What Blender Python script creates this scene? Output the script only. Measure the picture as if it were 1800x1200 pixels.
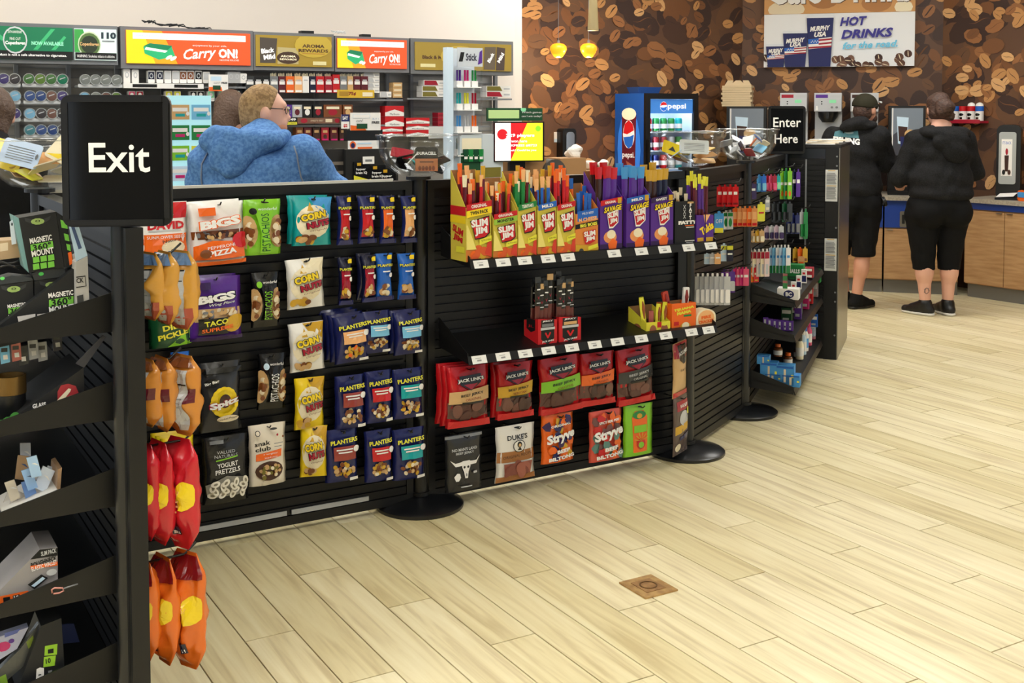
import bpy, bmesh, math, random
import numpy as np
from mathutils import Vector, Matrix, noise
from mathutils.geometry import tessellate_polygon

random.seed(7)
for o in list(bpy.data.objects): bpy.data.objects.remove(o)
scn = bpy.context.scene
COL = scn.collection

# ------------------------------------------------------------------ camera
FPX = 2050.0; PITCH = math.radians(3.0); CAMH = 1.62
CYP = 193 + FPX * math.tan(PITCH)
cam_d = bpy.data.cameras.new('camera'); cam = bpy.data.objects.new('camera', cam_d)
COL.objects.link(cam); scn.camera = cam
cam.location = (0, 0, CAMH); cam.rotation_euler = (math.radians(90) - PITCH, 0, 0)
cam_d.sensor_width = 36; cam_d.lens = FPX / 1800 * 36
cam_d.shift_y = -(600 - CYP) / 1800
cam_d.clip_start = .05; cam_d.clip_end = 100

# ------------------------------------------------------------------ world, exposure
scn.view_settings.view_transform = 'Standard'; scn.view_settings.look = 'None'
scn.view_settings.gamma = 1; scn.view_settings.use_curve_mapping = False
scn.view_settings.exposure = 0.0
w = bpy.data.worlds.new('daylight'); scn.world = w; w.use_nodes = True
w.node_tree.nodes['Background'].inputs[0].default_value = (.82, .91, 1, 1)
w.node_tree.nodes['Background'].inputs[1].default_value = .75
LAMP = 18.3          # strength of the ceiling light panels

# ------------------------------------------------------------------ pixel helpers
def ray(px, py):
    x = (px - 900) / FPX; v = -(py - CYP) / FPX
    return Vector((x, math.cos(PITCH) + v * math.sin(PITCH), -math.sin(PITCH) + v * math.cos(PITCH)))
CAM = Vector((0, 0, CAMH))
def on_floor(px, py, z=0.0):
    d = ray(px, py); return CAM + d * ((z - CAMH) / d.z)
def at_depth(px, py, Y):
    d = ray(px, py); return CAM + d * (Y / d.y)
def on_plane(px, py, P, n):
    d = ray(px, py); t = (Vector(P) - CAM).dot(n) / d.dot(n); return CAM + d * t

# ------------------------------------------------------------------ materials
def lin(c):
    c = c / 255.0
    return c / 12.92 if c <= .04045 else ((c + .055) / 1.055) ** 2.4
PAL = dict(white=(238,236,232), black=(14,14,15), red=(196,24,32), dkred=(120,14,22), crim=(160,20,44), yellow=(240,208,30),
  gold=(206,160,40), orange=(236,104,28), navy=(26,34,92), dnavy=(18,22,52), blue=(32,98,190), ltblue=(120,190,228), teal=(16,158,160),
  green=(30,128,60), dkgreen=(18,70,40), lime=(128,196,40), purple=(84,40,140), dpurp=(50,24,80), brown=(120,66,30), dkbrown=(58,30,22),
  tan=(206,166,112), beige=(226,210,178), cream=(240,228,196), grey=(120,122,124), dkgrey=(52,54,56), ltgrey=(190,192,194),
  pink=(220,80,120), magenta=(196,28,110), silver=(176,178,180), maroon=(92,20,34), skin=(214,160,132), lemon=(226,220,60), peach=(240,180,120),
  sky=(70,150,215), choc=(70,38,26), olive=(120,110,40), paleb=(198,222,240), mint=(140,222,170))
MATS = {}
def mat(name, rgb=None, rough=.5, metal=0, emis=0, spec=.5, alpha=None, coat=0):
    if name in MATS: return MATS[name]
    m = bpy.data.materials.new(name); m.use_nodes = True; MATS[name] = m
    b = m.node_tree.nodes['Principled BSDF']
    c = tuple(lin(x) for x in rgb) + (1,)
    b.inputs['Base Color'].default_value = c; b.inputs['Roughness'].default_value = rough
    b.inputs['Metallic'].default_value = metal; b.inputs['Specular IOR Level'].default_value = spec
    b.inputs['Coat Weight'].default_value = coat
    if emis: b.inputs['Emission Color'].default_value = c; b.inputs['Emission Strength'].default_value = emis
    return m
def cm(c, kind='film'):
    """printed colour: film (glossy packaging), card (matt board), lit (backlit sign)"""
    if not isinstance(c, (str, tuple)): return c
    rgb = PAL[c] if isinstance(c, str) else c
    key = 'print_%s_%s' % (kind, c if isinstance(c, str) else '%d_%d_%d' % rgb)
    if kind == 'film':
        new = key not in MATS; m = mat(key, rgb, .23, spec=.55)
        return add_bump(m, 34, .35, .004, None, 2) if new else m
    if kind == 'card': return mat(key, rgb, .55, spec=.4)
    if kind == 'lit': return mat(key, rgb, .4, emis=.75)
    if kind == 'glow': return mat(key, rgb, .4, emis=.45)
    return mat(key, rgb, .7)
def nodes(m): return m.node_tree.nodes, m.node_tree.links
def add_bump(m, scale, strength, dist=.002, stretch=None, detail=3):
    N, L = nodes(m); b = N['Principled BSDF']
    tc = N.new('ShaderNodeTexCoord'); mp = N.new('ShaderNodeMapping'); nz = N.new('ShaderNodeTexNoise'); bp = N.new('ShaderNodeBump')
    if stretch: mp.inputs['Scale'].default_value = stretch
    nz.inputs['Scale'].default_value = scale; nz.inputs['Detail'].default_value = detail
    bp.inputs['Strength'].default_value = strength; bp.inputs['Distance'].default_value = dist
    L.new(tc.outputs['Object'], mp.inputs[0]); L.new(mp.outputs[0], nz.inputs[0]); L.new(nz.outputs[0], bp.inputs['Height']); L.new(bp.outputs[0], b.inputs['Normal'])
    return m
def mottled(m, c2, scale, stretch=None, lo=.4, hi=.6):
    """a second colour mixed in by noise (grain, heather, wear)"""
    N, L = nodes(m); b = N['Principled BSDF']; c1 = tuple(b.inputs['Base Color'].default_value)
    tc = N.new('ShaderNodeTexCoord'); mp = N.new('ShaderNodeMapping'); nz = N.new('ShaderNodeTexNoise'); cr = N.new('ShaderNodeValToRGB')
    if stretch: mp.inputs['Scale'].default_value = stretch
    nz.inputs['Scale'].default_value = scale; nz.inputs['Detail'].default_value = 5
    cr.color_ramp.elements[0].position = lo; cr.color_ramp.elements[0].color = c1
    cr.color_ramp.elements[1].position = hi; cr.color_ramp.elements[1].color = tuple(lin(x) for x in c2) + (1,)
    L.new(tc.outputs['Object'], mp.inputs[0]); L.new(mp.outputs[0], nz.inputs[0]); L.new(nz.outputs[0], cr.inputs[0]); L.new(cr.outputs[0], b.inputs['Base Color'])
    return m
def clear(name, tint=(.96,.97,.98), refl=.018, rough=.1):
    """clear acrylic / plastic film: see-through with a fresnel gloss"""
    if name in MATS: return MATS[name]
    m = bpy.data.materials.new(name); m.use_nodes = True; MATS[name] = m
    N, L = nodes(m); N.clear()
    out = N.new('ShaderNodeOutputMaterial'); mx = N.new('ShaderNodeMixShader'); tr = N.new('ShaderNodeBsdfTransparent'); gl = N.new('ShaderNodeBsdfGlossy')
    lw = N.new('ShaderNodeLayerWeight'); ad = N.new('ShaderNodeMath'); ad.operation = 'MULTIPLY_ADD'
    tr.inputs[0].default_value = tint + (1,); gl.inputs['Roughness'].default_value = rough; lw.inputs[0].default_value = .35
    ad.inputs[1].default_value = .08; ad.inputs[2].default_value = refl; ad.use_clamp = True
    L.new(lw.outputs['Facing'], ad.inputs[0]); L.new(ad.outputs[0], mx.inputs[0]); L.new(tr.outputs[0], mx.inputs[1]); L.new(gl.outputs[0], mx.inputs[2]); L.new(mx.outputs[0], out.inputs[0])
    return m
M_FIX = add_bump(mat('black_powder_coat', (17,17,18), .42, spec=.4), 220, .08, .001)
M_SLAT = mat('black_slat', (13,13,15), .42, spec=.35)
M_RUB = mat('black_plastic', (16,16,17), .35, spec=.5)
M_POLE = mat('black_pole', (18,19,22), .3, spec=.55)
M_HOOK = mat('black_wire', (12,12,13), .3, spec=.6)
M_TAG = mat('white_price_tag', (236,236,234), .5)
M_TAGP = mat('tag_print', (150,150,150), .6)
M_CLEAR = clear('clear_acrylic')
M_FILM = clear('clear_film', (.93,.93,.93), .16, .12)
M_STEEL = add_bump(mat('brushed_steel', (150,146,138), .32, metal=1), 40, .1, .001, (1,1,30))
M_GREYM = mat('grey_metal_rack', (128,130,134), .45, metal=.2)

# ------------------------------------------------------------------ mesh builder
class MB:
    def __init__(s): s.v = []; s.f = []; s.mi = []; s.mats = []
    def M(s, m):
        if m not in s.mats: s.mats.append(m)
        return s.mats.index(m)
    def add(s, verts, faces, m, X=None):
        o = len(s.v); k = s.M(m)
        s.v += [tuple(X @ Vector(p)) for p in verts] if X is not None else [tuple(p) for p in verts]
        s.f += [tuple(i + o for i in f) for f in faces]; s.mi += [k] * len(faces); return s
    def box(s, a, b, m, X=None):
        (x0,y0,z0),(x1,y1,z1) = a, b
        return s.add([(x0,y0,z0),(x1,y0,z0),(x1,y1,z0),(x0,y1,z0),(x0,y0,z1),(x1,y0,z1),(x1,y1,z1),(x0,y1,z1)],
            [(0,3,2,1),(4,5,6,7),(0,1,5,4),(1,2,6,5),(2,3,7,6),(3,0,4,7)], m, X)
    def rbox(s, a, b, r, m, X=None):
        """box with its four vertical-in-view (xz) corners rounded; extruded in y"""
        (x0,y0,z0),(x1,y1,z1) = a, b; pts = []
        for cx, cz, a0 in ((x1-r,z1-r,0),(x0+r,z1-r,90),(x0+r,z0+r,180),(x1-r,z0+r,270)):
            for k in range(5):
                t = math.radians(a0 + k * 22.5); pts.append((cx + r*math.cos(t), cz + r*math.sin(t)))
        return s.prism(pts, y0, y1, m, X)
    def prism(s, pts, y0, y1, m, X=None):
        """polygon in the xz plane extruded along y"""
        n = len(pts); v = [(x, y0, z) for x, z in pts] + [(x, y1, z) for x, z in pts]
        f = [tuple(range(n)), tuple(range(2*n-1, n-1, -1))] + [(i, i+n, (i+1) % n + n, (i+1) % n) for i in range(n)]
        return s.add(v, f, m, X)
    def tube(s, pts, r, m, n=8, X=None, caps=True):
        pts = [Vector(p) for p in pts]; rs = r if isinstance(r, (list, tuple)) else [r] * len(pts); v = []; f = []
        for i, p in enumerate(pts):
            d = (pts[min(i+1, len(pts)-1)] - pts[max(i-1, 0)]).normalized()
            a = d.orthogonal().normalized() if i == 0 else (a - d * a.dot(d)).normalized()
            b = d.cross(a)
            for k in range(n):
                t = 2*math.pi*k/n; v.append(p + (a*math.cos(t) + b*math.sin(t)) * rs[i])
        for i in range(len(pts)-1):
            for k in range(n): f.append((i*n+k, i*n+(k+1) % n, (i+1)*n+(k+1) % n, (i+1)*n+k))
        if caps: f += [tuple(range(n-1, -1, -1)), tuple(range((len(pts)-1)*n, len(pts)*n))]
        return s.add(v, f, m, X)
    def lathe(s, prof, m, n=24, X=None):
        v = []; f = []
        for r, z in prof:
            for k in range(n): t = 2*math.pi*k/n; v.append((r*math.cos(t), r*math.sin(t), z))
        for i in range(len(prof)-1):
            for k in range(n): f.append((i*n+k, i*n+(k+1) % n, (i+1)*n+(k+1) % n, (i+1)*n+k))
        ring = prof[0] == prof[-1]
        if prof[0][0] > 1e-5 and not ring: f.append(tuple(range(n-1, -1, -1)))
        if prof[-1][0] > 1e-5 and not ring: f.append(tuple(range((len(prof)-1)*n, len(prof)*n)))
        return s.add(v, f, m, X)
    def mesh(s, name, smooth=False):
        me = bpy.data.meshes.new(name); me.from_pydata(s.v, [], s.f)
        for m in s.mats: me.materials.append(m)
        me.polygons.foreach_set('material_index', s.mi)
        if smooth: me.polygons.foreach_set('use_smooth', [True] * len(s.f))
        me.update(); return me
    def build(s, name, parent=None, smooth=False, X=None, angle=None):
        me = s.mesh(name, smooth or angle is not None)
        if angle is not None: me.set_sharp_from_angle(angle=math.radians(angle))
        return link(name, me, parent, X)
def link(name, me, parent=None, X=None):
    o = bpy.data.objects.new(name, me); COL.objects.link(o)
    if parent is not None: o.parent = parent
    if X is not None: o.matrix_local = X
    return o
LABELS = {}
def tag(o, label, cat, group=None, kind=None):
    n = len(label.split())
    if not 4 <= n <= 16: print('LABELLEN', n, label)
    o['label'] = label; o['category'] = cat
    if group: o['group'] = group
    if kind: o['kind'] = kind
    k = LABELS.setdefault(label, []); k.append(group)
    if len(k) > 1 and (None in k or len(set(k)) > 1): print('DUPLABEL', label)
    return o
def thing(name, label, cat, X, group=None):
    o = bpy.data.objects.new(name, None); COL.objects.link(o); o.empty_display_size = .05; o.matrix_world = X
    return tag(o, label, cat, group)
def struct(o): o['kind'] = 'structure'; return o
def FR(p, th=0, z=None):
    """frame at p turned by th about z; x to the right along it, y away from its viewer"""
    p = Vector(p); 
    if len(p) == 2: p = Vector((p.x, p.y, z or 0))
    elif z is not None: p.z = z
    return Matrix.Translation(p) @ Matrix.Rotation(th, 4, 'Z')
RX = lambda d: Matrix.Rotation(math.radians(d), 4, 'X')
RY = lambda d: Matrix.Rotation(math.radians(d), 4, 'Y')
RZ = lambda d: Matrix.Rotation(math.radians(d), 4, 'Z')
TR = lambda x, y, z: Matrix.Translation((x, y, z))
SC = lambda x, y, z: Matrix.Diagonal((x, y, z, 1))

# ------------------------------------------------------------------ printed designs
TXT = {}
def text_mesh(s, bold=0.0, shear=0.0):
    k = (s, bold, shear)
    if k in TXT: return TXT[k]
    cu = bpy.data.curves.new('lettering', 'FONT'); cu.body = s; cu.resolution_u = 2; cu.offset = bold; cu.shear = shear; cu.space_line = .85
    cu.align_x = 'CENTER'
    ob = bpy.data.objects.new('lettering', cu)
    me = bpy.data.meshes.new_from_object(ob)
    V = np.zeros(len(me.vertices) * 3); me.vertices.foreach_get('co', V); V = V.reshape(-1, 3)[:, :2]
    F = [tuple(p.vertices) for p in me.polygons]
    lo, hi = V.min(0), V.max(0); V = (V - (lo + hi) / 2) / (hi[1] - lo[1])
    bpy.data.objects.remove(ob); bpy.data.curves.remove(cu); bpy.data.meshes.remove(me)
    TXT[k] = (V, F, (hi[0] - lo[0]) / (hi[1] - lo[1])); return TXT[k]
def R(u0, v0, u1, v1, c): return ('R', u0, v0, u1, v1, c)
def E(cu, cv, ru, rv, c, rot=0): return ('E', cu, cv, ru, rv, c, rot)
def P(pts, c): return ('P', pts, c)
def T(s, cu, cv, th, c, fw=None, rot=0, b=.0, sh=0): return ('T', s, cu, cv, th, c, fw, rot, b, sh)
def design(name, ops, mapf, w, h, parent, kind='film', eps=.0007, grid=8):
    """u in -1..1 across, v in 0..1 up; mapf(u, v, lift) -> point on the printed surface"""
    mb = MB()
    for ly, op in enumerate(ops):
        e = eps * (ly + 1) if eps else 0
        if op[0] == 'R':
            _, u0, v0, u1, v1, c = op
            nu = max(1, int(grid * abs(u1-u0) / 2 + .5)); nv = max(1, int(grid * 1.3 * abs(v1-v0) + .5))
            vs = [mapf(u0 + (u1-u0)*i/nu, v0 + (v1-v0)*j/nv, e) for j in range(nv+1) for i in range(nu+1)]
            fs = [(j*(nu+1)+i, j*(nu+1)+i+1, (j+1)*(nu+1)+i+1, (j+1)*(nu+1)+i) for j in range(nv) for i in range(nu)]
        elif op[0] == 'E':
            _, cu, cv, ru, rv, c, rot = op; n = 16 if ru > .12 or grid > 6 else 10; nr = 3 if grid > 1 else 1; a = math.radians(rot)
            vs = [mapf(cu, cv, e)]; fs = []
            for q in range(1, nr+1):
                for k in range(n):
                    t = 2*math.pi*k/n; x = ru*w/2*math.cos(t)*q/nr; y = rv*h*math.sin(t)*q/nr
                    x, y = x*math.cos(a) - y*math.sin(a), x*math.sin(a) + y*math.cos(a)
                    vs.append(mapf(cu + x/(w/2), cv + y/h, e))
            for k in range(n): fs.append((0, 1+k, 1+(k+1) % n))
            for q in range(nr-1):
                for k in range(n): fs.append((1+q*n+k, 1+(q+1)*n+k, 1+(q+1)*n+(k+1) % n, 1+q*n+(k+1) % n))
        elif op[0] == 'P':
            _, pts, c = op; area = sum(pts[i][0]*pts[(i+1) % len(pts)][1] - pts[(i+1) % len(pts)][0]*pts[i][1] for i in range(len(pts)))
            if area < 0: pts = pts[::-1]
            bm = bmesh.new(); vv = [bm.verts.new((p[0], p[1], 0)) for p in pts]; bm.faces.new(vv); bmesh.ops.triangulate(bm, faces=bm.faces)
            if grid > 1:
                for _q in range(2):
                    lg = [ed for ed in bm.edges if (ed.verts[0].co - ed.verts[1].co).length > .3]
                    if lg: bmesh.ops.subdivide_edges(bm, edges=lg, cuts=1); bmesh.ops.triangulate(bm, faces=bm.faces)
            bm.verts.index_update(); vs = [mapf(v.co.x, v.co.y, e) for v in bm.verts]; fs = [tuple(v.index for v in f.verts) for f in bm.faces]; bm.free()
        else:
            _, s, cu, cv, th, c, fw, rot, b, sh = op
            V, fs, asp = text_mesh(s, b, sh); H = th * h; sx = H if fw is None else fw * w / asp; a = math.radians(rot)
            vs = []
            for x, y in V:
                X_, Y_ = x*sx, y*H; X_, Y_ = X_*math.cos(a) - Y_*math.sin(a), X_*math.sin(a) + Y_*math.cos(a)
                vs.append(mapf(cu + X_/(w/2), cv + Y_/h, e))
        mb.add(vs, fs, cm(c, kind))
    return mb.build(name, parent)
def flat(w, h, y=0.0, x=0.0, z=0.0):
    """front face of a board: centre bottom at x, z; print faces -y"""
    return lambda u, v, e: Vector((x + max(-1, min(1, u))*w/2, y - e, z + max(0, min(1, v))*h))
def side(d, h, x, y=0.0, z=0.0):
    """left face (-x) of a box: u runs back to front"""
    return lambda u, v, e: Vector((x - e, y - u*d/2, z + v*h))

# ------------------------------------------------------------------ bags
def bag_shape(w, h, d, style, seed):
    rnd = random.Random(seed); ph = rnd.random()*10
    def hw(v):
        k = {'pillow': 1 - .07*math.sin(math.pi*v), 'pouch': 1 - .03*math.sin(math.pi*v), 'waist': 1 - .2*math.sin(math.pi*v)**1.5, 'chip': (1 - .1*math.sin(math.pi*v)) * min(1, .42 + v*3.2) * min(1, .55 + (1-v)*3)}[style]
        return w/2 * k * (1 + .018*math.sin(v*17 + ph))
    def dep(u, v):
        u = max(-1, min(1, u)); v = max(0, min(1, v)); e = max(0, 1 - u*u) ** .55
        if style == 'pouch': p = min(1, (v + .03) * 9) ** .5 * max(0, 1 - v) ** .45
        else: p = max(0, math.sin(math.pi * min(1, max(0, (v - .04) / .92)))) ** .6
        n = noise.noise(Vector((u*2.2 + seed*3.1, v*4.1, seed))) * .30 + noise.noise(Vector((u*5 + seed, v*8 + 3, seed*.7))) * .16
        if style == 'chip': n = n*2.1 + .35*noise.noise(Vector((u*3, v*11 + seed, 2.2)))
        return d * e * p * max(.25, 1 + n) + .0012
    return hw, dep
def bag_mesh(w, h, d, style, seed, m, nu=10, nv=14):
    hw, dep = bag_shape(w, h, d, style, seed); mb = MB(); vs = []; fs = []
    for sgn in (-1, 1):
        for j in range(nv+1):
            for i in range(nu+1):
                u = -1 + 2*i/nu; v = j/nv; y = 0 if abs(u) == 1 else dep(u, v) * (sgn if sgn < 0 else .8)
                vs.append((u*hw(v), y, v*h))
    o = (nu+1)*(nv+1)
    for j in range(nv):
        for i in range(nu):
            a, b, c, e = j*(nu+1)+i, j*(nu+1)+i+1, (j+1)*(nu+1)+i+1, (j+1)*(nu+1)+i
            fs.append((a, b, c, e)); fs.append((e+o, c+o, b+o, a+o))
    mb.add(vs, fs, m)
    me = mb.mesh('bag', True); bm = bmesh.new(); bm.from_mesh(me); bmesh.ops.remove_doubles(bm, verts=bm.verts, dist=1e-5); bm.to_mesh(me); bm.free()
    return me, hw, dep
def bag(name, label, cat, X, w, h, d, base, ops, style='pillow', group=None, seed=None, kind='film'):
    seed = seed if seed is not None else (hash_s(label) % 97) * .37
    NU, NV = (20, 28) if style == 'chip' else (10, 14)
    me, hw, dep = bag_mesh(w, h, d, style, seed, cm(base, kind), NU, NV); o = link(name, me); o.matrix_world = X; tag(o, label, cat, group)
    Yg = [[0 if i_ in (0, NU) else dep(-1 + 2*i_/NU, j_/NV) for i_ in range(NU+1)] for j_ in range(NV+1)]
    def surf(u, v, e):
        u = max(-.985, min(.985, u)); v = max(.004, min(.996, v)); a = (u+1)/2*NU; b = v*NV; i_, j_ = min(NU-1, int(a)), min(NV-1, int(b)); a -= i_; b -= j_
        y = (Yg[j_][i_]*(1-a) + Yg[j_][i_+1]*a)*(1-b) + (Yg[j_+1][i_]*(1-a) + Yg[j_+1][i_+1]*a)*b
        return Vector((u*hw(v), -y - e - (.003 if style == 'chip' else .0009), v*h))
    if ops: design('package_print', ops, surf, w, h, o, kind, grid=18 if style == 'chip' else 8)
    return o
def hash_s(s): return sum((i+1)*ord(c) for i, c in enumerate(s))
# ------------------------------------------------------------------ the setting: floor of wood-look planks
G = math.radians(30.5)
BV = Vector((math.cos(G), math.sin(G), 0)); AV = Vector((math.sin(G), -math.cos(G), 0))
ROW = .1585; B0 = 1.378; A0 = -3.81
def plank_material():
    m = mat('oak_look_tile', (226,204,164), .30, spec=.5); N, L = nodes(m); b = N['Principled BSDF']
    g = N.new('ShaderNodeNewGeometry'); ro = N.new('ShaderNodeVectorRotate'); ro.rotation_type = 'Z_AXIS'; ro.inputs['Angle'].default_value = -G
    L.new(g.outputs['Position'], ro.inputs['Vector']); sp = N.new('ShaderNodeSeparateXYZ'); L.new(ro.outputs[0], sp.inputs[0])   # x across rows, y = -a
    def mth(op, a, c, d=None):
        n = N.new('ShaderNodeMath'); n.operation = op
        for i, q in enumerate((a, c, d)):
            if q is None: continue
            if isinstance(q, (int, float)): n.inputs[i].default_value = q
            else: L.new(q, n.inputs[i])
        return n.outputs[0]
    k = mth('FLOOR', mth('DIVIDE', mth('SUBTRACT', sp.outputs[0], B0), ROW), 0)
    aa = mth('SUBTRACT', mth('MULTIPLY', sp.outputs[1], -1), mth('MULTIPLY_ADD', k, .4, A0))
    j = mth('FLOOR', mth('DIVIDE', aa, 1.2), 0)
    cx = N.new('ShaderNodeCombineXYZ'); L.new(k, cx.inputs[0]); L.new(j, cx.inputs[1])
    wn = N.new('ShaderNodeTexWhiteNoise'); wn.noise_dimensions = '3D'; L.new(cx.outputs[0], wn.inputs['Vector'])
    # grain: long along the plank, each plank shifted
    mp = N.new('ShaderNodeMapping'); mp.inputs['Scale'].default_value = (26, 1.5, 1); L.new(ro.outputs[0], mp.inputs[0])
    sh = N.new('ShaderNodeVectorMath'); sh.operation = 'MULTIPLY_ADD'; sh.inputs[1].default_value = (9, 9, 9); L.new(wn.outputs['Color'], sh.inputs[0]); L.new(mp.outputs[0], sh.inputs[2])
    nz = N.new('ShaderNodeTexNoise'); nz.inputs['Scale'].default_value = 1; nz.inputs['Detail'].default_value = 5; nz.inputs['Distortion'].default_value = .9; L.new(sh.outputs[0], nz.inputs[0])
    cr = N.new('ShaderNodeValToRGB'); e = cr.color_ramp.elements
    e[0].position = .3; e[0].color = (lin(204),lin(187),lin(142),1); e[1].position = .72; e[1].color = (lin(238),lin(228),lin(190),1)
    x = e.new(.5); x.color = (lin(228),lin(215),lin(171),1); L.new(nz.outputs[0], cr.inputs[0])
    hs = N.new('ShaderNodeHueSaturation'); L.new(cr.outputs[0], hs.inputs['Color']); L.new(mth('MULTIPLY_ADD', wn.outputs['Value'], .16, .92), hs.inputs['Value']); L.new(mth('MULTIPLY_ADD', wn.outputs['Value'], -.2, 1.05), hs.inputs['Saturation'])
    L.new(hs.outputs[0], b.inputs['Base Color'])
    bp = N.new('ShaderNodeBump'); bp.inputs['Strength'].default_value = .12; bp.inputs['Distance'].default_value = .002; L.new(nz.outputs[0], bp.inputs['Height']); L.new(bp.outputs[0], b.inputs['Normal'])
    b.inputs['Roughness'].default_value = .38
    return m
M_PLANK = plank_material()
fl = MB().box((-9,-5,-.08), (9,14,-.006), mat('brown_grout', (112,96,74), .8)).build('floor'); struct(fl)
pl_me = MB().box((.0025,-ROW+.0045,-.012), (1.2-.0025,0,0), M_PLANK).mesh('plank')
cand = []
for k in range(-60, 90):
    for j in range(-48, 24):
        b, a = B0 + ROW*k, A0 + .4*k + 1.2*j
        c = BV*(b+.08) + AV*(a+.6)
        if not (-8 < c.x < 8.4 and -3 < c.y < 13): continue
        vis = c.y > 1.9 and abs(c.x / c.y) < .52 and c.y < 10.6
        cand.append((0 if vis else 1, c.length, b, a))
cand.sort()
rest = MB(); n_obj = 0
for vis, dist, b, a in cand:
    X = Matrix.Translation(BV*b + AV*a) @ Matrix.Rotation(G - math.pi/2, 4, 'Z') @ Matrix.Translation((0, ROW, 0))
    if vis == 0 and n_obj < 300: link('plank', pl_me, fl, X); n_obj += 1
    else: rest.box((.0025,-ROW+.0045,-.012), (1.2-.0025,0,0), M_PLANK, X)
ro = rest.build('far_planks', fl); ro['kind'] = 'stuff'

# ------------------------------------------------------------------ walls
M_CREAM = add_bump(mat('cream_paint', (234,224,214), .7), 60, .05)
M_BEANBG = mat('brown_wallpaper', (92,62,42), .55)
def wall(name, a, b, h=3.4, m=M_CREAM, t=.1, z0=0):
    a = Vector(a); b = Vector(b); d = b - a; th = math.atan2(d.y, d.x)
    o = MB().box((0,0,z0), (d.length,t,h), m).build(name, X=FR(a, th)); struct(o); return o, d.length, th
GX = Vector((math.cos(G), math.sin(G)))
CW1 = Vector((.02, 9.08)); CW0 = CW1 - GX*4.5
wall('wall_back', CW0, CW1)
WA = Vector((2.228, 11.336)); MD = Vector((math.cos(math.radians(-17)), math.sin(math.radians(-17)))); WB = Vector((3.973, 10.80))
RD = Vector((math.cos(math.radians(-55)), math.sin(math.radians(-55)))); WC = WB + RD*4.2
WL = WA - GX*3.4
wall('wall_return', WL - GX*.02, CW1, m=M_CREAM)
BEANC = dict(d1=(62,43,36), d2=(74,50,38), m1=(120,78,46), m2=(150,100,60), t1=(190,138,84), t2=(214,166,112), g=(104,72,48))
for nm, a, b, seed in (('wall_cafe_left', WL, WA, 3), ('wall_cafe_middle', WA, WB, 5), ('wall_cafe_right', WB, WC, 9)):
    o, ln, th = wall(nm, a, b, m=M_BEANBG)
    rnd = random.Random(seed); ops = []; H0, H1 = .9, 2.95
    def bean(cu, cv, r, c, crack, rot):
        ru = r*1.45/(ln/2); rv = r*.92/(H1-H0); ops.append(E(cu, cv, ru, rv, c, rot))
        if crack:
            a_ = math.radians(rot); pts = []
            for sgn in (1, -1):
                for q in (range(-4, 5) if sgn > 0 else range(4, -5, -1)):
                    x = r*1.3*q/4; y = r*.16*math.sin(q*.75) + sgn*r*.055*(1 - abs(q)/4.4)
                    pts.append((cu + (x*math.cos(a_) - y*math.sin(a_))/(ln/2), cv + (x*math.sin(a_) + y*math.cos(a_))/(H1-H0)))
            ops.append(P(pts, crack))
    A_ = ln*(H1-H0)
    for i in range(int(A_*26)):   # big dark and mid shapes first
        bean(rnd.uniform(-1,1), rnd.uniform(0,1), rnd.uniform(.07,.12), BEANC[rnd.choice(['d1','d1','d2','g','m1'])], None, rnd.uniform(0,180))
    for i in range(int(A_*34)):
        bean(rnd.uniform(-.98,.98), rnd.uniform(0,1), rnd.uniform(.045,.085), BEANC[rnd.choice(['d1','d2','m2','m1','g','m1'])], BEANC[rnd.choice(['g','d1','m1'])], rnd.uniform(-60,60))
    for i in range(int(A_*20)):
        cu, cv, r, rot = rnd.uniform(-.98,.98), rnd.uniform(0,1), rnd.uniform(.03,.06), rnd.uniform(-60,60)
        bean(cu, cv, r, BEANC[rnd.choice(['t1','t2','t1','m2'])], BEANC['d1'], rot)
    design('bean_print', ops, flat(ln, H1-H0, 0, ln/2, H0), ln, H1-H0, o, 'card', eps=.000012, grid=1)

wall('wall_front_unseen', (9,-4.9), (-2.2,-4.9), m=mat('unseen_wall_grey', (120,116,112), .7))  # unseen wall added behind the camera to darken the glossy exit sign's reflection
# ceiling and its light panels
M_CEIL = mat('white_ceiling', (235,234,230), .8)
struct(MB().box((-9,-5,3.4), (9,14,3.5), M_CEIL).build('ceiling'))
M_LAMP = mat('lamp_diffuser', (255,253,248), .5, emis=LAMP)
n = 0
for ix, x in enumerate((-4.2, -1.6, .6, 3.0, 5.6)):
    for iy, y in enumerate((-1.2, 2.0, 6.1, 8.7)):
        if (y > 7 and x < -1) or (x > 5 and y < 8) or (x == 3.0 and y == 2.0): continue
        n += 1
        t = thing('ceiling_light', 'flat white ceiling light panel', 'ceiling light', FR((x, y), 0, 3.4), 'ceiling light panels')
        MB().box((-.62,-.32,-.02), (.62,.32,-.001), M_GREYM).build('frame', t)
        MB().box((-.6,-.3,-.028), (.6,.3,-.021), M_LAMP).build('diffuser', t)

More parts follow.
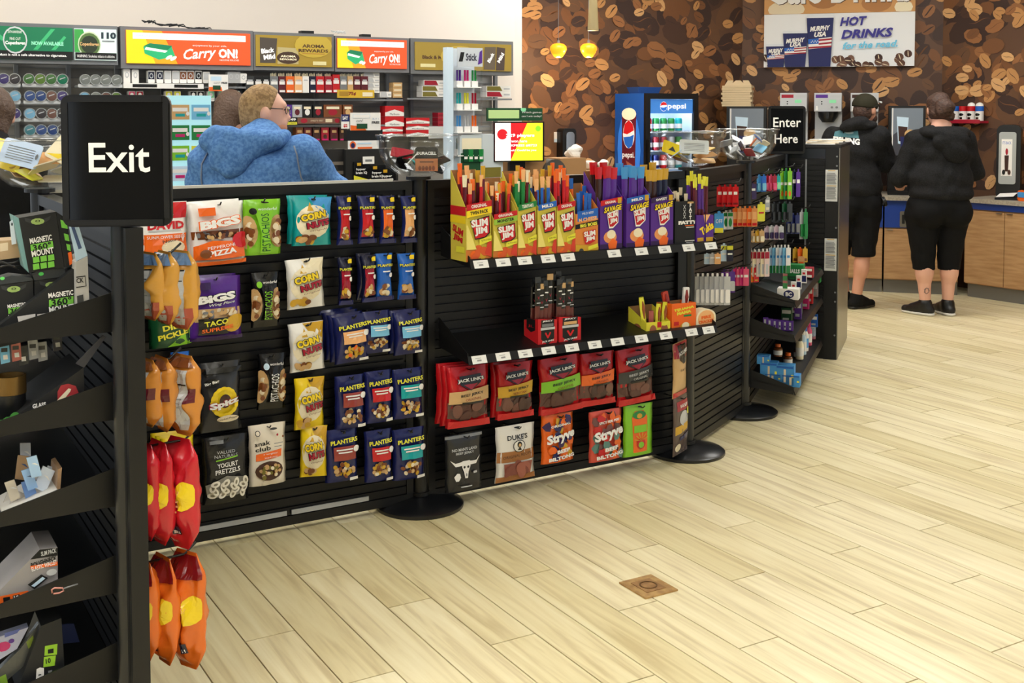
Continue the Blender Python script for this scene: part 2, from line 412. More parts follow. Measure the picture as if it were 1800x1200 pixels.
# ------------------------------------------------------------------ slatwall panels of the queue line
p2 = Vector((-.378, 4.707)); p3 = Vector((.827, 5.447)); p4 = Vector((1.241, 6.175))
p0 = p2 - GX*1.435; GY = Vector((-math.sin(G), math.cos(G))); p1 = p0 - GY*1.29
d4 = (Vector((1.869, 7.85)) - p4).normalized(); p5 = p4 + d4*1.5
class Panel:
    def __init__(s, a, b, label, zt=1.30, zb=.06):
        s.O = Vector(a); d = Vector(b) - s.O; s.L = d.length; s.u = d.normalized(); s.n = Vector((s.u.y, -s.u.x)); s.th = math.atan2(d.y, d.x)
        s.u3 = s.u.to_3d(); s.n3 = s.n.to_3d(); s.label = label
        t = s.root = thing('slatwall_panel', label, 'display panel', FR(s.O, s.th))
        g = .035
        MB().box((g,.0,zb), (s.L-g,.022,zt), M_SLAT).build('core', t)
        MB().box((g,-.014,zt), (s.L-g,.036,zt+.035), M_FIX).build('top_rail', t)
        MB().box((g,-.014,zb-.035), (s.L-g,.036,zb), M_FIX).build('bottom_rail', t)
        for x in (g, s.L-g-.03): MB().box((x,-.013,zb), (x+.03,.035,zt), M_FIX).build('stile', t)
        ph = .0365; N_ = int((zt-zb) / ph)
        me = MB().box((g+.031,-.010,.0), (s.L-g-.031,.0,ph-.0075), M_SLAT).mesh('slat')
        mb = MB().box((g+.031,.022,.0), (s.L-g-.031,.03,ph-.0075), M_SLAT)
        for i in range(N_): link('slat', me, t, TR(0, 0, zb + i*ph + .004))
        mb2 = MB()
        for i in range(N_): mb2.box((g+.031,.022,zb+i*ph+.004), (s.L-g-.031,.03,zb+(i+1)*ph-.0035), M_SLAT)
        mb2.build('rear_slats', t)['kind'] = 'stuff'
    def loc(s, a, off, z): q = s.O + s.u*a + s.n*off; return Vector((q.x, q.y, z))
    def px(s, x, y, off=.0):
        q = on_plane(x, y, s.loc(0, off, 0), s.n3); r = q - s.loc(0, off, 0); return r.dot(s.u3), q.z
    def fr(s, a, off, z, yaw=0): return FR(s.loc(a, off, z), s.th + math.radians(yaw))
PA = Panel(p0, p2, 'long black slatwall panel of nut and seed bags behind the exit sign')
PB = Panel(p2, p3, 'long black slatwall panel carrying the two shelves of meat sticks')
PC = Panel(p3, p4, 'short angled black slatwall panel with bare slats between two post bases')
PD = Panel(p4, p5, 'black slatwall panel crowded with small hanging packets and three wire shelves')
PE = Panel(p0, p1, 'black slatwall panel behind the exit sign post with tilted shelves at left')
# bright label strip and painted top rail highlight on the nut panel
for x0, x1 in ((.52, .86), (.88, 1.2)):
    MB().box((x0,-.02,.066), (x1,-.0145,.084), mat('grey_label_strip', (168,170,170), .25)).build('label_strip', PA.root)
MB().box((.03,-.014,1.3355), (PA.L-.12,.012,1.345), mat('rail_highlight_paint', (206,204,196), .3, metal=.3)).build('painted_rail_highlight', PA.root)  # pale strip stands in for the reflection along the black top rail
for z, hh in ((1.015,.03),(.805,.022),(.60,.018),(.40,.018)):
    a0 = .12; MB().box((a0,-.024,z), (PA.L-.08,-.0105,z+hh), M_FIX).build('cross_rail', PA.root)
MB().box((PB.L-.085,-.03,.06), (PB.L-.035,-.014,1.3), M_FIX).build('end_post', PB.root)

# ------------------------------------------------------------------ posts with round bases
def post(p, label, z=1.34, sq=False):
    t = thing('queue_post', label, 'post', FR(p))
    MB().lathe([(0,0),(.178,0),(.18,.004),(.18,.014),(.172,.02),(.12,.032),(.06,.042),(.034,.046),(0,.046)], M_POLE, 40).build('base_disc', t, angle=40)
    MB().lathe([(0,.046),(.031,.046),(.031,z),(0,z)], M_POLE, 24).build('pole', t, angle=40)
    MB().lathe([(.0315,.047),(.04,.047),(.04,.062),(.0315,.062)], M_RUB, 24).build('collar', t, angle=40)
    MB().lathe([(0,z+.0005),(.034,z+.0005),(.034,z+.008),(.02,z+.012),(0,z+.012)], M_RUB, 24).build('cap', t, angle=40)
    return t
post(p1, 'thick black post holding up the exit sign')
post(p0, 'black post under the leftmost clear bowl of packets')
post(p2, 'black post with a round base under the bowl of batteries')
post(p3, 'black post with a round base under the bowl holding a yellow pack')
post(p4, 'black post with a round base at the angled bare panel end')
post(p5, 'black post holding up the enter here sign')
for dx in (.036, .066): MB().box((PE.L+dx-.012,-.012-.0,.02), (PE.L+dx+.014,.03,1.335), M_FIX).build('edge_channel', PE.root)

# ------------------------------------------------------------------ signs on posts
M_GLOSS = mat('glossy_black_sign', (10,11,12), .06, spec=.6)
def post_sign(name, label, p, th, w, h, z, ops, off=.045):
    t = thing(name, label, 'sign', FR(p, th, z) @ TR(0, -off, 0))
    MB().rbox((-w/2,-.008,0), (w/2,.012,h), .022, M_RUB).build('frame', t)
    b = .017
    MB().box((-w/2+b,-.0105,b), (w/2-b,-.0085,h-b), M_GLOSS).build('panel', t)
    mb = MB()
    for (a, c) in (((-w/2+.02,-.014,h-b),(w/2-.02,-.0085,h-.004)), ((-w/2+.02,-.014,.004),(w/2-.02,-.0085,b)), ((-w/2+.004,-.014,.02),(-w/2+b,-.0085,h-.02)), ((w/2-b,-.014,.02),(w/2-.004,-.0085,h-.02))): mb.box(a, c, M_RUB)
    mb.build('snap_rim', t)
    MB().box((-.02,.0125,.0), (.02,.05,.05), M_RUB).build('bracket', t)
    design('lettering', ops, flat(w, h, -.011), w, h, t, 'card'); return t
post_sign('exit_sign', 'framed glossy black sign reading Exit on a post', p1, math.radians(6), .256, .318, 1.338,
    [T('Exit', .06, .525, .225, 'white', .56, b=.012)], .05)
post_sign('enter_sign', 'framed glossy black sign reading Enter Here on a post', p5, math.radians(6), .25, .31, 1.335,
    [T('Enter', .0, .66, .20, 'white', .74, b=.012), T('Here', -.04, .32, .19, 'white', .62, b=.012)], .045)

# ------------------------------------------------------------------ clear bowls on the posts
def bowl(p, label):
    o = MB().lathe([(.045,0),(.09,.008),(.13,.04),(.155,.085),(.167,.13),(.17,.158),(.1725,.158),(.1725,.163),(.1665,.163),(.163,.13),(.151,.088),(.126,.045),(.088,.013),(.04,.005),(0,.005)], M_CLEAR, 40).build('clear_bowl', X=FR(p, 0, 1.3525), smooth=True)
    MB().lathe([(.165,.1635),(.1735,.1635),(.1735,.1685),(.165,.1685),(.165,.1635)], clear('acrylic_rim', (.86,.89,.92), .3, .15), 40).build('rolled_rim', o, smooth=True)
    tag(o, label, 'bowl'); MB().lathe([(0,-.0001),(.05,-.0001),(.05,-.0125),(0,-.0125)], M_RUB, 24).build('foot_plate', o); return o
bowl(p0, 'clear acrylic bowl of carded packets left of the exit sign')
bowl(p2, 'clear acrylic bowl holding a pack of batteries')
bowl(p3, 'clear acrylic bowl holding a yellow pack and a white card')
bowl(p4, 'clear acrylic bowl heaped with small silver packets')

# ------------------------------------------------------------------ shelves
def shelf(pan, name, label, a0, a1, dep, zb, zf, lip=.032, gus=.07, tags=(), lean=.012, gl=True):
    """tilted tray hung on a slatwall: zb at the panel, zf at the front edge"""
    t = thing(name, label, 'shelf', pan.fr(a0, 0, 0)); L_ = a1 - a0; o0 = -.012
    MB().prism([(0,0),(L_,0),(L_,.004),(0,.004)], 0, 1, M_FIX).add([], [], M_FIX)
    mb = MB(); mb.add([(0,o0,zb),(L_,o0,zb),(L_,-dep,zf),(0,-dep,zf),(0,o0,zb-.006),(L_,o0,zb-.006),(L_,-dep,zf-.006),(0,-dep,zf-.006)],
        [(0,3,2,1),(4,5,6,7),(0,1,5,4),(1,2,6,5),(2,3,7,6),(3,0,4,7)], M_FIX); mb.build('tray', t)
    mb = MB(); y0, y1 = -dep-.0005, -dep-lean
    mb.add([(0,y0,zf),(L_,y0,zf),(L_,y1,zf-lip),(0,y1,zf-lip),(0,y0+.006,zf-.0065),(L_,y0+.006,zf-.0065),(L_,y1+.006,zf-lip),(0,y1+.006,zf-lip)],
        [(0,3,2,1),(4,5,6,7),(0,1,5,4),(1,2,6,5),(2,3,7,6),(3,0,4,7)], M_FIX); mb.build('front_lip', t)
    for x in (0, L_-.004):
        v = [(x,o0,zb+gus),(x,-dep,zf+.012),(x,-dep,zf-lip*.9),(x,o0,zb-.05)]
        mb = MB(); v2 = [(x+.0035,)+q[1:] for q in v]; mb.add(v+v2, [(3,2,1,0),(4,5,6,7),(0,1,5,4),(1,2,6,5),(2,3,7,6),(3,0,4,7)], M_FIX); mb.build('side_gusset', t)
    k = Vector((0, y1-y0, -lip)); nrm = Vector((0, -lip, -(y1-y0)))*-1
    for (tx, ty) in tags:
        a, z = pan.px(tx, ty, dep+lean*.5); x = a - a0
        if not .02 < x < L_-.02: continue
        q = MB(); w_, e = .033, .0012
        pts = [(x-w_, y0-e, zf-.001), (x+w_, y0-e, zf-.001), (x+w_+.002, y1-e, zf-lip*.96), (x-w_+.002, y1-e, zf-lip*.96)]
        q.add(pts + [(a_, b_+e*.8, c_) for a_, b_, c_ in pts], [(0,3,2,1),(4,5,6,7),(0,1,5,4),(1,2,6,5),(2,3,7,6),(3,0,4,7)], M_TAG)
        f = lambda s_, r_: (x + s_*w_, y0 - e*1.3 + (y1-y0)*r_, zf - lip*r_)
        for (sa, sb, ra, rb) in ((-.5,.3,.3,.36), (-.3,.3,.5,.7)): q.add([f(sa,ra), f(sa,rb), f(sb,rb), f(sb,ra)], [(0,1,2,3)], M_TAGP)
        q.build('price_tag', t)
    return t
shelf(PB, 'display_shelf', 'upper black shelf holding the tall meat stick cartons', .095, 1.365, .25, 1.075, 1.03,
    tags=[(845,465),(884,462),(922,459),(963,456),(998,453),(1079,448),(1127,444),(1168,441),(1210,437),(1249,434)])
shelf(PB, 'display_shelf', 'lower black shelf with red cartons and yellow sausage box', .085, 1.37, .25, .70, .652,
    tags=[(842,634),(884,629),(923,625),(964,620),(1005,615),(1045,610),(1085,606),(1127,600),(1170,595),(1215,590),(1245,586)])
for i, (zf, lb) in enumerate(((.60, 'top'), (.415, 'middle'), (.135, 'lowest'))):
    shelf(PD, 'display_shelf', lb + ' black tilted shelf of medicine boxes beside the steel end cabinet', .05, 1.46, .255, zf+.045, zf, lip=.03, gus=.05)
for i, (z, lb) in enumerate(((1.066, 'topmost tilted shelf at left, holding the magnetic mount boxes'), (.842, 'second tilted shelf at left with the ashtray display'), (.62, 'third tilted shelf at left with the white tray of packets'), (.396, 'fourth tilted shelf at left with the wallet display'), (.17, 'lowest tilted shelf at left with charging cables'))):
    t = thing('display_shelf', 'black ' + lb, 'shelf', PE.fr(0, 0, 0)); L_ = PE.L - .06
    mb = MB(); mb.box((.05,-.36,z-.004), (L_,-.012,z), M_FIX); mb.build('tray', t)
    MB().box((.05,-.368,z-.004), (L_,-.3605,z+.028), M_FIX).build('front_lip', t)
    for x in (.05, L_): MB().prism([(0,0),(1,0),(1,1)], 0, 1, M_FIX) ; mb = MB(); v = [(x,-.012,z+.098),(x,-.30,z+.026),(x,-.365,z+.03),(x,-.365,z-.008),(x,-.012,z-.002)]; v2 = [(x+.004,)+q[1:] for q in v]; n_ = 5; mb.add(v+v2, [(4,3,2,1,0),(5,6,7,8,9)] + [(i_, (i_+1) % 5, (i_+1) % 5+5, i_+5) for i_ in range(5)], M_FIX); mb.build('side_gusset', t)
# ------------------------------------------------------------------ product helpers
HOOK_ME = {}
def hook_mesh(L_):
    k = round(L_, 2)
    if k not in HOOK_ME:
        HOOK_ME[k] = MB().tube([(0,.0,0),(0,-k*.5,.002),(0,-k+.012,.006),(0,-k,.016)], .0028, M_HOOK, 6).box((-.014,-.0095,-.014), (.014,-.0101+.0002,.012), M_HOOK).mesh('peg_hook', True)
    return HOOK_ME[k]
def OT(s, cu, cv, th, c, co, fw, rot=0, b=.03, sh=0, k=1.12):
    return [T(s, cu, cv, th*k, co, fw*(1+(k-1)*.5), rot, b+.05, sh), T(s, cu, cv, th, c, fw, rot, b, sh)]
def bits(cu, cv, ru, rv, n, cols, seed, r=.16, asp=.8, w=1, h=1.4):
    rn = random.Random(seed); out = []
    for i in range(n):
        a, q = rn.uniform(0, 6.28), rn.random() ** .5
        out.append(E(cu + ru*q*math.cos(a), cv + rv*q*math.sin(a), r*rn.uniform(.8,1.2), r*.5*asp*w/h*rn.uniform(.8,1.2), rn.choice(cols), rn.uniform(0,180)))
    return out
def hang(pan, bx, name, label, cat, base, ops, style='pillow', d=.028, off=.075, yaw=0, behind=0, lb2=None, roll=0, kind='film', hook=True):
    x0, y0, x1, y1 = bx; xm, ym = (x0+x1)/2, (y0+y1)/2
    aL = pan.px(x0, ym, off)[0]; aR = pan.px(x1, ym, off)[0]; am = pan.px(xm, ym, off)[0]; zt = pan.px(xm, y0, off)[1]; zb = pan.px(xm, y1, off)[1]
    w, h = abs(aR - aL) / max(.5, math.cos(math.radians(yaw))), zt - zb
    o = bag(name, label, cat, pan.fr(am, off, zb, yaw) @ RY(roll), w, h, d, base, ops, style, kind=kind)
    for k in range(behind):
        f = off - .02*(k+1)
        c = link(name, o.data); c.matrix_world = pan.fr(am - .012*(k+1), f, zb + .006*(k+1), yaw - 2*(k+1)) @ RY(roll)
        lab = lb2 or ('rear twin hidden behind the ' + label)
        lab = ' '.join(lab.split()[:16]); tag(c, lab, cat, 'bags behind the ' + ' '.join(label.split()[:5]))
    if hook: link('peg_hook', hook_mesh(off + .045), pan.root, Matrix.Translation((am, 0, zt - h*.06)))
    return o
def nutbag(flag, n_cols, seed, text2=None):
    ops = bits(.0, .25, .62, .12, 30, n_cols, seed, .13) + [R(-.66,.44,.72,.70, flag)]
    ops += OT('PLANTERS', 0, .80, .085, 'lemon', 'dnavy', .84, 4) + [R(-.5,.63,.5,.655,'white'), R(-.4,.58,.45,.605,'white'), E(.72,.64,.2,.06,'white'), R(.25,.05,.8,.11,'white'), E(0,.955,.1,.015,'black')]
    return ops
def tube_bag(flag, ncols, seed, base2=None):
    ops = bits(0, .24, .5, .1, 12, ncols, seed, .24)
    ops = [R(-.7,.14,.7,.72, flag)] + ops + [R(.2,.88,.75,.97,'yellow')] + OT('PLANTERS', 0, .76, .055, 'lemon', 'dnavy', .95) + [E(.6,.55,.26,.05,'white'), R(-1,.0,1,.10,'navy'), R(-.5,.62,.5,.645,'white')]
    return ops
def corn(base, second, seed):
    return [P([(-.2,.99),(.98,.99),(.98,.55),(.1,.8)], second), E(.0,.5,.9,.34,'cream'), P([(-.35,.72),(.0,.72),(-.18,.9)], 'gold')] + bits(-.35, .14, .4, .06, 9, ['gold','tan','brown'], seed, .2) + \
        OT('CORN', -.05, .62, .15, 'yellow', 'black', .66, 10, .06) + OT('NUTS', .2, .46, .13, 'crim', 'black', .62, 10, .06) + [T('Original', .2, .33, .045, 'brown', .45, 8), E(0,.95,.12,.018,'black')]
# ------------------------------------------------------------------ bags on the nut panel
def pist(base, col, tcol):
    return [E(-.85,.42,.55,.3,'tan'), E(.85,.42,.55,.3,'tan')] + bits(-.75,.42,.22,.24,14,['beige','tan','brown'],4,.17) + bits(.75,.42,.22,.24,14,['beige','tan','brown'],6,.17) + \
        [E(-.8,.42,.0,.0,base)] + [P([(-.28,.05),(.28,.05),(.2,.42),(.5,.8),(-.5,.8),(-.2,.42)], base), T('PISTACHIOS', .02, .42, .15, tcol, .95, 90), E(-.6,.8,.2,.06,col), T('wonderful', .15,.84,.05,'white',.5), E(.05,.95,.2,.014,'black')]
hang(PA, (240,355,330,456), 'seed_bag', 'red and white sunflower seed bag peeking out beside the exit sign', 'snack bag', 'white',
    [R(-.98,.72,.98,.99,'red'), R(-.98,.0,.98,.45,'orange'), T('DAVID',.1,.6,.14,'red',.75,b=.05), R(-.6,.5,.7,.52,'ltgrey'), T('SUNFLOWER SEEDS',.1,.4,.05,'white',.8), E(.35,.22,.5,.12,'beige'), E(.1,.08,.2,.06,'dkred'), T('Natural',.3,.34,.05,'black',.4,6)], 'pouch', yaw=4)
hang(PA, (334,355,432,463), 'seed_bag', 'white and orange seed bag printed with a pizza flavour', 'snack bag', 'white',
    [R(-.95,.42,.95,.55,'brown')] + bits(0,.48,.8,.04,26,['dkbrown','tan','brown','grey'],2,.1) + [P([(-.95,.1),(.9,.1),(.9,.36),(-.3,.4),(-.95,.32)],'orange'), R(-.7,.8,-.1,.93,'orange'), E(.8,.38,.36,.13,'red'), R(-.95,.0,.95,.07,'orange')] + OT('BiGS',.05,.68,.14,'white','orange',.75,6,.06) + [T('PEPPERONI',.02,.3,.05,'white',.5,5), T('PIZZA',.05,.21,.09,'white',.5,5,.04), E(-.55,.2,.2,.07,'brown')], 'pouch', behind=1, roll=-2)
hang(PA, (426,350,493,447), 'nut_bag', 'bright lime green pistachio pouch with upright lettering', 'snack bag', 'lime', pist('lime','black','dkgreen'), 'pouch')
hang(PA, (262,500,336,608), 'seed_bag', 'dark green dill pickle seed bag partly behind foil chip bags', 'snack bag', 'dkgreen',
    [P([(-.2,.0),(.98,.0),(.98,.3)],'lime'), T('DILL',.1,.33,.09,'lemon',.5,6,.04), T('PICKLE',.1,.2,.09,'lemon',.75,8,.04), R(-.9,.55,.9,.9,'green')], 'pouch', roll=-3)
hang(PA, (329,486,424,595), 'seed_bag', 'purple taco flavour seed bag', 'snack bag', 'purple',
    [R(-.8,.3,.95,.5,'tan')] + bits(0,.42,.8,.05,22,['beige','tan','grey'],8,.1) + [R(-.7,.1,.4,.36,'black'), E(.65,.26,.4,.13,'gold',30), R(-.6,.82,-.2,.93,'dpurp'), R(-.96,.0,.96,.06,'dpurp')] + OT('BiGS',.0,.68,.13,'white','black',.72,6,.06) + [T('Wing Place',.2,.58,.05,'white',.5,6,.0,.3), T('TACO',-.05,.29,.085,'lemon',.45,6,.03), T('SUPREME',.0,.19,.06,'orange',.6,6,.03)], 'pouch', behind=1, lb2='second purple seed bag hanging behind the purple taco bag')
hang(PA, (440,478,491,574), 'nut_bag', 'black pistachio bag with green lettering and no plain patch', 'snack bag', 'black', pist('black','lime','lime'), 'pillow', d=.02)
hang(PA, (450,621,500,718), 'nut_bag', 'black pistachio bag with white lettering, lower on the panel', 'snack bag', 'black', pist('black','paleb','white'), 'pillow', d=.02, roll=2)
hang(PA, (349,635,424,757), 'seed_bag', 'black sunflower seed bag with yellow flower and pink script', 'snack bag', (48,48,50),
    [E(.1,.44,.62,.19,'yellow')] + [E(.1+.62*math.cos(t*.4),.44+.19*math.sin(t*.4),.09,.05,'yellow',t*23) for t in range(16)] + [E(.1,.46,.3,.1,'dkbrown')] + OT('Spitz',.1,.42,.12,'white','crim',.75,10,.05) + [E(-.5,.73,.36,.06,'black'), T('Big Bag',-.5,.73,.05,'white',.34,12,.03), E(.25,.2,.55,.05,'beige'), T('Cracked Pepper',.25,.2,.035,'black',.5,5), R(-1,.86,1,.93,'black')], 'pillow', d=.03)
hang(PA, (355,765,436,881), 'pretzel_bag', 'black yogurt pretzel pouch with a clear window of white pretzels', 'snack bag', (26,26,27),
    [T('VALUED',.0,.77,.045,'ltgrey',.4), T('NATURALS',.0,.71,.045,'ltgrey',.5), P([(-.45,.64),(.5,.68),(.5,.7),(-.45,.66)],'lime'), T('YOGURT',.05,.58,.07,'white',.46,3,.02), T('PRETZELS',.05,.49,.07,'white',.56,3,.02), R(-.7,.9,-.1,.95,'grey'), P([(-.85,.12),(.85,.12),(.9,.36),(0,.42),(-.9,.3)],(150,146,134))] +
    [q for i in range(16) for q in (E(-.66+.44*(i % 4)+.1*((i//4) % 2), .15+.062*(i//4), .2, .045, (236,230,214), i*31), E(-.66+.44*(i % 4)+.1*((i//4) % 2), .15+.062*(i//4), .09, .018, (140,132,112), i*31))], 'pouch')
hang(PA, (437,744,502,850), 'trail_mix_bag', 'cream seed mix pouch with an orange brush stroke', 'snack bag', (232,222,204),
    [T('snak',-.32,.7,.075,'black',.42,3,.02), T('club',-.3,.61,.075,'black',.42,3,.02), P([(-.72,.42),(.7,.46),(.72,.58),(-.7,.53)],'orange'), T('energizer',.1,.52,.03,'white',.4,2), T('seed mix',.1,.47,.03,'white',.36,2), E(0,.25,.75,.16,'choc')] + bits(0,.25,.55,.12,24,['cream','tan','beige','olive'],12,.1) + [E(-.65,.89,.14,.05,'dkgrey'), E(-.65,.89,.1,.036,(232,222,204)), E(.2,.94,.2,.018,'black'), E(.4,.84,.06,.02,'crim'), E(.72,.8,.06,.02,'brown'), R(.2,.7,.7,.712,'grey'), R(.2,.65,.6,.662,'grey')], 'pouch')
hang(PA, (282,767,341,885), 'seed_bag', 'yellow seed bag with purple patch behind the red chip bags', 'snack bag', 'yellow',
    [R(-.6,.52,.85,.7,'white'), T('BiGS',.1,.61,.15,'black',.85,5,.08), P([(-.9,.12),(.95,.12),(.95,.5),(-.9,.46)],'dpurp'), T('Takis',.2,.34,.1,'yellow',.6,14,.04), E(.3,.2,.2,.05,'lime')], 'pouch', behind=2, lb2='yellow seed bag edge stepped behind the yellow purple bag')
hang(PA, (300,618,333,690), 'seed_bag', 'small blue bag edge showing beside the golden chip bags', 'snack bag', 'blue', [R(-.8,.3,.8,.6,'sky')], 'pouch', hook=False)
CN = [((512,346,582,431),('teal','sky'),'teal and cream corn snack bag at the top of the panel',1),((504,454,571,541),('white','cream'),'white corn snack bag in the second row',0),((509,566,571,651),('white','gold'),'white and gold corn snack bag in the third row',0),
      ((516,663,569,753),('yellow','gold'),'upper of the two yellow corn snack bags',0),((528,748,572,837),('yellow','gold'),'lower of the two yellow corn snack bags',0)]
for i, (bx, (c, c2), lb, bh) in enumerate(CN):
    hang(PA, bx, 'corn_nut_bag', lb, 'snack bag', c, corn(c, c2, i), 'pillow', d=.024, roll=-2 if i in (1,2) else 1, behind=bh, lb2='teal corn bag edge hanging behind the teal cream bag', yaw=0 if i < 4 else -14)
nutc = ['tan','beige','gold','brown']
TB = [((591,344,618,430),'red','navy','first red-flagged navy peanut tube bag from left, top row'),((628,344,660,427),'red','navy','second red-flagged navy peanut tube bag from left, top row'),((666,344,694,427),'orange','navy','third peanut tube bag of the top row, orange flag'),((704,344,731,426),'peach','navy','last peanut tube bag of the top row beside the post'),
      ((593,452,619,535),'crim','dnavy','narrow navy cashew tube bag, first in the second row'),((634,448,661,530),'crim','dnavy','darker navy cashew tube bag, second in the second row'),((659,445,690,527),'sky','blue','bright blue peanut tube bag, third in the second row'),((698,445,729,525),'sky','blue','bright blue peanut tube bag nearest the post')]
for i, (bx, fl_, c, lb) in enumerate(TB):
    hang(PA, bx, 'peanut_bag', lb, 'snack bag', c, tube_bag(fl_ if c != 'blue' else 'blue', nutc, i), 'waist', d=.018, behind=1 if i == 5 else 0, lb2='second cashew tube bag tucked behind the darker navy one')
NB = [((588,553,649,636),'peach','front nut pouch of the bulky navy bunch, orange flag',3,6),((635,546,685,620),'ltblue','navy nut pouch with pale blue flag, third row middle',0,0),((691,547,742,622),'ltblue','navy nut pouch with pale blue flag, third row by the post',1,2),
      ((588,659,640,751),(150,60,50),'navy trail mix pouch with brown flag, fourth row',0,0),((640,651,688,741),'red','navy peanut pouch with red flag, fourth row',0,0),((689,647,742,733),'teal','navy nut pouch with teal flag, fourth row',0,0),
      ((571,753,628,844),(150,60,50),'navy trail mix pouch with brown flag, bottom row',0,0),((640,755,688,844),'red','navy peanut pouch with red flag, bottom row',0,0),((689,752,745,840),'teal','navy nut pouch with teal flag, bottom row',0,0)]
for i, (bx, fl_, lb, bh, ro_) in enumerate(NB):
    hang(PA, bx, 'nut_bag', lb, 'snack bag', 'navy', nutbag(fl_, nutc if i > 0 else ['gold','orange','tan'], i+20), 'pouch' if i > 2 else 'pillow', d=.026, behind=bh, roll=-ro_*.5, lb2='plain navy bag in the bunch behind the orange-flagged nut pouch' if i == 0 else None)

# ------------------------------------------------------------------ jerky bags under the lower shelf
def jerky(band, dark=False, seed=1):
    o = [R(-.98,.16,.98,.42,(96,62,54))] + bits(0,.27,.7,.1,14,[(84,50,44),(110,70,60),(70,44,40)],seed,.3) + [P([(-.98,.4),(.98,.44),(.98,.66),(-.98,.6)], band), P([(-.52,.86),(.5,.88),(.5,.74),(0,.62),(-.52,.72)],'black'), P([(-.36,.72),(.34,.73),(0,.63)],'crim')]
    o += OT("JACK LINK'S", 0, .79, .07, 'white', 'black', .62, 3, .04) + [T('BEEF JERKY', .05, .55, .055, 'black' if not dark else 'ltgrey', .58, 4, .02), T('TERIYAKI' if seed == 2 else 'ORIGINAL', .1, .48, .04, 'dkred' if not dark else 'ltgrey', .4, 4), R(-.45,.40,.55,.435,'black'), R(-.98,.0,.98,.12,'red'), E(.1,.965,.14,.014,'black')]
    return o
JB = [((783,643,858,748),'tan',0,'glossy red jerky bag with tan band, front of the leftmost stack',2,0),((870,637,936,733),'gold',0,'red jerky bag with golden yellow band',1,0),((947,626,1022,723),'lime',0,'red jerky bag with lime green band',0,0),
      ((1017,619,1079,710),'orange',0,'red jerky bag with orange band',0,0),((1084,610,1149,707),'dkgrey',1,'red jerky bag with charcoal grey band',0,0)]
for i, (bx, c, dk, lb, bh, ro_) in enumerate(JB):
    o = hang(PB, bx, 'jerky_bag', lb, 'snack bag', 'red', jerky(c, dk, i+1), 'pillow', d=.022, off=.10, behind=bh, roll=[1,0,-2,0,-3][i], lb2=['red jerky bag edge showing behind the leftmost tan-banded bag','red jerky bag edge behind the golden yellow banded one'][i] if bh else None)
hang(PB, (1172,600,1216,695), 'jerky_bag', 'narrow angled red and tan jerky bag beside the post', 'snack bag', 'tan', [R(-.98,.72,.98,.99,'crim'), P([(-.5,.95),(.7,.95),(.6,.66),(0,.6),(-.5,.68)],'black'), T("JACK LINK'S",.1,.8,.09,'white',.7,6,.04), T('BEEF JERKY',.1,.5,.05,'dkbrown',.6,4), R(-.98,0,.98,.1,'red')], 'waist', d=.02, off=.12, yaw=28)
hang(PB, (1174,695,1217,796), 'jerky_bag', 'narrow angled grey-brown jerky bag by the post base', 'snack bag', (92,76,70), [R(-.7,.76,.8,.92,'crim'), E(.1,.62,.6,.13,'ltgrey'), P([(-.9,.36),(.9,.44),(.9,.56),(-.9,.5)],'gold'), P([(-.5,.25),(.9,.32),(.9,.38),(-.5,.32)],'navy'), E(.7,.72,.2,.06,'lemon'), E(-.6,.14,.3,.07,'cream'), T('BEEF',.1,.84,.05,'white',.5)], 'pillow', d=.018, off=.12, yaw=26)
hang(PB, (782,762,847,860), 'jerky_bag', 'black jerky bag with a white longhorn skull', 'snack bag', (34,34,35),
    [R(-.99,.94,.99,.99,'grey'), T("NO MAN'S LAND",.0,.74,.055,'ltgrey',.7,0,.02), T('BEEF JERKY',.0,.67,.05,'ltgrey',.5,0,.02), P([(-.8,.57),(-.55,.51),(-.15,.53),(-.15,.46),(-.55,.45)],'white'), P([(.85,.6),(.6,.52),(.2,.53),(.2,.46),(.6,.46)],'white'), P([(-.18,.54),(.22,.54),(.26,.44),(.14,.34),(.1,.23),(-.04,.23),(-.1,.34),(-.22,.44)],'white'), E(-.08,.43,.06,.022,'black',-20), E(.12,.43,.06,.022,'black',20), E(.03,.29,.03,.03,'grey'), P([(-.65,.28),(-.5,.34),(-.35,.33),(-.3,.26),(-.4,.2),(-.55,.2)],'white'), R(.4,.3,.62,.34,'ltgrey'), R(-.3,.08,.3,.1,'ltgrey')], 'pouch', off=.10, d=.02)
hang(PB, (870,746,940,843), 'jerky_bag', 'white and brown jerky bag with a bearded face emblem', 'snack bag', (226,222,214),
    [R(-.98,.36,.98,.55,(160,104,56)), R(-.98,0,.98,.1,(160,104,56)), T("DUKE'S",.05,.79,.09,'black',.52,0,.02), E(.1,.63,.33,.11,'black'), E(.1,.63,.29,.097,(226,222,214)), E(.1,.66,.12,.055,'black'), P([(-.02,.56),(.22,.56),(.12,.62)],'black'), E(.1,.65,.07,.03,'tan'), T('ORIGINAL RECIPE',0,.47,.05,'dkbrown',.75,3), P([(-.6,.11),(.7,.11),(.8,.34),(-.7,.34)],(150,84,70))] + bits(0,.22,.5,.08,8,[(130,70,60),(164,96,80)],3,.3) + [E(0,.97,.16,.014,'black')], 'pillow', off=.10, d=.018)
def camo(cols, seed, top):
    rn = random.Random(seed); o = [P([(cx+rx*math.cos(k*1.05)*rn.uniform(.6,1.1), cy+ry*math.sin(k*1.05)*rn.uniform(.6,1.1)) for k in range(6)], rn.choice(cols)) for cx, cy, rx, ry in [(rn.uniform(-.7,.7), rn.uniform(.12,.9), .28, .11) for _ in range(30)]]
    o += [T(top,.0,.80,.05,'white',.62,4,.03), T('Stryve',.0,.55,.24,'white',.9,10,.05,.1), T('BEEF',.1,.27,.075,'white',.42,5,.05), T('BILTONG',.0,.14,.075,'white',.8,5,.05), E(0,.96,.14,.014,'black')]
    return o
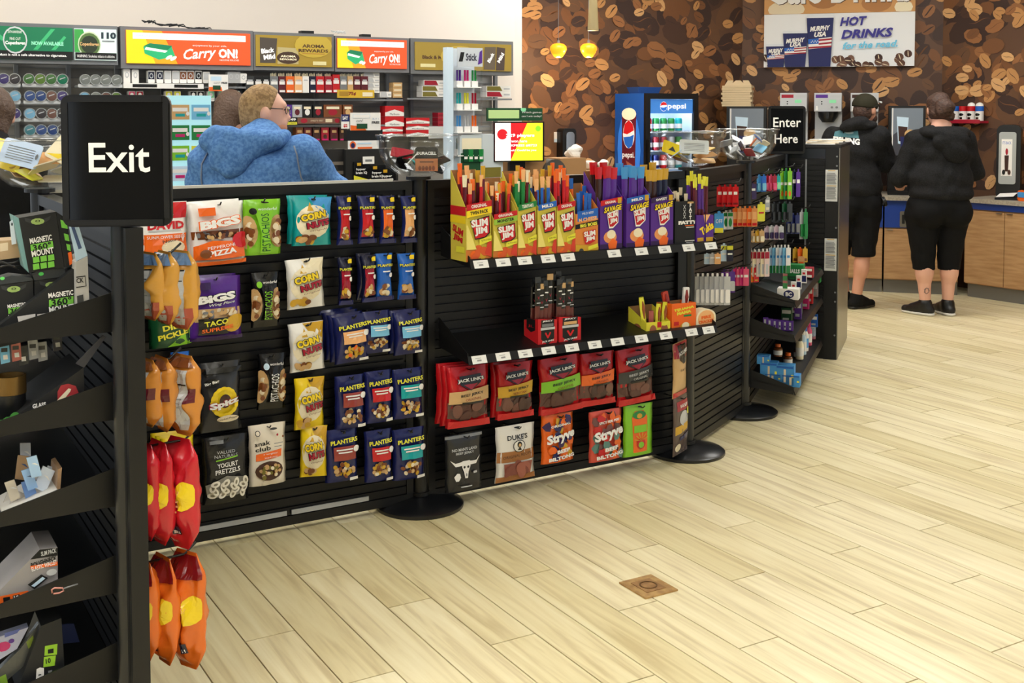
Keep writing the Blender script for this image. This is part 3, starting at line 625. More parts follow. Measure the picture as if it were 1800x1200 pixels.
hang(PB, (951,727,1007,811), 'biltong_bag', 'orange and navy patterned beef biltong bag', 'snack bag', 'orange', camo(['orange','red','navy','dpurp','gold'], 3, 'ORIGINAL'), 'pouch', off=.10, d=.02)
hang(PB, (1035,720,1092,808), 'biltong_bag', 'coral red and grey-green patterned beef biltong bag', 'snack bag', (214,84,66), camo([(214,84,66),'red',(90,130,120),'orange',(110,70,70)], 5, 'SPICY PERI PERI'), 'pouch', off=.10, d=.02)
hang(PB, (1095,710,1147,799), 'jerky_bag', 'lime green snack bag with an orange central panel', 'snack bag', 'lime', [P([(-.45,.08),(.5,.08),(.55,.75),(.3,.88),(-.3,.88),(-.5,.75)],'orange'), E(0,.8,.45,.08,'green'), E(0,.78,.18,.05,'gold'), R(-.4,.46,.48,.6,'lime'), E(.05,.24,.3,.1,'red'), E(.05,.22,.2,.06,'lime')] + [P([(.05,.3),(.05+.5*math.cos(t),.3+.16*math.sin(t)),(.05+.5*math.cos(t+.15),.3+.16*math.sin(t+.15))],'gold') for t in (.3,.8,1.3,1.8,2.3,2.8)] + [E(0,.965,.14,.014,'black')], 'pouch', off=.10, d=.018)

# ------------------------------------------------------------------ cartons of meat sticks on the shelves
def carton(pan, x0, x1, yb, yl, yr, yk, off, dep, base, ops, label, sideops=None, name='stick_carton', wob=.002, kind='card'):
    aL, zb = pan.px(x0, yb, off); aR, _ = pan.px(x1, yb, off); w = aR - aL; am = (aL+aR)/2; xm = (x0+x1)/2
    zb = pan.px(xm, yb, off)[1]; zl = pan.px(x0, yl, off)[1]-zb; zr = pan.px(x1, yr, off)[1]-zb; zk = pan.px(x0, yk, off-dep)[1]-zb
    mb = MB(); m = cm(base, kind); mi = cm((150,110,70), kind); h = w/2; t = .002
    mb.prism([(-h,0),(h,0),(h,zr),(-h,zl)], 0, t, m)
    mb.prism([(-h,0),(h,0),(h,zk),(-h,zk)], dep-t, dep, mi)
    for x, zf in ((-h, zl), (h-t, zr)):
        v = [(x,t,0),(x,dep-t,0),(x,dep-t,zk),(x,t,zf)]; v2 = [(x+t,)+q[1:] for q in v]
        mb.add(v+v2, [(0,3,2,1),(4,5,6,7),(0,1,5,4),(1,2,6,5),(2,3,7,6),(3,0,4,7)], m)
    mb.box((-h+t,t,0), (h-t,dep-t,t), mi)
    o = mb.build(name, X=pan.fr(am, off, zb)); tag(o, label, 'carton'); H = max(zl, zr)
    if ops: design('front_print', ops, flat(w, H, 0), w, H, o, kind, eps=.0005, grid=1)
    if sideops: design('side_print', sideops, lambda u, v, e: Vector((-h - e, dep*(.5 - u*.5), v*H)), dep, H, o, kind, eps=.0005, grid=1)
    return o, w, zk, am, zb
def stick(pan, a, off, z, L_, c1, c2, tip, label, group, lean=0, r=.0075, wide=1.0, foil=False):
    mb = MB(); k = SC(wide, .8, 1)
    mb.tube([(0,0,0),(0,0,L_*.5)], r, cm(c2), 8, k); mb.tube([(0,0,L_*.5),(0,0,L_*.86)], r*1.02, cm(c1), 8, k)
    mb.tube([(0,0,L_*.86),(0,0,L_*.93),(.0,0,L_)], [r*1.02, r*1.2, r*1.3], cm(tip), 8, SC(wide, .5, 1))
    o = mb.build('meat_stick', X=pan.fr(a, off, z) @ RY(lean), angle=50); tag(o, label, 'meat stick', group); return o
def SJ(topc, toptxt, band=None, bandtxt=None, btc='black', lo=.66):
    o = [R(-1,0,1,.2,(206,120,50))] + bits(0,.1,.8,.08,8,['orange',(214,90,40),'gold'],len(toptxt),.3) + [P([(-1,.2),(-.2,.2),(-.9,.6),(-1,.6)],(236,220,120)), P([(.45,.12),(1,.05),(1,.32),(.75,.36)],(206,60,40))]
    top = 1.0; o += [P([(-1,.90),(1,.985),(1,1.0),(-1,.999)],topc) if False else P([(-1,.83),(1,.90),(1,1.0),(-1,.935)],topc), T(toptxt,.0,.915,.055,'white',.62,6,.03)]
    y = .66 if not band else .58
    if band: o += [P([(-1,.72),(1,.79),(1,.90),(-1,.83)],band), T(bandtxt,.0,.81,.06,btc,.72,6,.04)]
    o += [P([(-.75,y+.09),(.8,y+.17),(.85,y-.12),(.45,y-.2),(-.35,y-.22),(-.5,y-.06)],'black'), P([(-.68,y+.07),(.74,y+.15),(.78,y-.11),(.4,y-.18),(-.32,y-.2),(-.46,y-.05)],'red')]
    o += [T('SLIM',.0,y+.055,.125,'white',.66,5,.05), T('JIM',.12,y-.085,.14,'white',.5,5,.05), P([(.0,.27),(.95,.33),(.95,.42),(.0,.36)],'lemon'), T('7g PROTEIN',.5,.345,.03,'black',.38,5), R(-.9,.03,.1,.05,'dkbrown')]
    return o
YG = (214,196,72)
side_sj = [R(-1,.75,1,.9,'red'), R(-1,.62,1,.74,'yellow'), T('SLIM',.0,.5,.12,'red',.7,-14,.05), T('JIM',.0,.36,.12,'red',.6,-14,.05), R(-.2,.14,.9,.24,'lemon')]
CT = [  # x0,x1,ybottom,yfl,yfr,yback, base, ops, label, stick colours, n, top y, label of sticks
 (819,863,459,366,351,298,YG,SJ('red','ORIGINAL','yellow','TWIN PACK'),'yellow twin pack stick carton at the left end of the shelf',('red','maroon','orange'),6,(288,330),'slim stick in the twin pack carton'),
 (867,908,457,384,369,312,YG,SJ('red','ORIGINAL',(150,190,60),'MONSTER'),'short yellow carton with a green monster band',('maroon','red','orange'),7,(318,340),'thick dark stick in the monster carton'),
 (910,942,455,365,352,300,YG,SJ('green','TERIYAKI'),'yellow stick carton with green top band',('green','maroon','orange'),5,(296,318),'slim stick in the green-topped carton'),
 (945,977,453,363,352,305,YG,SJ('blue','MILD'),'yellow stick carton with blue top band',('blue','maroon','peach'),5,(302,322),'slim stick in the blue-topped yellow carton'),
 (979,1010,451,363,352,298,YG,SJ('red','ORIGINAL'),'narrow yellow stick carton with red top band',('red','maroon','orange'),5,(288,310),'slim stick in the narrow red-topped carton')]
def sav(topc, txt):
    y = .64
    return [R(-1,0,1,.16,'dpurp'), E(-.1,.28,.6,.11,(230,150,90)), E(0,.33,.4,.08,'cream'), P([(-.2,.04),(.4,.04),(.55,.2),(.1,.26),(-.3,.16)],'orange'), P([(-1,.84),(1,.92),(1,1),(-1,.935)],topc), T(txt,-.1,.91,.045,'white',.5,6,.03), R(.55,.88,.9,.98,'gold')] + OT('SAVAGE',.1,.79,.1,'yellow','black',.84,8,.04,.3) + \
      [P([(-.45,y+.07),(.6,y+.13),(.6,y-.1),(.1,y-.2),(-.25,y-.2)],'white'), P([(-.4,y+.05),(.55,y+.11),(.55,y-.09),(.1,y-.17),(-.2,y-.17)],'red'), T('SLIM',.08,y+.045,.1,'white',.44,6,.05), T('JIM',.14,y-.07,.1,'white',.34,6,.05)]
CT += [(1011,1051,448,377,365,322,(222,134,56),[P([(-.8,.72),(1,.78),(1,1.0),(-.8,.94)],'blue'), T('MILD BEEF',.1,.9,.045,'white',.5,5), T('N CHEESE',.1,.77,.08,'peach',.8,5,.05), P([(-1,.56),(1,.64),(1,.74),(-1,.66)],'black'), T('BIG BOSS',.15,.65,.07,'lemon',.75,6,.05), E(-.5,.1,.22,.055,'black'), P([(-1,0),(1,0),(1,.18),(-1,.24)],'gold'), E(-.5,.1,.2,.05,'dkgrey'), P([(.1,.1),(.95,.16),(.95,.24),(.1,.18)],'lemon'), P([(-.35,.5),(.75,.55),(.7,.3),(.3,.24),(-.2,.24)],'red'), T('SLIM',.2,.46,.11,'white',.5,6,.05), T('JIM',.25,.34,.11,'white',.4,6,.05)],'orange carton with blue cheese stick label',('blue','orange','blue'),4,(318,350),'thin stick in the cheese stick carton'),
 (1055,1093,444,357,345,300,'purple',sav('red','ORIGINAL'),'purple carton with red top band and yellow script',('purple','dkbrown','red'),4,(290,296),'purple stick in the red-topped purple carton'),
 (1101,1141,442,353,340,300,'purple',sav('blue','MILD'),'purple carton with blue top band and yellow script',('purple','dkbrown','sky'),4,(290,296),'purple stick in the blue-topped purple carton'),
 (1144,1183,438,350,340,298,'purple',sav('dpurp','SWEET'),'purple carton with dark top band beside the black carton',('dkbrown','dnavy','gold'),4,(290,300),'brown stick in the dark-topped purple carton'),
 (1186,1221,432,354,354,342,(20,20,22),[T('FATTY',.3,.52,.08,'white',.95,0,.08), R(.0,.44,.9,.46,'orange'), R(.1,.40,.9,.42,'white'), R(.0,.1,.95,.12,'white'), R(.1,.06,.8,.08,'ltgrey'), T('F\nA\nT\nT',.5,.76,.36,'white',.16,0,.05), T('X\nX\nX',-.1,.76,.3,'ltgrey',.14,0,.02), R(.2,.94,.8,.98,'tan')],'black carton with stacked white capital letters',('tan','black','beige'),3,(334,342),'short stick in the black carton'),
 (1224,1254,431,378,378,366,'purple',[P([(-.2,1.0),(.6,1.0),(.0,.68)],'peach'), T('Takis',.2,.55,.26,'yellow',.8,24,.05), R(-.9,.14,-.2,.26,'gold'), R(.1,.1,.9,.26,'gold'), R(-.05,0,.05,1,'dpurp')],'short purple carton at the right end of the upper shelf',('purple','maroon','lemon'),6,(305,318),'tall stick in the short purple carton')]
rnd = random.Random(11)
for ci, (x0,x1,yb,yl,yr,yk,base,ops,lb,(c1,c2,tip),n,(ta,tb),sl) in enumerate(CT):
    dep = .125
    o, w, zk, am, zb = carton(PB, x0, x1, yb, yl, yr, yk, .235, dep, base, ops, lb, side_sj if ci == 0 else None)
    for i in range(n):
        for row in (0, 1):
            a = am - w/2 + .012 + (w-.024)*(i + .5*row*.6)/max(1, n-.6); of = .235 - .03 - .05*row
            px_top = rnd.uniform(ta, tb) - (6 if row else 0); zt = PB.px((x0+x1)/2, px_top, of)[1]
            cc = rnd.choice([c1, c1, c2]) if row == 0 else rnd.choice([c2, c1])
            wide = 1.0 if ci not in (6,7,8) else 1.9
            if ci in (6,7,8) and (row == 1 and i % 2): continue
            stick(PB, a, of, zb + .004, zt - zb - .004, cc, c2, rnd.choice([tip, tip, 'gold', 'cream', 'peach']) if ci < 5 else tip, '%s, %s from left in the %s row' % (sl, ('first','second','third','fourth','fifth','sixth','seventh')[i], ('front','rear')[row]), 'sticks in the ' + ' '.join(lb.split()[:6]), rnd.uniform(-3,3) if i not in (0, n-1) else 0, min(.0085, w/n*.46), wide)
# lower shelf
def red_ops(top): return [P([(-.7,.95),(.7,.95),(.7,.32),(0,.12),(-.7,.32)],'black'), T('JERKY',.0,.9,.06,'white',.55,0,.03), R(-.6,.72,.6,.82,top), R(-.75,.62,.75,.7,'ltgrey'), P([(-.35,.52),(-.2,.54),(0,.42),(.2,.54),(.35,.52),(.06,.34),(-.06,.34)],'red'), T('JACK LINKS',.0,.24,.07,'white',.62,4,.03)]
for ci, (x0,x1,yb,yt,lb,tp) in enumerate(((946,979,612,561,'left red carton of black-topped beef sticks on the lower shelf','grey'),(983,1021,608,557,'right red carton of black-topped beef sticks on the lower shelf','tan'))):
    o, w, zk, am, zb = carton(PB, x0, x1, yb, yt, yt, yt-2, .225, .11, 'red', red_ops(tp), lb, [P([(-.6,.95),(.6,.95),(.6,.6),(0,.5),(-.6,.6)],'black'), T('JL',0,.7,.1,'red',.4)])
    for i in range(4):
        for row in (0, 1):
            a = am - w/2 + .016 + (w-.032)*(i+.3*row)/3.4; of = .225 - .03 - .045*row; zt = PB.px((x0+x1)/2, rnd.uniform(484, 505) - 4*row, of)[1]; L_ = zt - zb - .004
            k = SC(1.25, .55, 1); mb = MB().tube([(0,0,0),(0,0,L_*.62)], .011, cm((96,40,36)), 8, k).tube([(0,0,L_*.62),(0,0,L_*.97)], .0115, cm('black'), 8, k).box((-.014,-.003,L_*.97), (.014,.003,L_*1.06), cm('tan' if row == 0 and i % 2 else 'dkgrey'))
            mb.add([(-.006,-.0072,L_*.78),(.0,-.0072,L_*.72),(.006,-.0072,L_*.78),(.0,-.0072,L_*.745)], [(0,1,2,3)], cm('crim')).box((-.008,-.0076,L_*.86), (.008,-.0068,L_*.88), cm('white')).box((-.009,-.0076,L_*.66), (.009,-.0068,L_*.675), cm('ltgrey'))
            s_ = mb.build('beef_stick', X=PB.fr(a, of, zb + .004) @ RY(rnd.uniform(-2, 2)), angle=50); tag(s_, 'black topped beef stick, %s red carton, %s from left in the %s row' % ('left' if ci == 0 else 'right', ('first','second','third','fourth')[i], ('front','rear')[row]), 'meat stick', 'beef sticks in the %s red carton' % ('left' if ci == 0 else 'right'))
o, w, zk, am, zb = carton(PB, 1136, 1178, 592, 567, 564, 535, .225, .13, (224,214,60), [E(-.45,.4,.3,.4,(150,90,60)), R(-.1,.6,.25,.95,'red'), E(.5,.4,.3,.4,(150,90,60)), E(.5,.8,.25,.12,'lemon')], 'yellow sausage carton on the lower shelf', [E(.0,.4,.5,.4,(150,90,60))])
for i in range(4):
    zt = PB.px(1157, (520,546,535,533)[i], .19)[1]; s_ = MB().tube([(0,0,0),(0,0,zt-zb-.02),(0,0,zt-zb)], [.013,.014,.012], cm('lemon' if i != 1 else (170,84,78)), 10, SC(1,.6,1)).build('sausage_pack', X=PB.fr(am - .045 + .032*i, .19, zb+.004) @ RY((-8,0,4,6)[i]), angle=50)
    tag(s_, ('leaning lemon yellow sausage packet sticking highest from the yellow carton','bare pink sausage packet in the yellow carton','third lemon sausage packet along in the yellow carton','right-hand lemon sausage packet in the yellow carton')[i], 'sausage packet')
    if i != 1: MB().tube([(0,-.0075,(zt-zb)*.45),(0,-.0085,(zt-zb)*.7),(0,-.0075,(zt-zb)*.9)], [.003,.008,.003], cm((150,80,50)), 8).build('sausage_print', s_)
o, w, zk, am, zb = carton(PB, 1181, 1223, 587, 534, 531, 528, .225, .11, 'orange', [T('TIJUANA',.0,.8,.1,'lemon',.85,5,.06), T('MAMA',.0,.69,.1,'lemon',.6,5,.06), R(-.05,.55,.6,.61,'green'), R(-.85,.3,-.45,.42,'red'), E(.1,.22,.45,.16,'gold'), E(.1,.28,.3,.1,'cream')], 'orange pickled sausage carton on the lower shelf')
for i, (dx, c, yt, ln_) in enumerate(((-.03,(190,60,40),508,-14),(.035,'white',506,4))):
    zt = PB.px(1202, yt, .18)[1]; s_ = MB().rbox((-.016,-.005,0), (.016,.005,zt-zb), .006, cm(c)).build('sausage_pack', X=PB.fr(am+dx, .18, zb+.004) @ RY(ln_))
    tag(s_, ('curved red sausage packet rising from the orange carton','white sausage packet with a red print in the orange carton')[i], 'sausage packet')
    MB().tube([(0,-.006,(zt-zb)*.6),(0,-.009,(zt-zb)*.78),(0,-.006,(zt-zb)*.94)], [.003,.009,.003], cm((140,50,50)), 8).build('sausage_print', s_)
aL, z_ = PB.px(1224, 582, .225); aR, _ = PB.px(1258, 580, .225); w = aR-aL; zt = PB.px(1241, 543, .225)[1]
pts = [(-w/2,0),(w/2,0)] + [(w/2*math.cos(t)*1.0, (zt-z_)*.62 + (zt-z_)*.38*math.sin(t)) for t in [math.pi*k/10 for k in range(11)]]
o = MB().prism(pts, 0, .05, cm('cream','card')).build('sausage_box', X=PB.fr((aL+aR)/2, .225, z_)); tag(o, 'cream tombstone shaped sausage box with orange lettering at the shelf end', 'carton')
design('front_print', [E(0,.55,.85,.4,'peach'), T('FIRE',0,.62,.15,'orange',.5,3,.06), T('CRACKER',0,.42,.15,'orange',.8,3,.06), R(-.6,.25,.6,.28,'orange')], flat(w, zt-z_, 0), w, zt-z_, o, 'card', eps=.0005, grid=1)

# ------------------------------------------------------------------ chip bags hung edge-on behind the exit post
m3 = GX.to_3d(); gy3 = GY.to_3d()
def end_pt(px_, py_, wo): return on_plane(px_, py_, Vector((p1.x, p1.y, 0)) + gy3*wo, gy3)
LV = [(446, 578, (206,150,60), [R(-.9,.02,.98,.3,(170,84,64)), R(.2,.08,.8,.78,'silver'), R(.22,.765,.78,.785,'black'), R(.22,.64,.78,.65,'black'), R(.28,.5,.7,.505,'dkgrey'), R(.28,.45,.7,.455,'dkgrey'), R(.28,.4,.7,.405,'dkgrey'), R(-.9,.84,.98,.98,(90,120,160))], 'golden foil chip bag with a silver facts panel, top hook', [(262,16),(290,10),(318,20)]),
      (630, 764, (200,130,50), [R(-.9,.45,.98,.62,'maroon'), T('S',.0,.54,.1,'white',.12,0,.04), R(.25,.1,.8,.85,'silver'), R(.27,.66,.78,.68,'black'), R(.3,.5,.72,.505,'dkgrey'), R(.3,.45,.72,.455,'dkgrey'), R(.3,.4,.72,.405,'dkgrey'), R(-.9,.88,.98,.98,'brown')], 'golden brown chip bag with a silver facts panel, second hook', [(258,14),(285,10),(322,22)]),
      (776, 962, (198,30,44), [E(.72,.52,.34,.13,'yellow'), T('SMILES?',.35,.55,.04,'peach',.3,0), R(.15,.46,.6,.475,'peach'), R(.15,.42,.6,.435,'peach'), R(.15,.38,.6,.395,'peach'), R(.1,.16,.5,.25,'dnavy'), R(.15,.17,.45,.2,'white'), E(-.1,.72,.3,.06,'tan')], 'red chip bag with a yellow sun disc, third hook', [(256,12),(280,14),(318,26)]),
      (978, 1172, (226,110,30), [E(.72,.55,.34,.12,'yellow'), T('SMILES?',.3,.56,.04,'peach',.3,0), R(-.9,.8,.98,.98,'dkred'), R(.1,.18,.5,.27,'dnavy'), R(.15,.19,.45,.22,'white'), P([(-.4,.68),(.1,.66),(-.1,.78)],'cream')], 'orange chip bag with a yellow sun disc, lowest hook', [(254,12),(288,14),(330,28)])]
for li, (y0, y1, base, ops, lb, xs) in enumerate(LV):
    wo = .05; tip = end_pt(345 if li > 1 else 318, (415, 600, 752, 988)[li] + (0 if li else 10), wo); zh = end_pt(300, y0, wo).z - .004
    L_ = max(.12, (tip - Vector((p1.x, p1.y, tip.z))).dot(m3))
    X = PE.root.matrix_world.inverted() @ (FR(Vector((p1.x,p1.y,0)) + gy3*wo, math.atan2(m3.y, m3.x) + math.pi/2, zh) )
    h_ = link('peg_hook', MB().tube([(0,-.032,0),(0,-L_+.03,.004),(0,-L_,.03)], .0034, M_HOOK, 6).mesh('peg_hook', True), PE.root, X)
    for i, (xc, yw) in enumerate(xs):
        q = end_pt(xc, (y0+y1)/2, wo); zb = end_pt(xc, y1, wo).z + (.012*(2-i) if i < 2 else 0); h = zh + .012 - zb; o_ = ('innermost ', 'middle ', 'front ')[i]
        bag('chip_bag', o_ + lb, 'snack bag', FR(q, PE.th + math.radians(yw), zb), .135, h, .042, base, ops, 'chip', seed=li*3.3 + i*1.7)
# ------------------------------------------------------------------ goods on the tilted shelves at left
def sp(px_, py_, wo): q = end_pt(px_, py_, wo); return ((q - Vector((p1.x, p1.y, 0))).dot(m3), q.z)
def slab(name, label, cat, pts, wo, dep, base, ops=(), kind='card', grp=None, parent=None):
    """flat-sided board or box seen from its side: outline given where the photo shows it on the plane wo behind the post"""
    q = [sp(x, y, wo) for x, y in pts]; X = FR(Vector((p1.x, p1.y, 0)) + gy3*wo, G)
    o = MB().prism(q, 0, dep, cm(base, kind)).build(name, parent, X=X if parent is None else None)
    if parent is None: tag(o, label, cat, grp)
    if ops:
        oo = []
        for op in ops:
            if op[0] == 'T':
                _, s, x0, x1, y0, y1, c, rot, b = op; c0 = sp((x0+x1)/2, (y0+y1)/2, wo); wd = abs(sp(x1, y0, wo)[0] - sp(x0, y0, wo)[0]); ht = abs(sp(x0, y0, wo)[1] - sp(x0, y1, wo)[1])
                oo.append(T(s, c0[0], c0[1], ht, c, wd/2, rot, b))
            elif op[0] == 'P': oo.append(P([sp(x, y, wo) for x, y in op[1]], op[2]))
            else:
                _, x, y, rx, ry, c, rot = op; c0 = sp(x, y, wo); s_ = 1/720; oo.append(E(c0[0], c0[1], rx*s_, ry*s_, c, rot))
        design('side_print', oo, lambda u, v, e: Vector((u, -e, v)), 2, 1, o, kind, eps=.0005, grid=1)
    return o
def tx(s, x0, x1, y0, y1, c, rot=4, b=.03): return ('T', s, x0, x1, y0, y1, c, rot, b)
def pg(pts, c): return ('P', pts, c)
def el(x, y, rx, ry, c, rot=0): return ('E', x, y, rx, ry, c, rot)
LIME = (120,196,70)
def mount_art(x, y, s=1.0, txt=True):
    o = [pg([(x-28*s,y-8*s),(x-10*s,y-4*s),(x-10*s,y+6*s),(x-26*s,y)],'dkgrey'), pg([(x+28*s,y-12*s),(x+10*s,y-4*s),(x+10*s,y+6*s),(x+26*s,y-4*s)],'dkgrey'), el(x,y,14*s,7*s,(150,176,100)), el(x,y-1*s,5*s,2.4*s,'black'), el(x,y-1*s,3*s,1.4*s,(150,176,100))]
    if txt: o += [tx('MAGNETIC',x-14*s,x+26*s,y+31*s,y+39*s,'white'), pg([(x-13*s,y+42*s),(x+28*s,y+37*s),(x+28*s,y+48*s),(x-12*s,y+54*s)],LIME), tx('360°',x-8*s,x+24*s,y+40*s,y+51*s,'black'), tx('MOUNT',x-12*s,x+28*s,y+53*s,y+63*s,'white')]
    return o
BK = (26,27,28)
slab('display_tray', 'black cardboard tray lettered magnetic mount with a diagonal cut side', 'display tray', [(-8,577),(130,473),(133,580),(-8,612)], .085, .2, BK,
    [tx('MAGNETIC',85,129,512,521,'white'), pg([(86,527),(129,520),(129,533),(86,539)],LIME), tx('360°',90,126,523,536,'black'), tx('MOUNT',86,130,536,547,'white'), pg([(30,556),(62,551),(62,564),(34,572)],(200,196,192)), pg([(65,552),(95,548),(65,562)],(196,190,190))])
b_ = slab('mount_box', 'black phone mount box tilted on top of the other mount boxes', 'box', [(33,383),(98,372),(113,470),(51,479)], .11, .08, BK,
    mount_art(66,389,.82,False) + [tx('MAGNETIC',52,91,415,425,'white',8), pg([(53,430),(92,423),(94,436),(54,441)],LIME), tx('360°',57,90,427,438,'black',8), tx('MOUNT',55,94,437,448,'white',8)] + [pg([(57+13*i,452-2*i+12*j),(68+13*i,450-2*i+12*j),(69+13*i,460-2*i+12*j),(58+13*i,462-2*i+12*j)],LIME) for i in range(3) for j in range(2)])
slab('side_face', '', '', [(98.5,372),(117,384),(130,468),(113.5,470)], .111, .07, (20,21,22), [pg([(106,386),(117,390),(119,402),(108,400)],LIME), pg([(112,410),(120,412),(122,424),(114,422)],LIME), pg([(116,428),(123,430),(124,441),(118,439)],LIME), pg([(119,444),(125,442),(128,462),(122,466)],'orange')], parent=b_)
slab('painted_lit_face', '', '', [(22,378),(32.5,383),(50.5,479),(42,470)], .112, .06, (110,150,150), parent=b_)  # teal light on the black box's left side, put into the colour
b_ = slab('mount_box', 'black phone mount box standing upright in front at the far left', 'box', [(-14,503),(58,494),(60,572),(-14,585)], .115, .09, BK, mount_art(24,508,.8))
slab('top_flap', '', '', [(-14,494),(20,484),(56,488),(58,493),(-14,502)], .116, .06, (52,56,58), [el(4,489,4,3,(110,220,110))], parent=b_)
b_ = slab('mount_box', 'black phone mount box standing right behind the tray edge', 'box', [(60.5,494),(118,486),(120,560),(61,572)], .116, .09, BK, mount_art(90,500,.75,False))
slab('top_flap', '', '', [(56,480),(70,474),(112,470),(117,485),(60.5,493)], .118, .05, (56,60,62), [el(72,481,4.5,3.4,(90,210,100))], parent=b_)
slab('display_box', 'pale grey cardboard display box behind the magnetic mount tray', 'display box', [(133,461),(154,450),(157,532),(134,541)], .06, .12, (178,176,172),
    [pg([(134,486),(150,484),(152,503),(134,506)],'black'), pg([(134,488),(149,486),(150.5,502),(134,504)],(178,176,172)), tx('CK',134,147,488,497,'black',3), pg([(135,520),(146,517),(147,533),(136,537)],'dkgrey')])
slab('info_card', 'pale blue instruction card standing in the grey display box', 'card', [(118,380),(134,382),(154,449),(134,459)], .064, .004, (186,212,230), [pg([(124,396),(130,396),(144,436),(138,438)],(70,90,130)), pg([(122,388),(126,388),(130,400),(126,400)],(90,110,150))])
slab('hang_card', 'small white hang card beside the tilted mount box', 'card', [(17,390),(23,386),(29,428),(21,430)], .13, .004, (206,216,226), [el(21,394,1.6,3,(60,70,80))])
slab('wooden_box', 'small tan wooden box at the far left of the top shelf', 'box', [(-10,424),(34,421),(36,452),(-10,458)], .14, .08, (176,148,112), [pg([(0,428),(14,426),(14,440),(0,442)],(214,196,166))])
for i in range(4):
    o = MB().tube([Vector(end_pt(-6+10*k, 472-5*i - 6*math.sin(k*.8+i), .12)) for k in range(5)], .0028, M_RUB, 6).build('charging_cable', smooth=True); tag(o, 'thin black cable looped beside the mount boxes', 'cable', 'black cables on the top left shelf')
# second shelf: ashtray display
o = slab('display_tray', 'black cardboard tray lettered glass butt with a red badge', 'display tray', [(-8,757),(30,729),(147,646),(149,715),(-8,772)], .085, .2, (30,30,31),
    [tx('GLASS',57,81,708,716,'white',4,.05), tx('BUTT',57,81,717,726,'white',4,.05), pg([(101,704),(101,688),(107,677),(120,674),(133,678),(138,690),(138,699),(118,708),(108,710)],(168,48,54)), pg([(92,717),(100,703),(106,709)],'orange'), pg([(100,703),(120,682),(125,683),(123,688),(106,709)],'cream')] +
    [q for x, y in ((28,734),(14,742),(2,747)) for q in (el(x-3,y-4,8,6,(70,140,60),30), el(x+3,y+2,4,5.5,'black',20), el(x+3,y+2,3,4.4,'white',20))] + [pg([(42,731),(48,725),(53,731)],'tan')])
slab('rear_flap', '', '', [(132,638),(147,645.5),(186,591),(180,588)], .09, .004, (66,66,72), parent=o)
c_ = end_pt(18, 690, .15); zz = end_pt(18, 740, .15).z
t = thing('ashtray_jar', 'black jar ashtray with a bronze notched rim', 'ashtray', FR(c_, 0, .844)); hh = end_pt(18, 690, .15).z - .844; r_ = .037
MB().lathe([(0,0),(r_-.004,0),(r_-.001,.01),(r_-.001,hh-.001),(0,hh-.001)], M_RUB, 28).build('jar', t, angle=40)
MB().lathe([(r_,hh),(r_+.001,hh),(r_+.001,hh+.045),(r_-.004,hh+.045),(r_-.006,hh+.02),(0,hh+.018)], mat('bronze_metal', (128,100,56), .35, metal=.8), 28).build('rim', t, angle=40)
for i, (x, y, c) in enumerate(((8,622,'ltblue'),(28,618,(200,110,100)),(40,625,'dkgrey'),(58,615,'ltgrey'),(74,618,'silver'),(100,600,'dnavy'))):
    slab('hanging_trinket', ('pale blue','coral tipped','charcoal','light grey','silvery','dark navy')[i] + ' small packaged trinket hanging above the ashtray jar', 'packaged trinket', [(x-9,y-16),(x+8,y-18),(x+10,y+14),(x-6,y+18)], .14+.01*i, .006, c, [pg([(x-6,y-10),(x+5,y-11),(x+5,y-4),(x-6,y-3)],'dkgrey'), pg([(x-3,y+2),(x+5,y+1),(x+6,y+9),(x-2,y+10)],'white')], 'film')
# third shelf: white tray of packets
o = slab('display_tray', 'low white cardboard tray holding loose clear packets', 'display tray', [(8,909),(102,858),(102,880),(8,922)], .085, .17, (226,222,216), [el(93,871,5,4.4,(176,40,50)), pg([(43,893),(58,886),(59,894),(45,902)],'dkgrey'), el(51,893,4,3,'peach'), pg([(62,890),(75,876),(92,876),(88,880),(70,888)],(180,170,170)), el(34,906,4.5,3,'gold')])
slab('kraft_back', '', '', [(100,822),(107,819),(104,860),(98,862)], .1, .1, (160,128,96), parent=o)
rn = random.Random(4)
PK = [((170,205,240),60,820),((150,190,236),52,842),((214,226,240),78,842),((120,160,220),52,862),((226,214,190),22,862),((214,206,196),30,885),((206,216,226),88,838),((186,150,110),40,822),((230,224,214),14,888),((90,80,110),68,862),((200,206,216),45,800)]
for i, (c, x, y) in enumerate(PK):
    a = rn.uniform(-.5,.5); w_, h_ = rn.uniform(9,12), rn.uniform(16,22); pts = [(x + sx*w_*math.cos(a) - sy*h_*math.sin(a), y + sx*w_*math.sin(a) + sy*h_*math.cos(a)) for sx, sy in ((-1,-1),(1,-1),(1,1),(-1,1))]
    slab('sample_packet', ('pale blue packet at the top','mid blue packet at left','whitish blue packet at right','deeper blue packet low','cream packet at the far left','beige packet near the front','pale grey packet by the kraft edge','tan packet near the back','ivory packet in the front corner','dark violet packet in the middle','upright light grey packet')[i] + ' in the white tray', 'packet', pts, .10+.011*i, .004, c, [pg([((pts[0][0]*2+pts[2][0])/3,(pts[0][1]*2+pts[2][1])/3),((pts[1][0]*2+pts[3][0])/3,(pts[1][1]*2+pts[3][1])/3),((pts[2][0]+pts[1][0]*1)/2,(pts[2][1]+pts[1][1])/2)], (80,100,140) if i % 2 else 'white')], 'film')
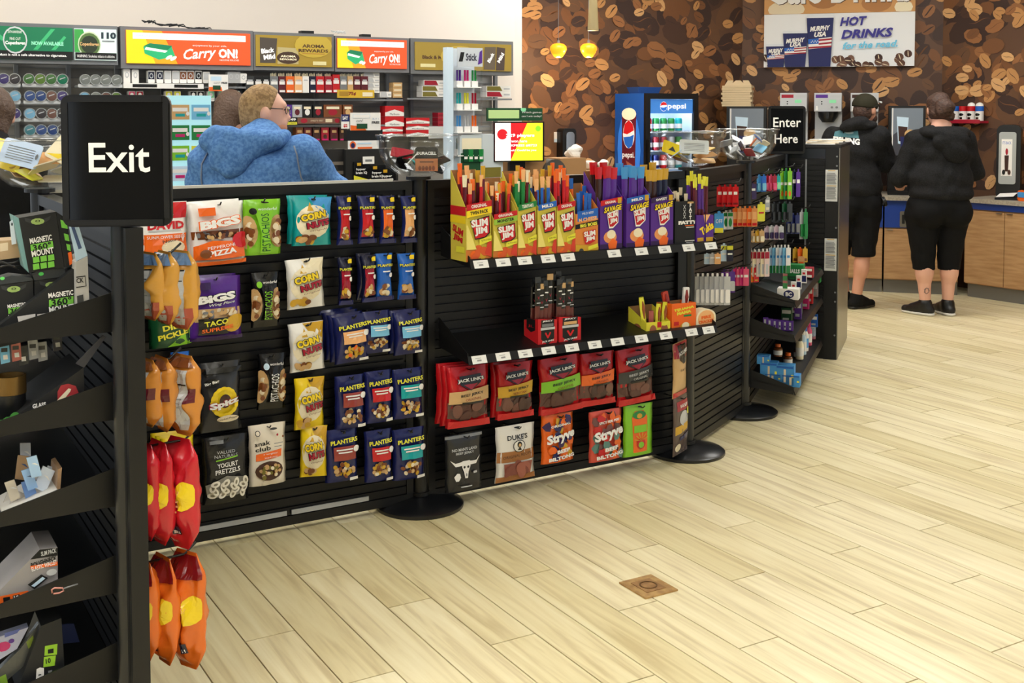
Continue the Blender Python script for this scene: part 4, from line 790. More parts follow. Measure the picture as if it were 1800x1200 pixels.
# fourth shelf: wallet display, key clip
slab('wallet_display', 'grey and orange cut-out display of wallets on the fourth left shelf', 'display tray', [(-6,1043),(55,981),(70,965),(101,962),(102,1030),(70,1052),(-6,1066)], .085, .14, (150,146,146),
    [pg([(53,983),(70,965.5),(101,962.5),(101,976)],'black'), tx('SLIM PACK',72,99,966,974,'ltgrey'), tx('ROUGHNECK',54,100,982,991,'black',8,.04), pg([(53,994),(101,986),(101,993),(54,1000)],'orange'), tx('ELASTIC WALLET',55,100,989,997,'white',8,.02), pg([(-5,1048),(48,1037),(68,1049),(-5,1065)],'orange'), pg([(22,1046),(34,1043),(34,1055),(23,1057)],'black'), tx('10',24,33,1045,1054,'white',4,.04), pg([(5,1049),(17,1047),(18,1058),(6,1060)],'black'), pg([(39,1043),(51,1040),(52,1050),(40,1053)],'black'), pg([(48,1026),(72,1008),(84,1014),(60,1034)],'black'), pg([(54,1028),(74,1012),(79,1015),(60,1030)],'paleb'), el(90,1004,9,6,'ltgrey')])
o = MB().tube([end_pt(x, y, .03) for x, y in ((92,1042),(91,1036),(96,1033),(110,1033),(112,1038),(104,1042),(94,1043))], .0022, mat('rose_metal', (214,150,140), .3, metal=.6), 6).tube([end_pt(x, y, .03) for x, y in ((112,1034),(124,1030),(137,1026))], .002, M_GREYM, 6).build('key_clip', smooth=True); tag(o, 'rose coloured key clip lying at the fourth shelf edge', 'key clip')
# lowest shelf: cables
slab('cable_box', 'black cable package with two lime tags on the lowest left shelf', 'box', [(30,1215),(72,1100),(108,1086),(116,1215)], .085, .1, (30,31,32), [pg([(79,1135),(101,1131),(100,1150),(78,1152)],(150,200,50)), pg([(84,1141),(94,1139),(94,1147),(84,1148)],'black'), pg([(77,1154),(98,1151),(96,1169),(76,1172)],(150,200,50)), tx('10',80,89,1156,1165,'black',4,.04), pg([(64,1175),(70,1172),(77,1173),(77,1205),(62,1208)],'white'), pg([(84,1178),(91,1176),(91,1183),(85,1185)],'grey'), pg([(84,1185),(91,1183),(88,1205),(79,1208)],'white'), pg([(67,1184),(72,1183),(72,1185),(67,1186)],'black'), pg([(67,1190),(72,1189),(72,1191),(67,1192)],'black')])
slab('blue_card', 'dark blue hang card behind the black cable package', 'card', [(102,1098),(130,1096),(140,1128),(102,1132)], .2, .004, (52,62,104))
slab('blister_pack', 'clear blister pack with a magenta item at the bottom left corner', 'blister pack', [(-10,1122),(50,1102),(30,1140),(-10,1165)], .12, .03, (176,180,206), [el(6,1136,12,9,'magenta'), el(20,1126,5,4,'purple'), pg([(8,1112),(36,1104),(30,1112),(8,1120)],(80,96,170))], 'film')
slab('blister_pack', 'second clear blister pack with lime print at the bottom left corner', 'blister pack', [(36,1140),(68,1096),(72,1108),(44,1168),(-10,1215),(-10,1185)], .11, .02, (74,76,72), [pg([(46,1128),(58,1116),(60,1128),(50,1140)],(120,140,50)), pg([(-6,1192),(10,1184),(14,1200),(-4,1210)],(130,170,60))], 'film')

# ------------------------------------------------------------------ what lies in the clear bowls
def loose(p, dx, dy, z, w_, h_, c, label, ops=None, rot=(70, 0, 0), name='packet', cat='packet', grp=None, d=.004):
    X = TR(p.x+dx, p.y+dy, z) @ RZ(rot[2]) @ RY(rot[1]) @ RX(rot[0]-90)
    o = MB().rbox((-w_/2,-d/2,-h_/2), (w_/2,d/2,h_/2), min(w_, h_)*.12, cm(c)).build(name, X=X); tag(o, label, cat, grp)
    if ops: design('front_print', ops, flat(w_, h_, -d/2, 0, -h_/2), w_, h_, o, 'card', eps=.0004, grid=1)
    return o
zb0 = 1.36
lines = [R(-.7,.2+.1*i,.7,.23+.1*i,'grey') for i in range(6)]
loose(p0, -.02, -.10, 1.475, .13, .085, (196,214,238), 'pale blue hang card on top in the leftmost bowl', lines + [E(.85,.5,.07,.12,'grey')], (70,14,0), 'hang_card', 'card')
loose(p0, -.09, -.06, 1.47, .12, .10, 'yellow', 'yellow packet at the left of the leftmost bowl', [P([(-.5,.3),(.5,.3),(0,.8)],'gold')], (64,20,10))
loose(p0, .10, -.02, 1.485, .10, .11, 'cream', 'cream and yellow packet standing at right in the leftmost bowl', [P([(-.9,.1),(.9,.1),(.9,.5)],'yellow')], (50,25,-10))
for i in range(9):
    a = i*2.3; loose(p0, .06*math.cos(a)*(1+.6*(i % 2)), .07*math.sin(a), 1.385+.009*i, .11, .07, ('cream','tan','lemon','white','dkred','beige','silver','gold','peach')[i], ('cream','tan','lemon yellow','white','dark red','beige','silver','gold','peach')[i] + ' packet in the pile inside the leftmost bowl', None, (14+8*(i % 3), 12*(i % 2), i*47))
loose(p2, .04, -.095, 1.425, .09, .095, 'black', 'black and copper battery pack standing in the clear bowl', [R(-.98,.0,.98,.52,(176,110,70)), T('DURACELL',0,.74,.13,'white',.86,0,.03), R(-.6,.36,.6,.4,'dkbrown')] + [E(-.6+.3*i,.12,.13,.1,(120,70,50)) for i in range(5)], (84,0,4), 'battery_pack', 'battery pack', d=.014)
for i in range(8):
    a = i*2.1 + .4; loose(p2, .065*math.cos(a)*(1+.3*(i % 2)), .06*math.sin(a), 1.388+.008*i, .09, .06, ('dkgrey','black','teal','grey','black','white','dkgrey','crim')[i], ('charcoal','black','teal','grey','plain black','white','dark grey','red')[i] + ' packet lying under the batteries in the bowl', None, (25+10*(i % 3), 20-10*(i % 3), i*52))
loose(p3, .01, -.09, 1.45, .135, .065, (226,230,232), 'white hang card with fine print in the bowl beside the fridge', lines, (74,3,0), 'hang_card', 'card')
loose(p3, -.085, -.05, 1.44, .10, .06, 'yellow', 'yellow packet at the left in the bowl beside the fridge', [P([(-.4,.3),(.4,.3),(0,.7)],'dkgrey')], (70,20,15))
for i in range(8):
    a = i*2.0 + .2; loose(p3, .075*math.cos(a), .07*math.sin(a), 1.382+.009*i, .10, .06, ('tan','brown','silver','peach','olive','paleb','gold','beige')[i], ('tan','brown','silver','peach','olive','pale blue','golden','beige')[i] + ' packet in the pile under the white hang card', None, (18+8*(i % 3), 10*(i % 2), i*49))
for i in range(14):
    a = i*2.4; k = .035 + .008*i if i < 10 else .06; loose(p4, k*math.cos(a), k*math.sin(a), 1.385+.0065*i, .07, .05, ('silver','white','crim','dkgrey','silver','ltblue','silver','black','cream','silver','orange','white','silver','blue')[i], ('first','second','red','dark grey','third','light blue','fourth','black','cream','fifth','orange','white topped','topmost','blue striped')[i] + ' small packet heaped in the silvery bowl', [R(-.8,.3,.8,.6,'white')] if i % 3 == 0 else None, (30+12*(i % 4), 25-12*(i % 4), i*61))

# ------------------------------------------------------------------ carded goods hanging on the angled panels
def u_pt(pan, a, x, y): return on_plane(x, y, pan.loc(a, 0, 0), pan.u3)
CARDN = [0]
def card_row(x0, x1, y0, y1, n, cols, what, ops=None, clear_=False, white_hook=False):
    pan = PC if x0 < 1296 else PD
    a = max(.06, min(pan.L-.08, pan.px(x0-5, (y0+y1)/2, .02)[0])); tip = None
    names = ['first','second','third','fourth','fifth','sixth','seventh','eighth']
    for i in range(n):
        xc = x0 + (x1-x0)*(i+.5)/n; q = u_pt(pan, a, xc, y1); zt = u_pt(pan, a, xc, y0).z; h = zt - q.z; s = 2050/q.y
        w_ = max(.03, (x1-x0)/n/s*1.15); c = cols[i % len(cols)]
        X = FR(q, pan.th + math.radians(-52)) 
        mb = MB().rbox((-w_/2,-.003,0), (w_/2,.0,h*.9), w_*.12, cm(c, 'film')).rbox((-w_*.18,-.002,h*.9), (w_*.18,-.001,h), w_*.1, cm('white' if white_hook else c, 'film'))
        if clear_: mb.rbox((-w_*.38,-.012,h*.08), (w_*.38,-.0032,h*.5), w_*.2, cm('ltgrey' if clear_ is True else clear_, 'film'))
        o = mb.build('hanging_packet', X=X)
        lab = ('%s from the left on its hook' % names[i] if n > 1 else 'alone on its hook'); tag(o, '%s, %s' % (what, lab), 'packet', 'packets on hooks of the angled panels')
        oo = ops or [R(-.8,.62,.8,.8,'white'), R(-.6,.5,.6,.54,'ltgrey'), R(-.7,.12,.7,.3,'cream')]
        if not clear_: design('front_print', oo, flat(w_, h*.9, -.003), w_, h*.9, o, 'film', eps=.0004, grid=1)
        tip = q
    off = (tip - pan.loc(a, 0, tip.z)).dot(pan.n3) + .03; zh = u_pt(pan, a, x1, y0).z - .004
    L_ = max(.05, off); rise = .03
    link('peg_hook', MB().tube([(0,-.01,0),(0,-L_+.01,rise*.8),(0,-L_,rise+.012)], .003, M_HOOK, 6).mesh('peg_hook', True), pan.root, TR(a, 0, zh - .008))
wt = [R(-.7,.55,.7,.7,'white')]
card_row(1260,1297,324,363,4,['red'],'red gum packet in the top row', [R(-.6,.6,.6,.75,'white'), R(-.8,.1,.8,.2,'dkred')])
card_row(1298,1314,321,350,2,['navy'],'navy packet with yellow top', [R(-.9,.75,.9,.95,'lemon'), R(-.6,.4,.6,.5,'white')])
card_row(1315,1329,320,350,1,['dpurp'],'violet blue packet in the top row', wt)
card_row(1330,1346,306,337,2,['sky','blue'],'bright blue blister card near the top', clear_='ltblue')
card_row(1346,1364,306,336,3,['crim','pink'],'crimson pink blister card near the top', clear_='pink')
card_row(1364,1371,306,334,1,['teal'],'teal blister card near the top', clear_='mint')
card_row(1371,1391,295,350,3,['lime','green'],'tall green packet near the enter sign', [R(-.7,.5,.7,.6,'white'), E(0,.2,.5,.1,'orange')])
card_row(1392,1406,297,346,2,['dnavy','purple'],'tall dark violet packet below the enter sign', wt)
card_row(1256,1271,371,409,1,['sky'],'blue and yellow box packet in the second row', [R(-.9,0,.9,.25,'lemon'), T('OFF',0,.6,.2,'white',.7)])
card_row(1272,1287,369,403,2,['white','ltgrey'],'white and green packet in the second row', [E(0,.4,.6,.25,'green'), R(-.8,.75,.8,.95,'green')])
card_row(1288,1330,362,398,5,['orange',(226,150,90),(220,140,80)],'orange packet in the second row', [R(-.7,.4,.7,.8,'peach'), R(-.8,.05,.8,.2,'red')])
card_row(1331,1344,355,389,1,['lemon'],'yellow packet in the second row', [R(-.7,.45,.7,.55,'red')])
card_row(1345,1352,343,372,1,['silver'],'grey silver packet in the second row')
card_row(1356,1392,354,390,4,['dkgrey','black','dkgreen'],'dark blister card in the second row', clear_='dkgrey')
card_row(1382,1405,374,411,3,['navy'],'navy blister card with clear front', clear_='grey')
card_row(1405,1419,367,420,2,['silver','green'],'tall clear green card', clear_='green')
card_row(1300,1316,411,440,1,['ltblue'],'light blue and orange packet in the third row', [R(-.8,.05,.8,.35,'orange'), R(-.7,.6,.7,.8,'white')])
card_row(1321,1342,403,426,3,['tan','gold'],'small gold card in the third row', clear_='cream')
card_row(1343,1377,395,421,4,[(206,180,196),'ltgrey'],'small pinkish clear card in the third row', clear_='dpurp')
card_row(1238,1266,444,464,3,['paleb','ltgrey','peach'],'pale blue packet below the upper shelf', wt)
card_row(1267,1288,427,459,2,['paleb','dnavy'],'navy packet with yellow top below the gum', [R(-.9,.7,.9,.95,'lemon'), R(-.7,.4,.7,.5,'white')])
card_row(1393,1419,434,461,3,['gold','orange'],'orange box packet by the slatted end panel', [R(-.7,.1,.7,.3,'brown')])
card_row(1309,1351,437,486,6,['cream',(226,200,196)],'red topped white card in the fourth row', [R(-.9,.72,.9,.98,'crim'), R(-.5,.1,.5,.5,'ltgrey')], white_hook=True)
card_row(1352,1388,430,480,6,['paleb','ltblue','white'],'blue and white card with green foot', [R(-.9,.0,.9,.3,'green'), R(-.6,.6,.6,.7,'sky')], white_hook=True)
card_row(1269,1290,473,514,3,['purple',(150,90,150)],'purple lip balm card in the bottom row', clear_='ltgrey')
card_row(1290,1314,469,502,4,['magenta','pink'],'magenta card in the bottom row', [R(-.7,.5,.7,.65,'white')])
card_row(1314,1332,467,496,3,['red','orange'],'red orange card in the bottom row', [R(-.7,.5,.7,.65,'cream'), R(-.6,.1,.6,.2,'gold')])
card_row(1222,1282,480,536,7,['ltgrey','silver'],'clear and white toothbrush card in the bottom row', clear_='white', white_hook=True)

# ------------------------------------------------------------------ medicines on the three right-hand shelves
TH4 = math.atan2(-PD.u.x, PD.u.y)
def item(x0, x1, y0, y1, off, base, label, cat='box', ops=None, dep=None, kind='box', cap=None, yaw=0, name='medicine_box', grp=None):
    a, z = PD.px((x0+x1)/2, y1, off); a = max(.075, min(1.40, a)); q = PD.loc(a, off, 0); s = 2050/q.y; w_ = (x1-x0)/s; h_ = (y1-y0)/s
    zf = min((.60,.415,.135), key=lambda t_: abs(t_ + .02 - z)); tz = zf + .045*(1-off/.255)
    if z > tz + .06: tz += .085
    z = tz + .004
    X = FR(q, TH4 + math.radians(yaw), z); dep = dep or w_*.7
    if kind == 'box':
        o = MB().box((-w_/2,0,0), (w_/2,dep,h_), cm(base,'card')).build(name, X=X); tag(o, label, cat, grp)
        design('front_print', ops or [R(-.85,.6,.85,.85,'white'), R(-.7,.15,.5,.3,'ltgrey')], flat(w_, h_, 0), w_, h_, o, 'card', eps=.0005, grid=1)
    else:
        r = w_/2; t = o = thing('bottle', label, 'bottle', X @ TR(0, r, 0))
        MB().lathe([(0,0),(r*.95,0),(r,.004),(r,h_*.62),(r*.6,h_*.76),(0,h_*.76)], cm(base), 16).build('body', t, angle=45)
        MB().lathe([(0,h_*.765),(r*.62,h_*.765),(r*.62,h_*.99),(r*.5,h_),(0,h_)], cm(cap), 16).build('cap', t, angle=45)
        MB().lathe([(r*1.01,h_*.14),(r*1.02,h_*.14),(r*1.02,h_*.5),(r*1.01,h_*.5)], cm('white' if base != 'white' else 'sky'), 16).build('label_band', t, angle=45)
    return o
hal = [T('HALLS',0,.55,.3,'white',.6,0,.05), R(-.9,.05,.9,.2,'dkgreen'), E(0,.55,.0,.0,'white')]
item(1379,1412,472,497,.16,'green','left green cough drop carton on the top medicine shelf', ops=hal); item(1412,1445,472,496,.19,'green','right green cough drop carton on the top medicine shelf', ops=hal)
for i, (x, c) in enumerate(((1416,'peach'),(1428,'cream'),(1440,'beige'))): item(x,x+11,461,476,.13,c,('peach','cream','beige')[i]+' small box behind the green cough drop cartons', ops=[R(-.8,.1,.8,.4,'orange')])
item(1396,1428,486,503,.20,'crim','low red and white box in front of green cartons', ops=[R(-.9,.7,.9,.95,'white'), R(-.9,.05,.9,.3,'white')])
for i, x in enumerate((1390,1399,1408)): item(x,x+9,497,521,.225,'white',('left','middle','right')[i]+' white and navy tube pack on the top medicine shelf', ops=[R(-.9,.1,.9,.55,'navy'), R(-.5,.65,.5,.8,'red')])
item(1358,1395,512,531,.215,'white','white tray lettered in a blue oval, holding green sachets', ops=[E(.1,.5,.5,.38,'navy'), T('BC',.1,.5,.4,'white',.3,0,.05)], cat='tray', name='sachet_tray')
for i in range(6):
    a, z = PD.px(1361+6*i, 514, .20); q = PD.loc(max(.08, a), .20, 0); o = MB().box((-.012,-.001+.006*(i % 2),0), (.012,.001+.006*(i % 2),.04), cm('green')).box((-.012,-.0015+.006*(i % 2),.032), (.012,.0015+.006*(i % 2),.045), cm((150,90,90))).build('sachet', X=FR(q, TH4, z-.004)); tag(o, 'green powder sachet standing in the white tray', 'sachet', 'green sachets in the tray')
for i in range(6): item(1340+9*i,1348.5+9*i,577+1.5*i,597+1*i,.10+.024*i,'purple','%s purple box from the left on the middle medicine shelf' % ('first','second','third','fourth','fifth','sixth')[i], ops=[R(-.6,.1,.2,.85,'ltgrey'), R(-.5,.3,.1,.5,'dpurp')])
item(1373,1391,553,578,.17,'dkgreen','left dark green box on the middle medicine shelf'); item(1391,1409,552,580,.19,'dkgreen','right dark green box on the middle medicine shelf', ops=[R(-.9,.05,.9,.5,'white'), R(-.6,.2,.2,.4,'crim')])
for i, (x,y,c) in enumerate(((1396,545,'purple'),(1409,540,'magenta'),(1416,532,'red'),(1425,525,'paleb'),(1432,515,'orange'),(1440,508,'ltgrey'),(1446,506,'blue'))): item(x,x+12,y,y+34-2*i,.215,c,('violet','magenta','bright red','pale blue','orange','light grey','deep blue')[i]+' upright box along the middle medicine shelf edge')
bl = [R(-.12,.15,.12,.8,'beige'), R(.7,.4,.95,.55,'lemon'), R(-.9,.85,.9,.95,'blue')]
for i, (x0,x1,y0,y1,of) in enumerate(((1331,1361,630,664,.12),(1363,1395,632,668,.205),(1332,1361,665,680,.14),(1362,1394,669,690,.235),(1308,1330,652,668,.09))): item(x0,x1,y0,y1,of,'sky',('upper left','upper right','lower left','lower right','half hidden leftmost')[i]+' sky blue box on the lowest medicine shelf', ops=bl)
for i, x in enumerate((1358,1376,1394)): item(x,x+16,610,632,.13+.03*i,'brown',('left','middle','right')[i]+' orange capped bottle behind the blue boxes', kind='bottle', cap='orange')
for i, (x,y,b,c) in enumerate(((1406,604,'white','blue'),(1420,600,'white','navy'),(1426,580,'pink','pink'),(1412,587,'pink','magenta'),(1402,625,'paleb','white'),(1397,630,'cream','black'))): item(x,x+14,y,y+46-3*(i % 2),.20,b,('white bottle with blue cap','white bottle with navy cap','tall pink bottle with pink cap','pink bottle with magenta cap','pale blue bottle with white cap','cream bottle with black cap')[i]+' on the lowest medicine shelf', kind='bottle', cap=c)

# ------------------------------------------------------------------ steel end cabinet with notices
t = thing('end_cabinet', 'black end cabinet with steel side and two printed notices', 'cabinet', FR(PD.loc(1.545, .344, 0), TH4)); w_ = .33; dp = .78
MB().box((-w_,0,.0), (0,dp,1.375), M_FIX).build('body', t)
MB().box((.0005,.0,.0), (.006,dp,1.375), M_STEEL).build('steel_side', t)
MB().box((-w_-.01,-.012,1.376), (.012,dp,1.395), M_RUB).build('top', t)
sm = MB().box((-w_+.01,-.008,0), (-.085,-.0005,.027), M_SLAT).mesh('slat')
for i in range(30): link('slat', sm, t, TR(0, 0, .28+.034*i))
MB().box((-.082,-.01,.0), (-.0005,-.0005,1.375), M_FIX).build('front_stile', t)
MB().box((-w_+.01,-.006,1.305), (-.085,-.0005,1.37), mat('dark_glass', (40,44,48), .12)).build('glass_strip', t)
MB().box((-.21,-.014,.28), (-.20,-.0085,1.3), M_GREYM).build('upright', t)
for z0, z1, nm in ((1.03,1.235,0),(.58,.79,1)):
    n_ = MB().box((-.082,-.0125,z0), (-.006,-.0105,z1), mat('notice_paper', (206,206,202), .6)).build('notice', t)
    design('notice_print', [R(-.6,.96,.6,.98,'gold'), R(-.8,.48,.8,.5,'gold')] + [R(-.8,.08+.04*k,.8-.2*(k % 3)*.5,.1+.04*k,'grey') for k in list(range(10))+list(range(12,21))], flat(.076, z1-z0, -.0125, -.044, z0), .076, z1-z0, n_, 'card', eps=.0003, grid=1)
for z in (1.32,1.26,.86,.44,.38,.16): MB().lathe([(0,0),(.006,0),(.005,.004),(0,.005)], M_GREYM, 10).build('screw', t, X=TR(-.012,-.0105,z) @ RX(90))
for i in range(5):
    o = MB().box((-.1,-.07,0), (.1,.07,.006), cm('beige' if i % 2 else 'white','card')).build('paper_stack', X=FR(PD.loc(1.545,.344,0), TH4, 1.3955+.0065*i) @ TR(-.13+.012*i,.1+.015*i,0) @ RZ(i*11)); tag(o, ('lowest','second lowest','middle','second highest','top')[i] + ' folded paper lying on the black end cabinet', 'paper')
# brass floor box
bx = on_floor(1139.5, 1032); t = thing('floor_box', 'square brass electrical cover set in the plank floor', 'floor cover', FR(bx, G, 0)); M_BR = mottled(mat('worn_brass', (196,160,104), .4, metal=.35), (170,132,84), 30)
MB().box((-.068,-.075,.0005), (.068,.075,.006), M_BR).build('cover_plate', t)
MB().box((-.04,-.046,.0065), (.04,.046,.008), mottled(mat('worn_brass_lid', (176,136,88), .42, metal=.35), (150,112,72), 40)).build('lid', t)
MB().lathe([(.026,.0085),(.031,.0085),(.031,.0098),(.026,.0098),(.026,.0085)], mat('dark_brass', (110,78,44), .4, metal=.5), 28).build('ring', t, angle=40)
# ------------------------------------------------------------------ tobacco rack along the back wall
class Face:
    def __init__(s, O, th):
        s.O = Vector(O); s.th = th; s.u = Vector((math.cos(th), math.sin(th))); s.n = Vector((s.u.y, -s.u.x)); s.u3 = s.u.to_3d(); s.n3 = s.n.to_3d()
    loc = Panel.loc; px = Panel.px; fr = Panel.fr
RK = Face(Vector((0, 8.65)) - GX*3.9, G)
def fbox(F, x0, y0, x1, y1, off, dep, base, name, label, cat, ops=None, kind='card', grp=None, yaw=0, r=0, parent=None):
    """upright box whose front shows at the given place of the photo, standing off in front of plane F"""
    xm = (x0+x1)/2; aL = F.px(x0, (y0+y1)/2, off)[0]; aR = F.px(x1, (y0+y1)/2, off)[0]; zb = F.px(xm, y1, off)[1]; zt = F.px(xm, y0, off)[1]
    w_, h_ = aR-aL, zt-zb; mb = MB(); m = cm(base, kind)
    mb.rbox((-w_/2,0,0), (w_/2,dep,h_), r*min(w_, h_), m) if r else mb.box((-w_/2,0,0), (w_/2,dep,h_), m)
    X = F.fr((aL+aR)/2, off, zb, yaw); o = mb.build(name, X=X) if parent is None else mb.build(name, parent, X=parent.matrix_world.inverted() @ X)
    if parent is None: tag(o, label, cat, grp)
    if ops: design('front_print', ops, flat(w_, h_, 0), w_, h_, o, kind, eps=.0006, grid=1)
    return o
t = thing('tobacco_rack', 'grey metal tobacco rack running along the back wall', 'rack', RK.fr(0, 0, 0))
MB().box((-.35,.30,.3), (3.9,.33,2.1), mat('grey_slat_back', (150,148,144), .5)).build('back_panel', t)
for i in range(22): MB().box((-.35,.293,.62+.06*i), (3.9,.2995,.624+.06*i), M_GREYM).build('back_wire', t)
for a in [RK.px(x, 140, -.28)[0] for x in (-40,28,120,205,285,420,555,680,722,800,870)]: MB().box((a-.012,.26,.3), (a+.012,.2925,2.0), M_GREYM).build('upright', t)
for x0, x1, y in ((205,708,172),(490,706,220),(716,900,172),(716,860,222),(205,480,150)):
    a0, z = RK.px(x0, y, -.02); a1, z1 = RK.px(x1, y + (2 if y > 180 else 0), -.02)
    MB().box((a0,.02,z-.012), (a1,.2585,z), M_GREYM).build('rack_shelf', t)
WARN = 'WARNING: This product contains nicotine. Nicotine is an addictive chemical.'
def carry(bw):
    return [P([(-1,0),(-.55,0),(-.75,1),(-1,1)],'yellow'), P([(-.55,0),(-.2,0),(-.45,1),(-.75,1)],(250,160,30)), R(-.9,.74,.92,.93,'white'), T(WARN,.0,.835,.07,(120,170,200),.86), P([(-.72,.3),(-.5,.12),(-.24,.24),(-.3,.55),(-.66,.6),(-.74,.5)],(40,170,110)), P([(-.74,.52),(-.36,.42),(-.28,.56),(-.64,.62)],(20,120,80)), P([(-.72,.42),(-.4,.34),(-.36,.4),(-.7,.5)],'white'), E(-.34,.2,.06,.05,'white',30), E(-.27,.17,.06,.05,'white',30), T('enjoyment by your side.',.32,.58,.07,'white',.28), T('Carry',.16,.3,.42,'white',.27,6,.02,.35), T('ON!',.62,.36,.3,'white',.16,0,.05), T('NICOTINE POUCHES',.64,.15,.05,'white',.16)]
BML = [P([(-.9,.1),(-.5,.1),(-.45,.9),(-.9,.92)],(70,62,54)), T('Black',-.7,.5,.16,'white',.17,8,.04), T('Mild',-.66,.3,.16,'white',.15,8,.04), P([(-.45,.08),(.1,.08),(.1,.6),(-.45,.62)],(170,156,110)), E(-.17,.28,.3,.2,(60,40,26)), T('AROMA',-.17,.33,.07,'cream',.2,0,.03), T('REWARDS',-.17,.23,.06,'cream',.22,0,.03), E(.5,.7,.5,.4,(176,150,52)), T('AROMA',.5,.68,.11,(70,44,20),.3,0,.04), T('REWARDS',.5,.53,.11,(70,44,20),.4,0,.04), R(.2,.42,.8,.44,(150,90,40)), R(.48,.06,.84,.18,(200,190,140))]
BM2 = [E(-.62,.4,.0,.0,'gold'), T('Black & Mild',-.62,.46,.13,(70,44,20),.24,0,.04), R(-.9,.1,-.6,.22,(200,190,140)), P([(.4,.05),(.64,.05),(.66,.9),(.42,.88)],(90,78,62)), P([(.66,.03),(.84,.03),(.86,.86),(.68,.9)],(70,56,48)), T('Black',.55,.5,.14,'white',.1,60,.04), T('Mild',.76,.5,.14,'white',.1,60,.04), E(-.1,.5,.4,.4,(176,150,60))]
COP = [R(-1,.0,1,.26,'black'), P([(.1,.3),(.5,.95),(.6,.95),(.2,.3)],(60,170,110)), P([(.5,.3),(.8,.75),(.85,.7),(.6,.3)],(60,170,110)), P([(-.95,.98),(-.6,.55),(-.5,.6),(-.85,.98)],(60,170,110)), E(-.3,.58,.27,.42,'ltgrey'), E(-.3,.58,.24,.37,(20,110,70)), T('200TH ANNIVERSARY',-.3,.83,.08,'white',.16), T('FINE CUT',-.3,.62,.08,'white',.12), T('Copenhagen',-.3,.48,.14,'white',.22,0,.04), T('NOW AVAILABLE',.42,.5,.12,(150,230,190),.36,0,.04), T('This product is not a safe alternative to cigarettes.',-.05,.12,.1,'white',.9,0,.02), E(-.86,.6,.2,.4,(120,150,140)), T('WARNING:',-.9,.12,.1,'white',.06)]
COP2 = [P([(-1,.25),(-.2,.25),(-.6,.98),(-1,.98)],(60,150,70)), E(-.3,.5,.55,.42,(190,200,170)), E(-.3,.5,.5,.37,(84,110,60)), E(-.3,.5,.4,.28,(40,50,36)), T('Copenhagen',-.3,.5,.14,'tan',.46,0,.03), T('110',.62,.8,.22,(40,50,60),.36,0,.06), R(.3,.6,.9,.64,'grey'), R(-.98,.03,.98,.24,'black'), T('WARNING: Smokeless tobacco is addictive.',0,.13,.09,'white',.9)]
HD = [(-30,47,128,104,(20,110,74),COP,'green backlit sign of a round tin above the tin racks',.02),(131,51,205,106,(216,232,226),COP2,'small white and green backlit sign with a price of 110',.02),(222,56,440,113,(238,84,36),carry(1),'wide orange backlit sign reading Carry ON above the white canisters',.02),(450,63,583,117,(150,124,40),BML,'gold backlit sign reading AROMA REWARDS',.02),(593,69,715,120,(238,84,36),carry(1),'narrower orange backlit sign reading Carry ON',.02),(730,76,899,124,(146,122,44),BM2,'gold sign with two dark packs at the rack end',.02)]
frames = [(-40,42,207,112),(212,50,445,122),(446,58,587,124),(589,65,719,127),(722,70,902,131)]
for x0, y0, x1, y1 in frames: fbox(RK, x0, y0, x1, y1, .0, .16, (118,120,124), 'header_frame', '', '', None, 'card', parent=t)
for x0, y0, x1, y1, b, ops, lb, _ in HD: fbox(RK, x0, y0, x1, y1, .012, .0115, b, 'backlit_sign', lb, 'sign', ops, 'glow')
# things lying on top of the header
for i, (x0, x1, y0, y1) in enumerate(((187,214,47,54),(241,279,48,56),(530,552,54,64),(637,652,60,67))):
    fbox(RK, x0, y0, x1, y1+3, -.05, .06, 'black', 'power_adapter', ('leftmost flat','second wider flat','tall boxy','small rightmost')[i] + ' black power adapter on top of the rack signs', 'adapter')
for i, (x, wd, y) in enumerate(((262,14,44),(300,30,50),(350,26,56),(595,14,62))):
    pts = [RK.loc(*RK.px(x + wd*math.cos(k*1.1)*(.5+.5*math.sin(k*.7)), y - 3 - 4*math.sin(k*1.7), -.06)[:1], -.06, RK.px(x, y - 3 - 5*abs(math.sin(k*1.7)), -.06)[1]) for k in range(14)]
    o = MB().tube(pts, .004, M_RUB if i < 3 else M_TAG, 5).build('power_cable', smooth=True); tag(o, ('first','second','third','white')[i] + ' tangled cable on top of the rack signs', 'cable')
# round tins in trays
tin_c = {'g': (70,110,60), 'g2': (90,120,50), 'gr': (120,124,120), 'b': (50,70,120), 'bk': (60,56,58), 'br': (110,80,70), 'lb': (120,170,200), 'p': (70,60,110), 'dg': (30,110,80), 'n': (60,80,130), 't': (70,120,130)}
TG = [(138,[(6,'p'),(25,'bk')],(0,36)),(138,[(50,'g'),(70,'g2'),(89,'g'),(109,'dg')],(39,119)),(139,[(149,'gr'),(167,'gr'),(185,'gr'),(204,'gr')],(137,215)),(168,[(7,'b'),(26,'lb')],(-4,36)),(168,[(52,'n'),(71,'b'),(90,'br'),(109,'p')],(41,119)),
      (199,[(8,'p'),(26,'p')],(-2,36)),(199,[(52,'lb'),(72,'bk'),(91,'br'),(108,'bk')],(42,119)),(228,[(52,'t'),(72,'n'),(92,'b'),(109,'bk')],(42,119)),(170,[(148,'lb'),(168,'gr'),(186,'br'),(204,'g2')],(137,215))]
M_RIM = mat('tin_rim', (196,198,196), .3, metal=.7)
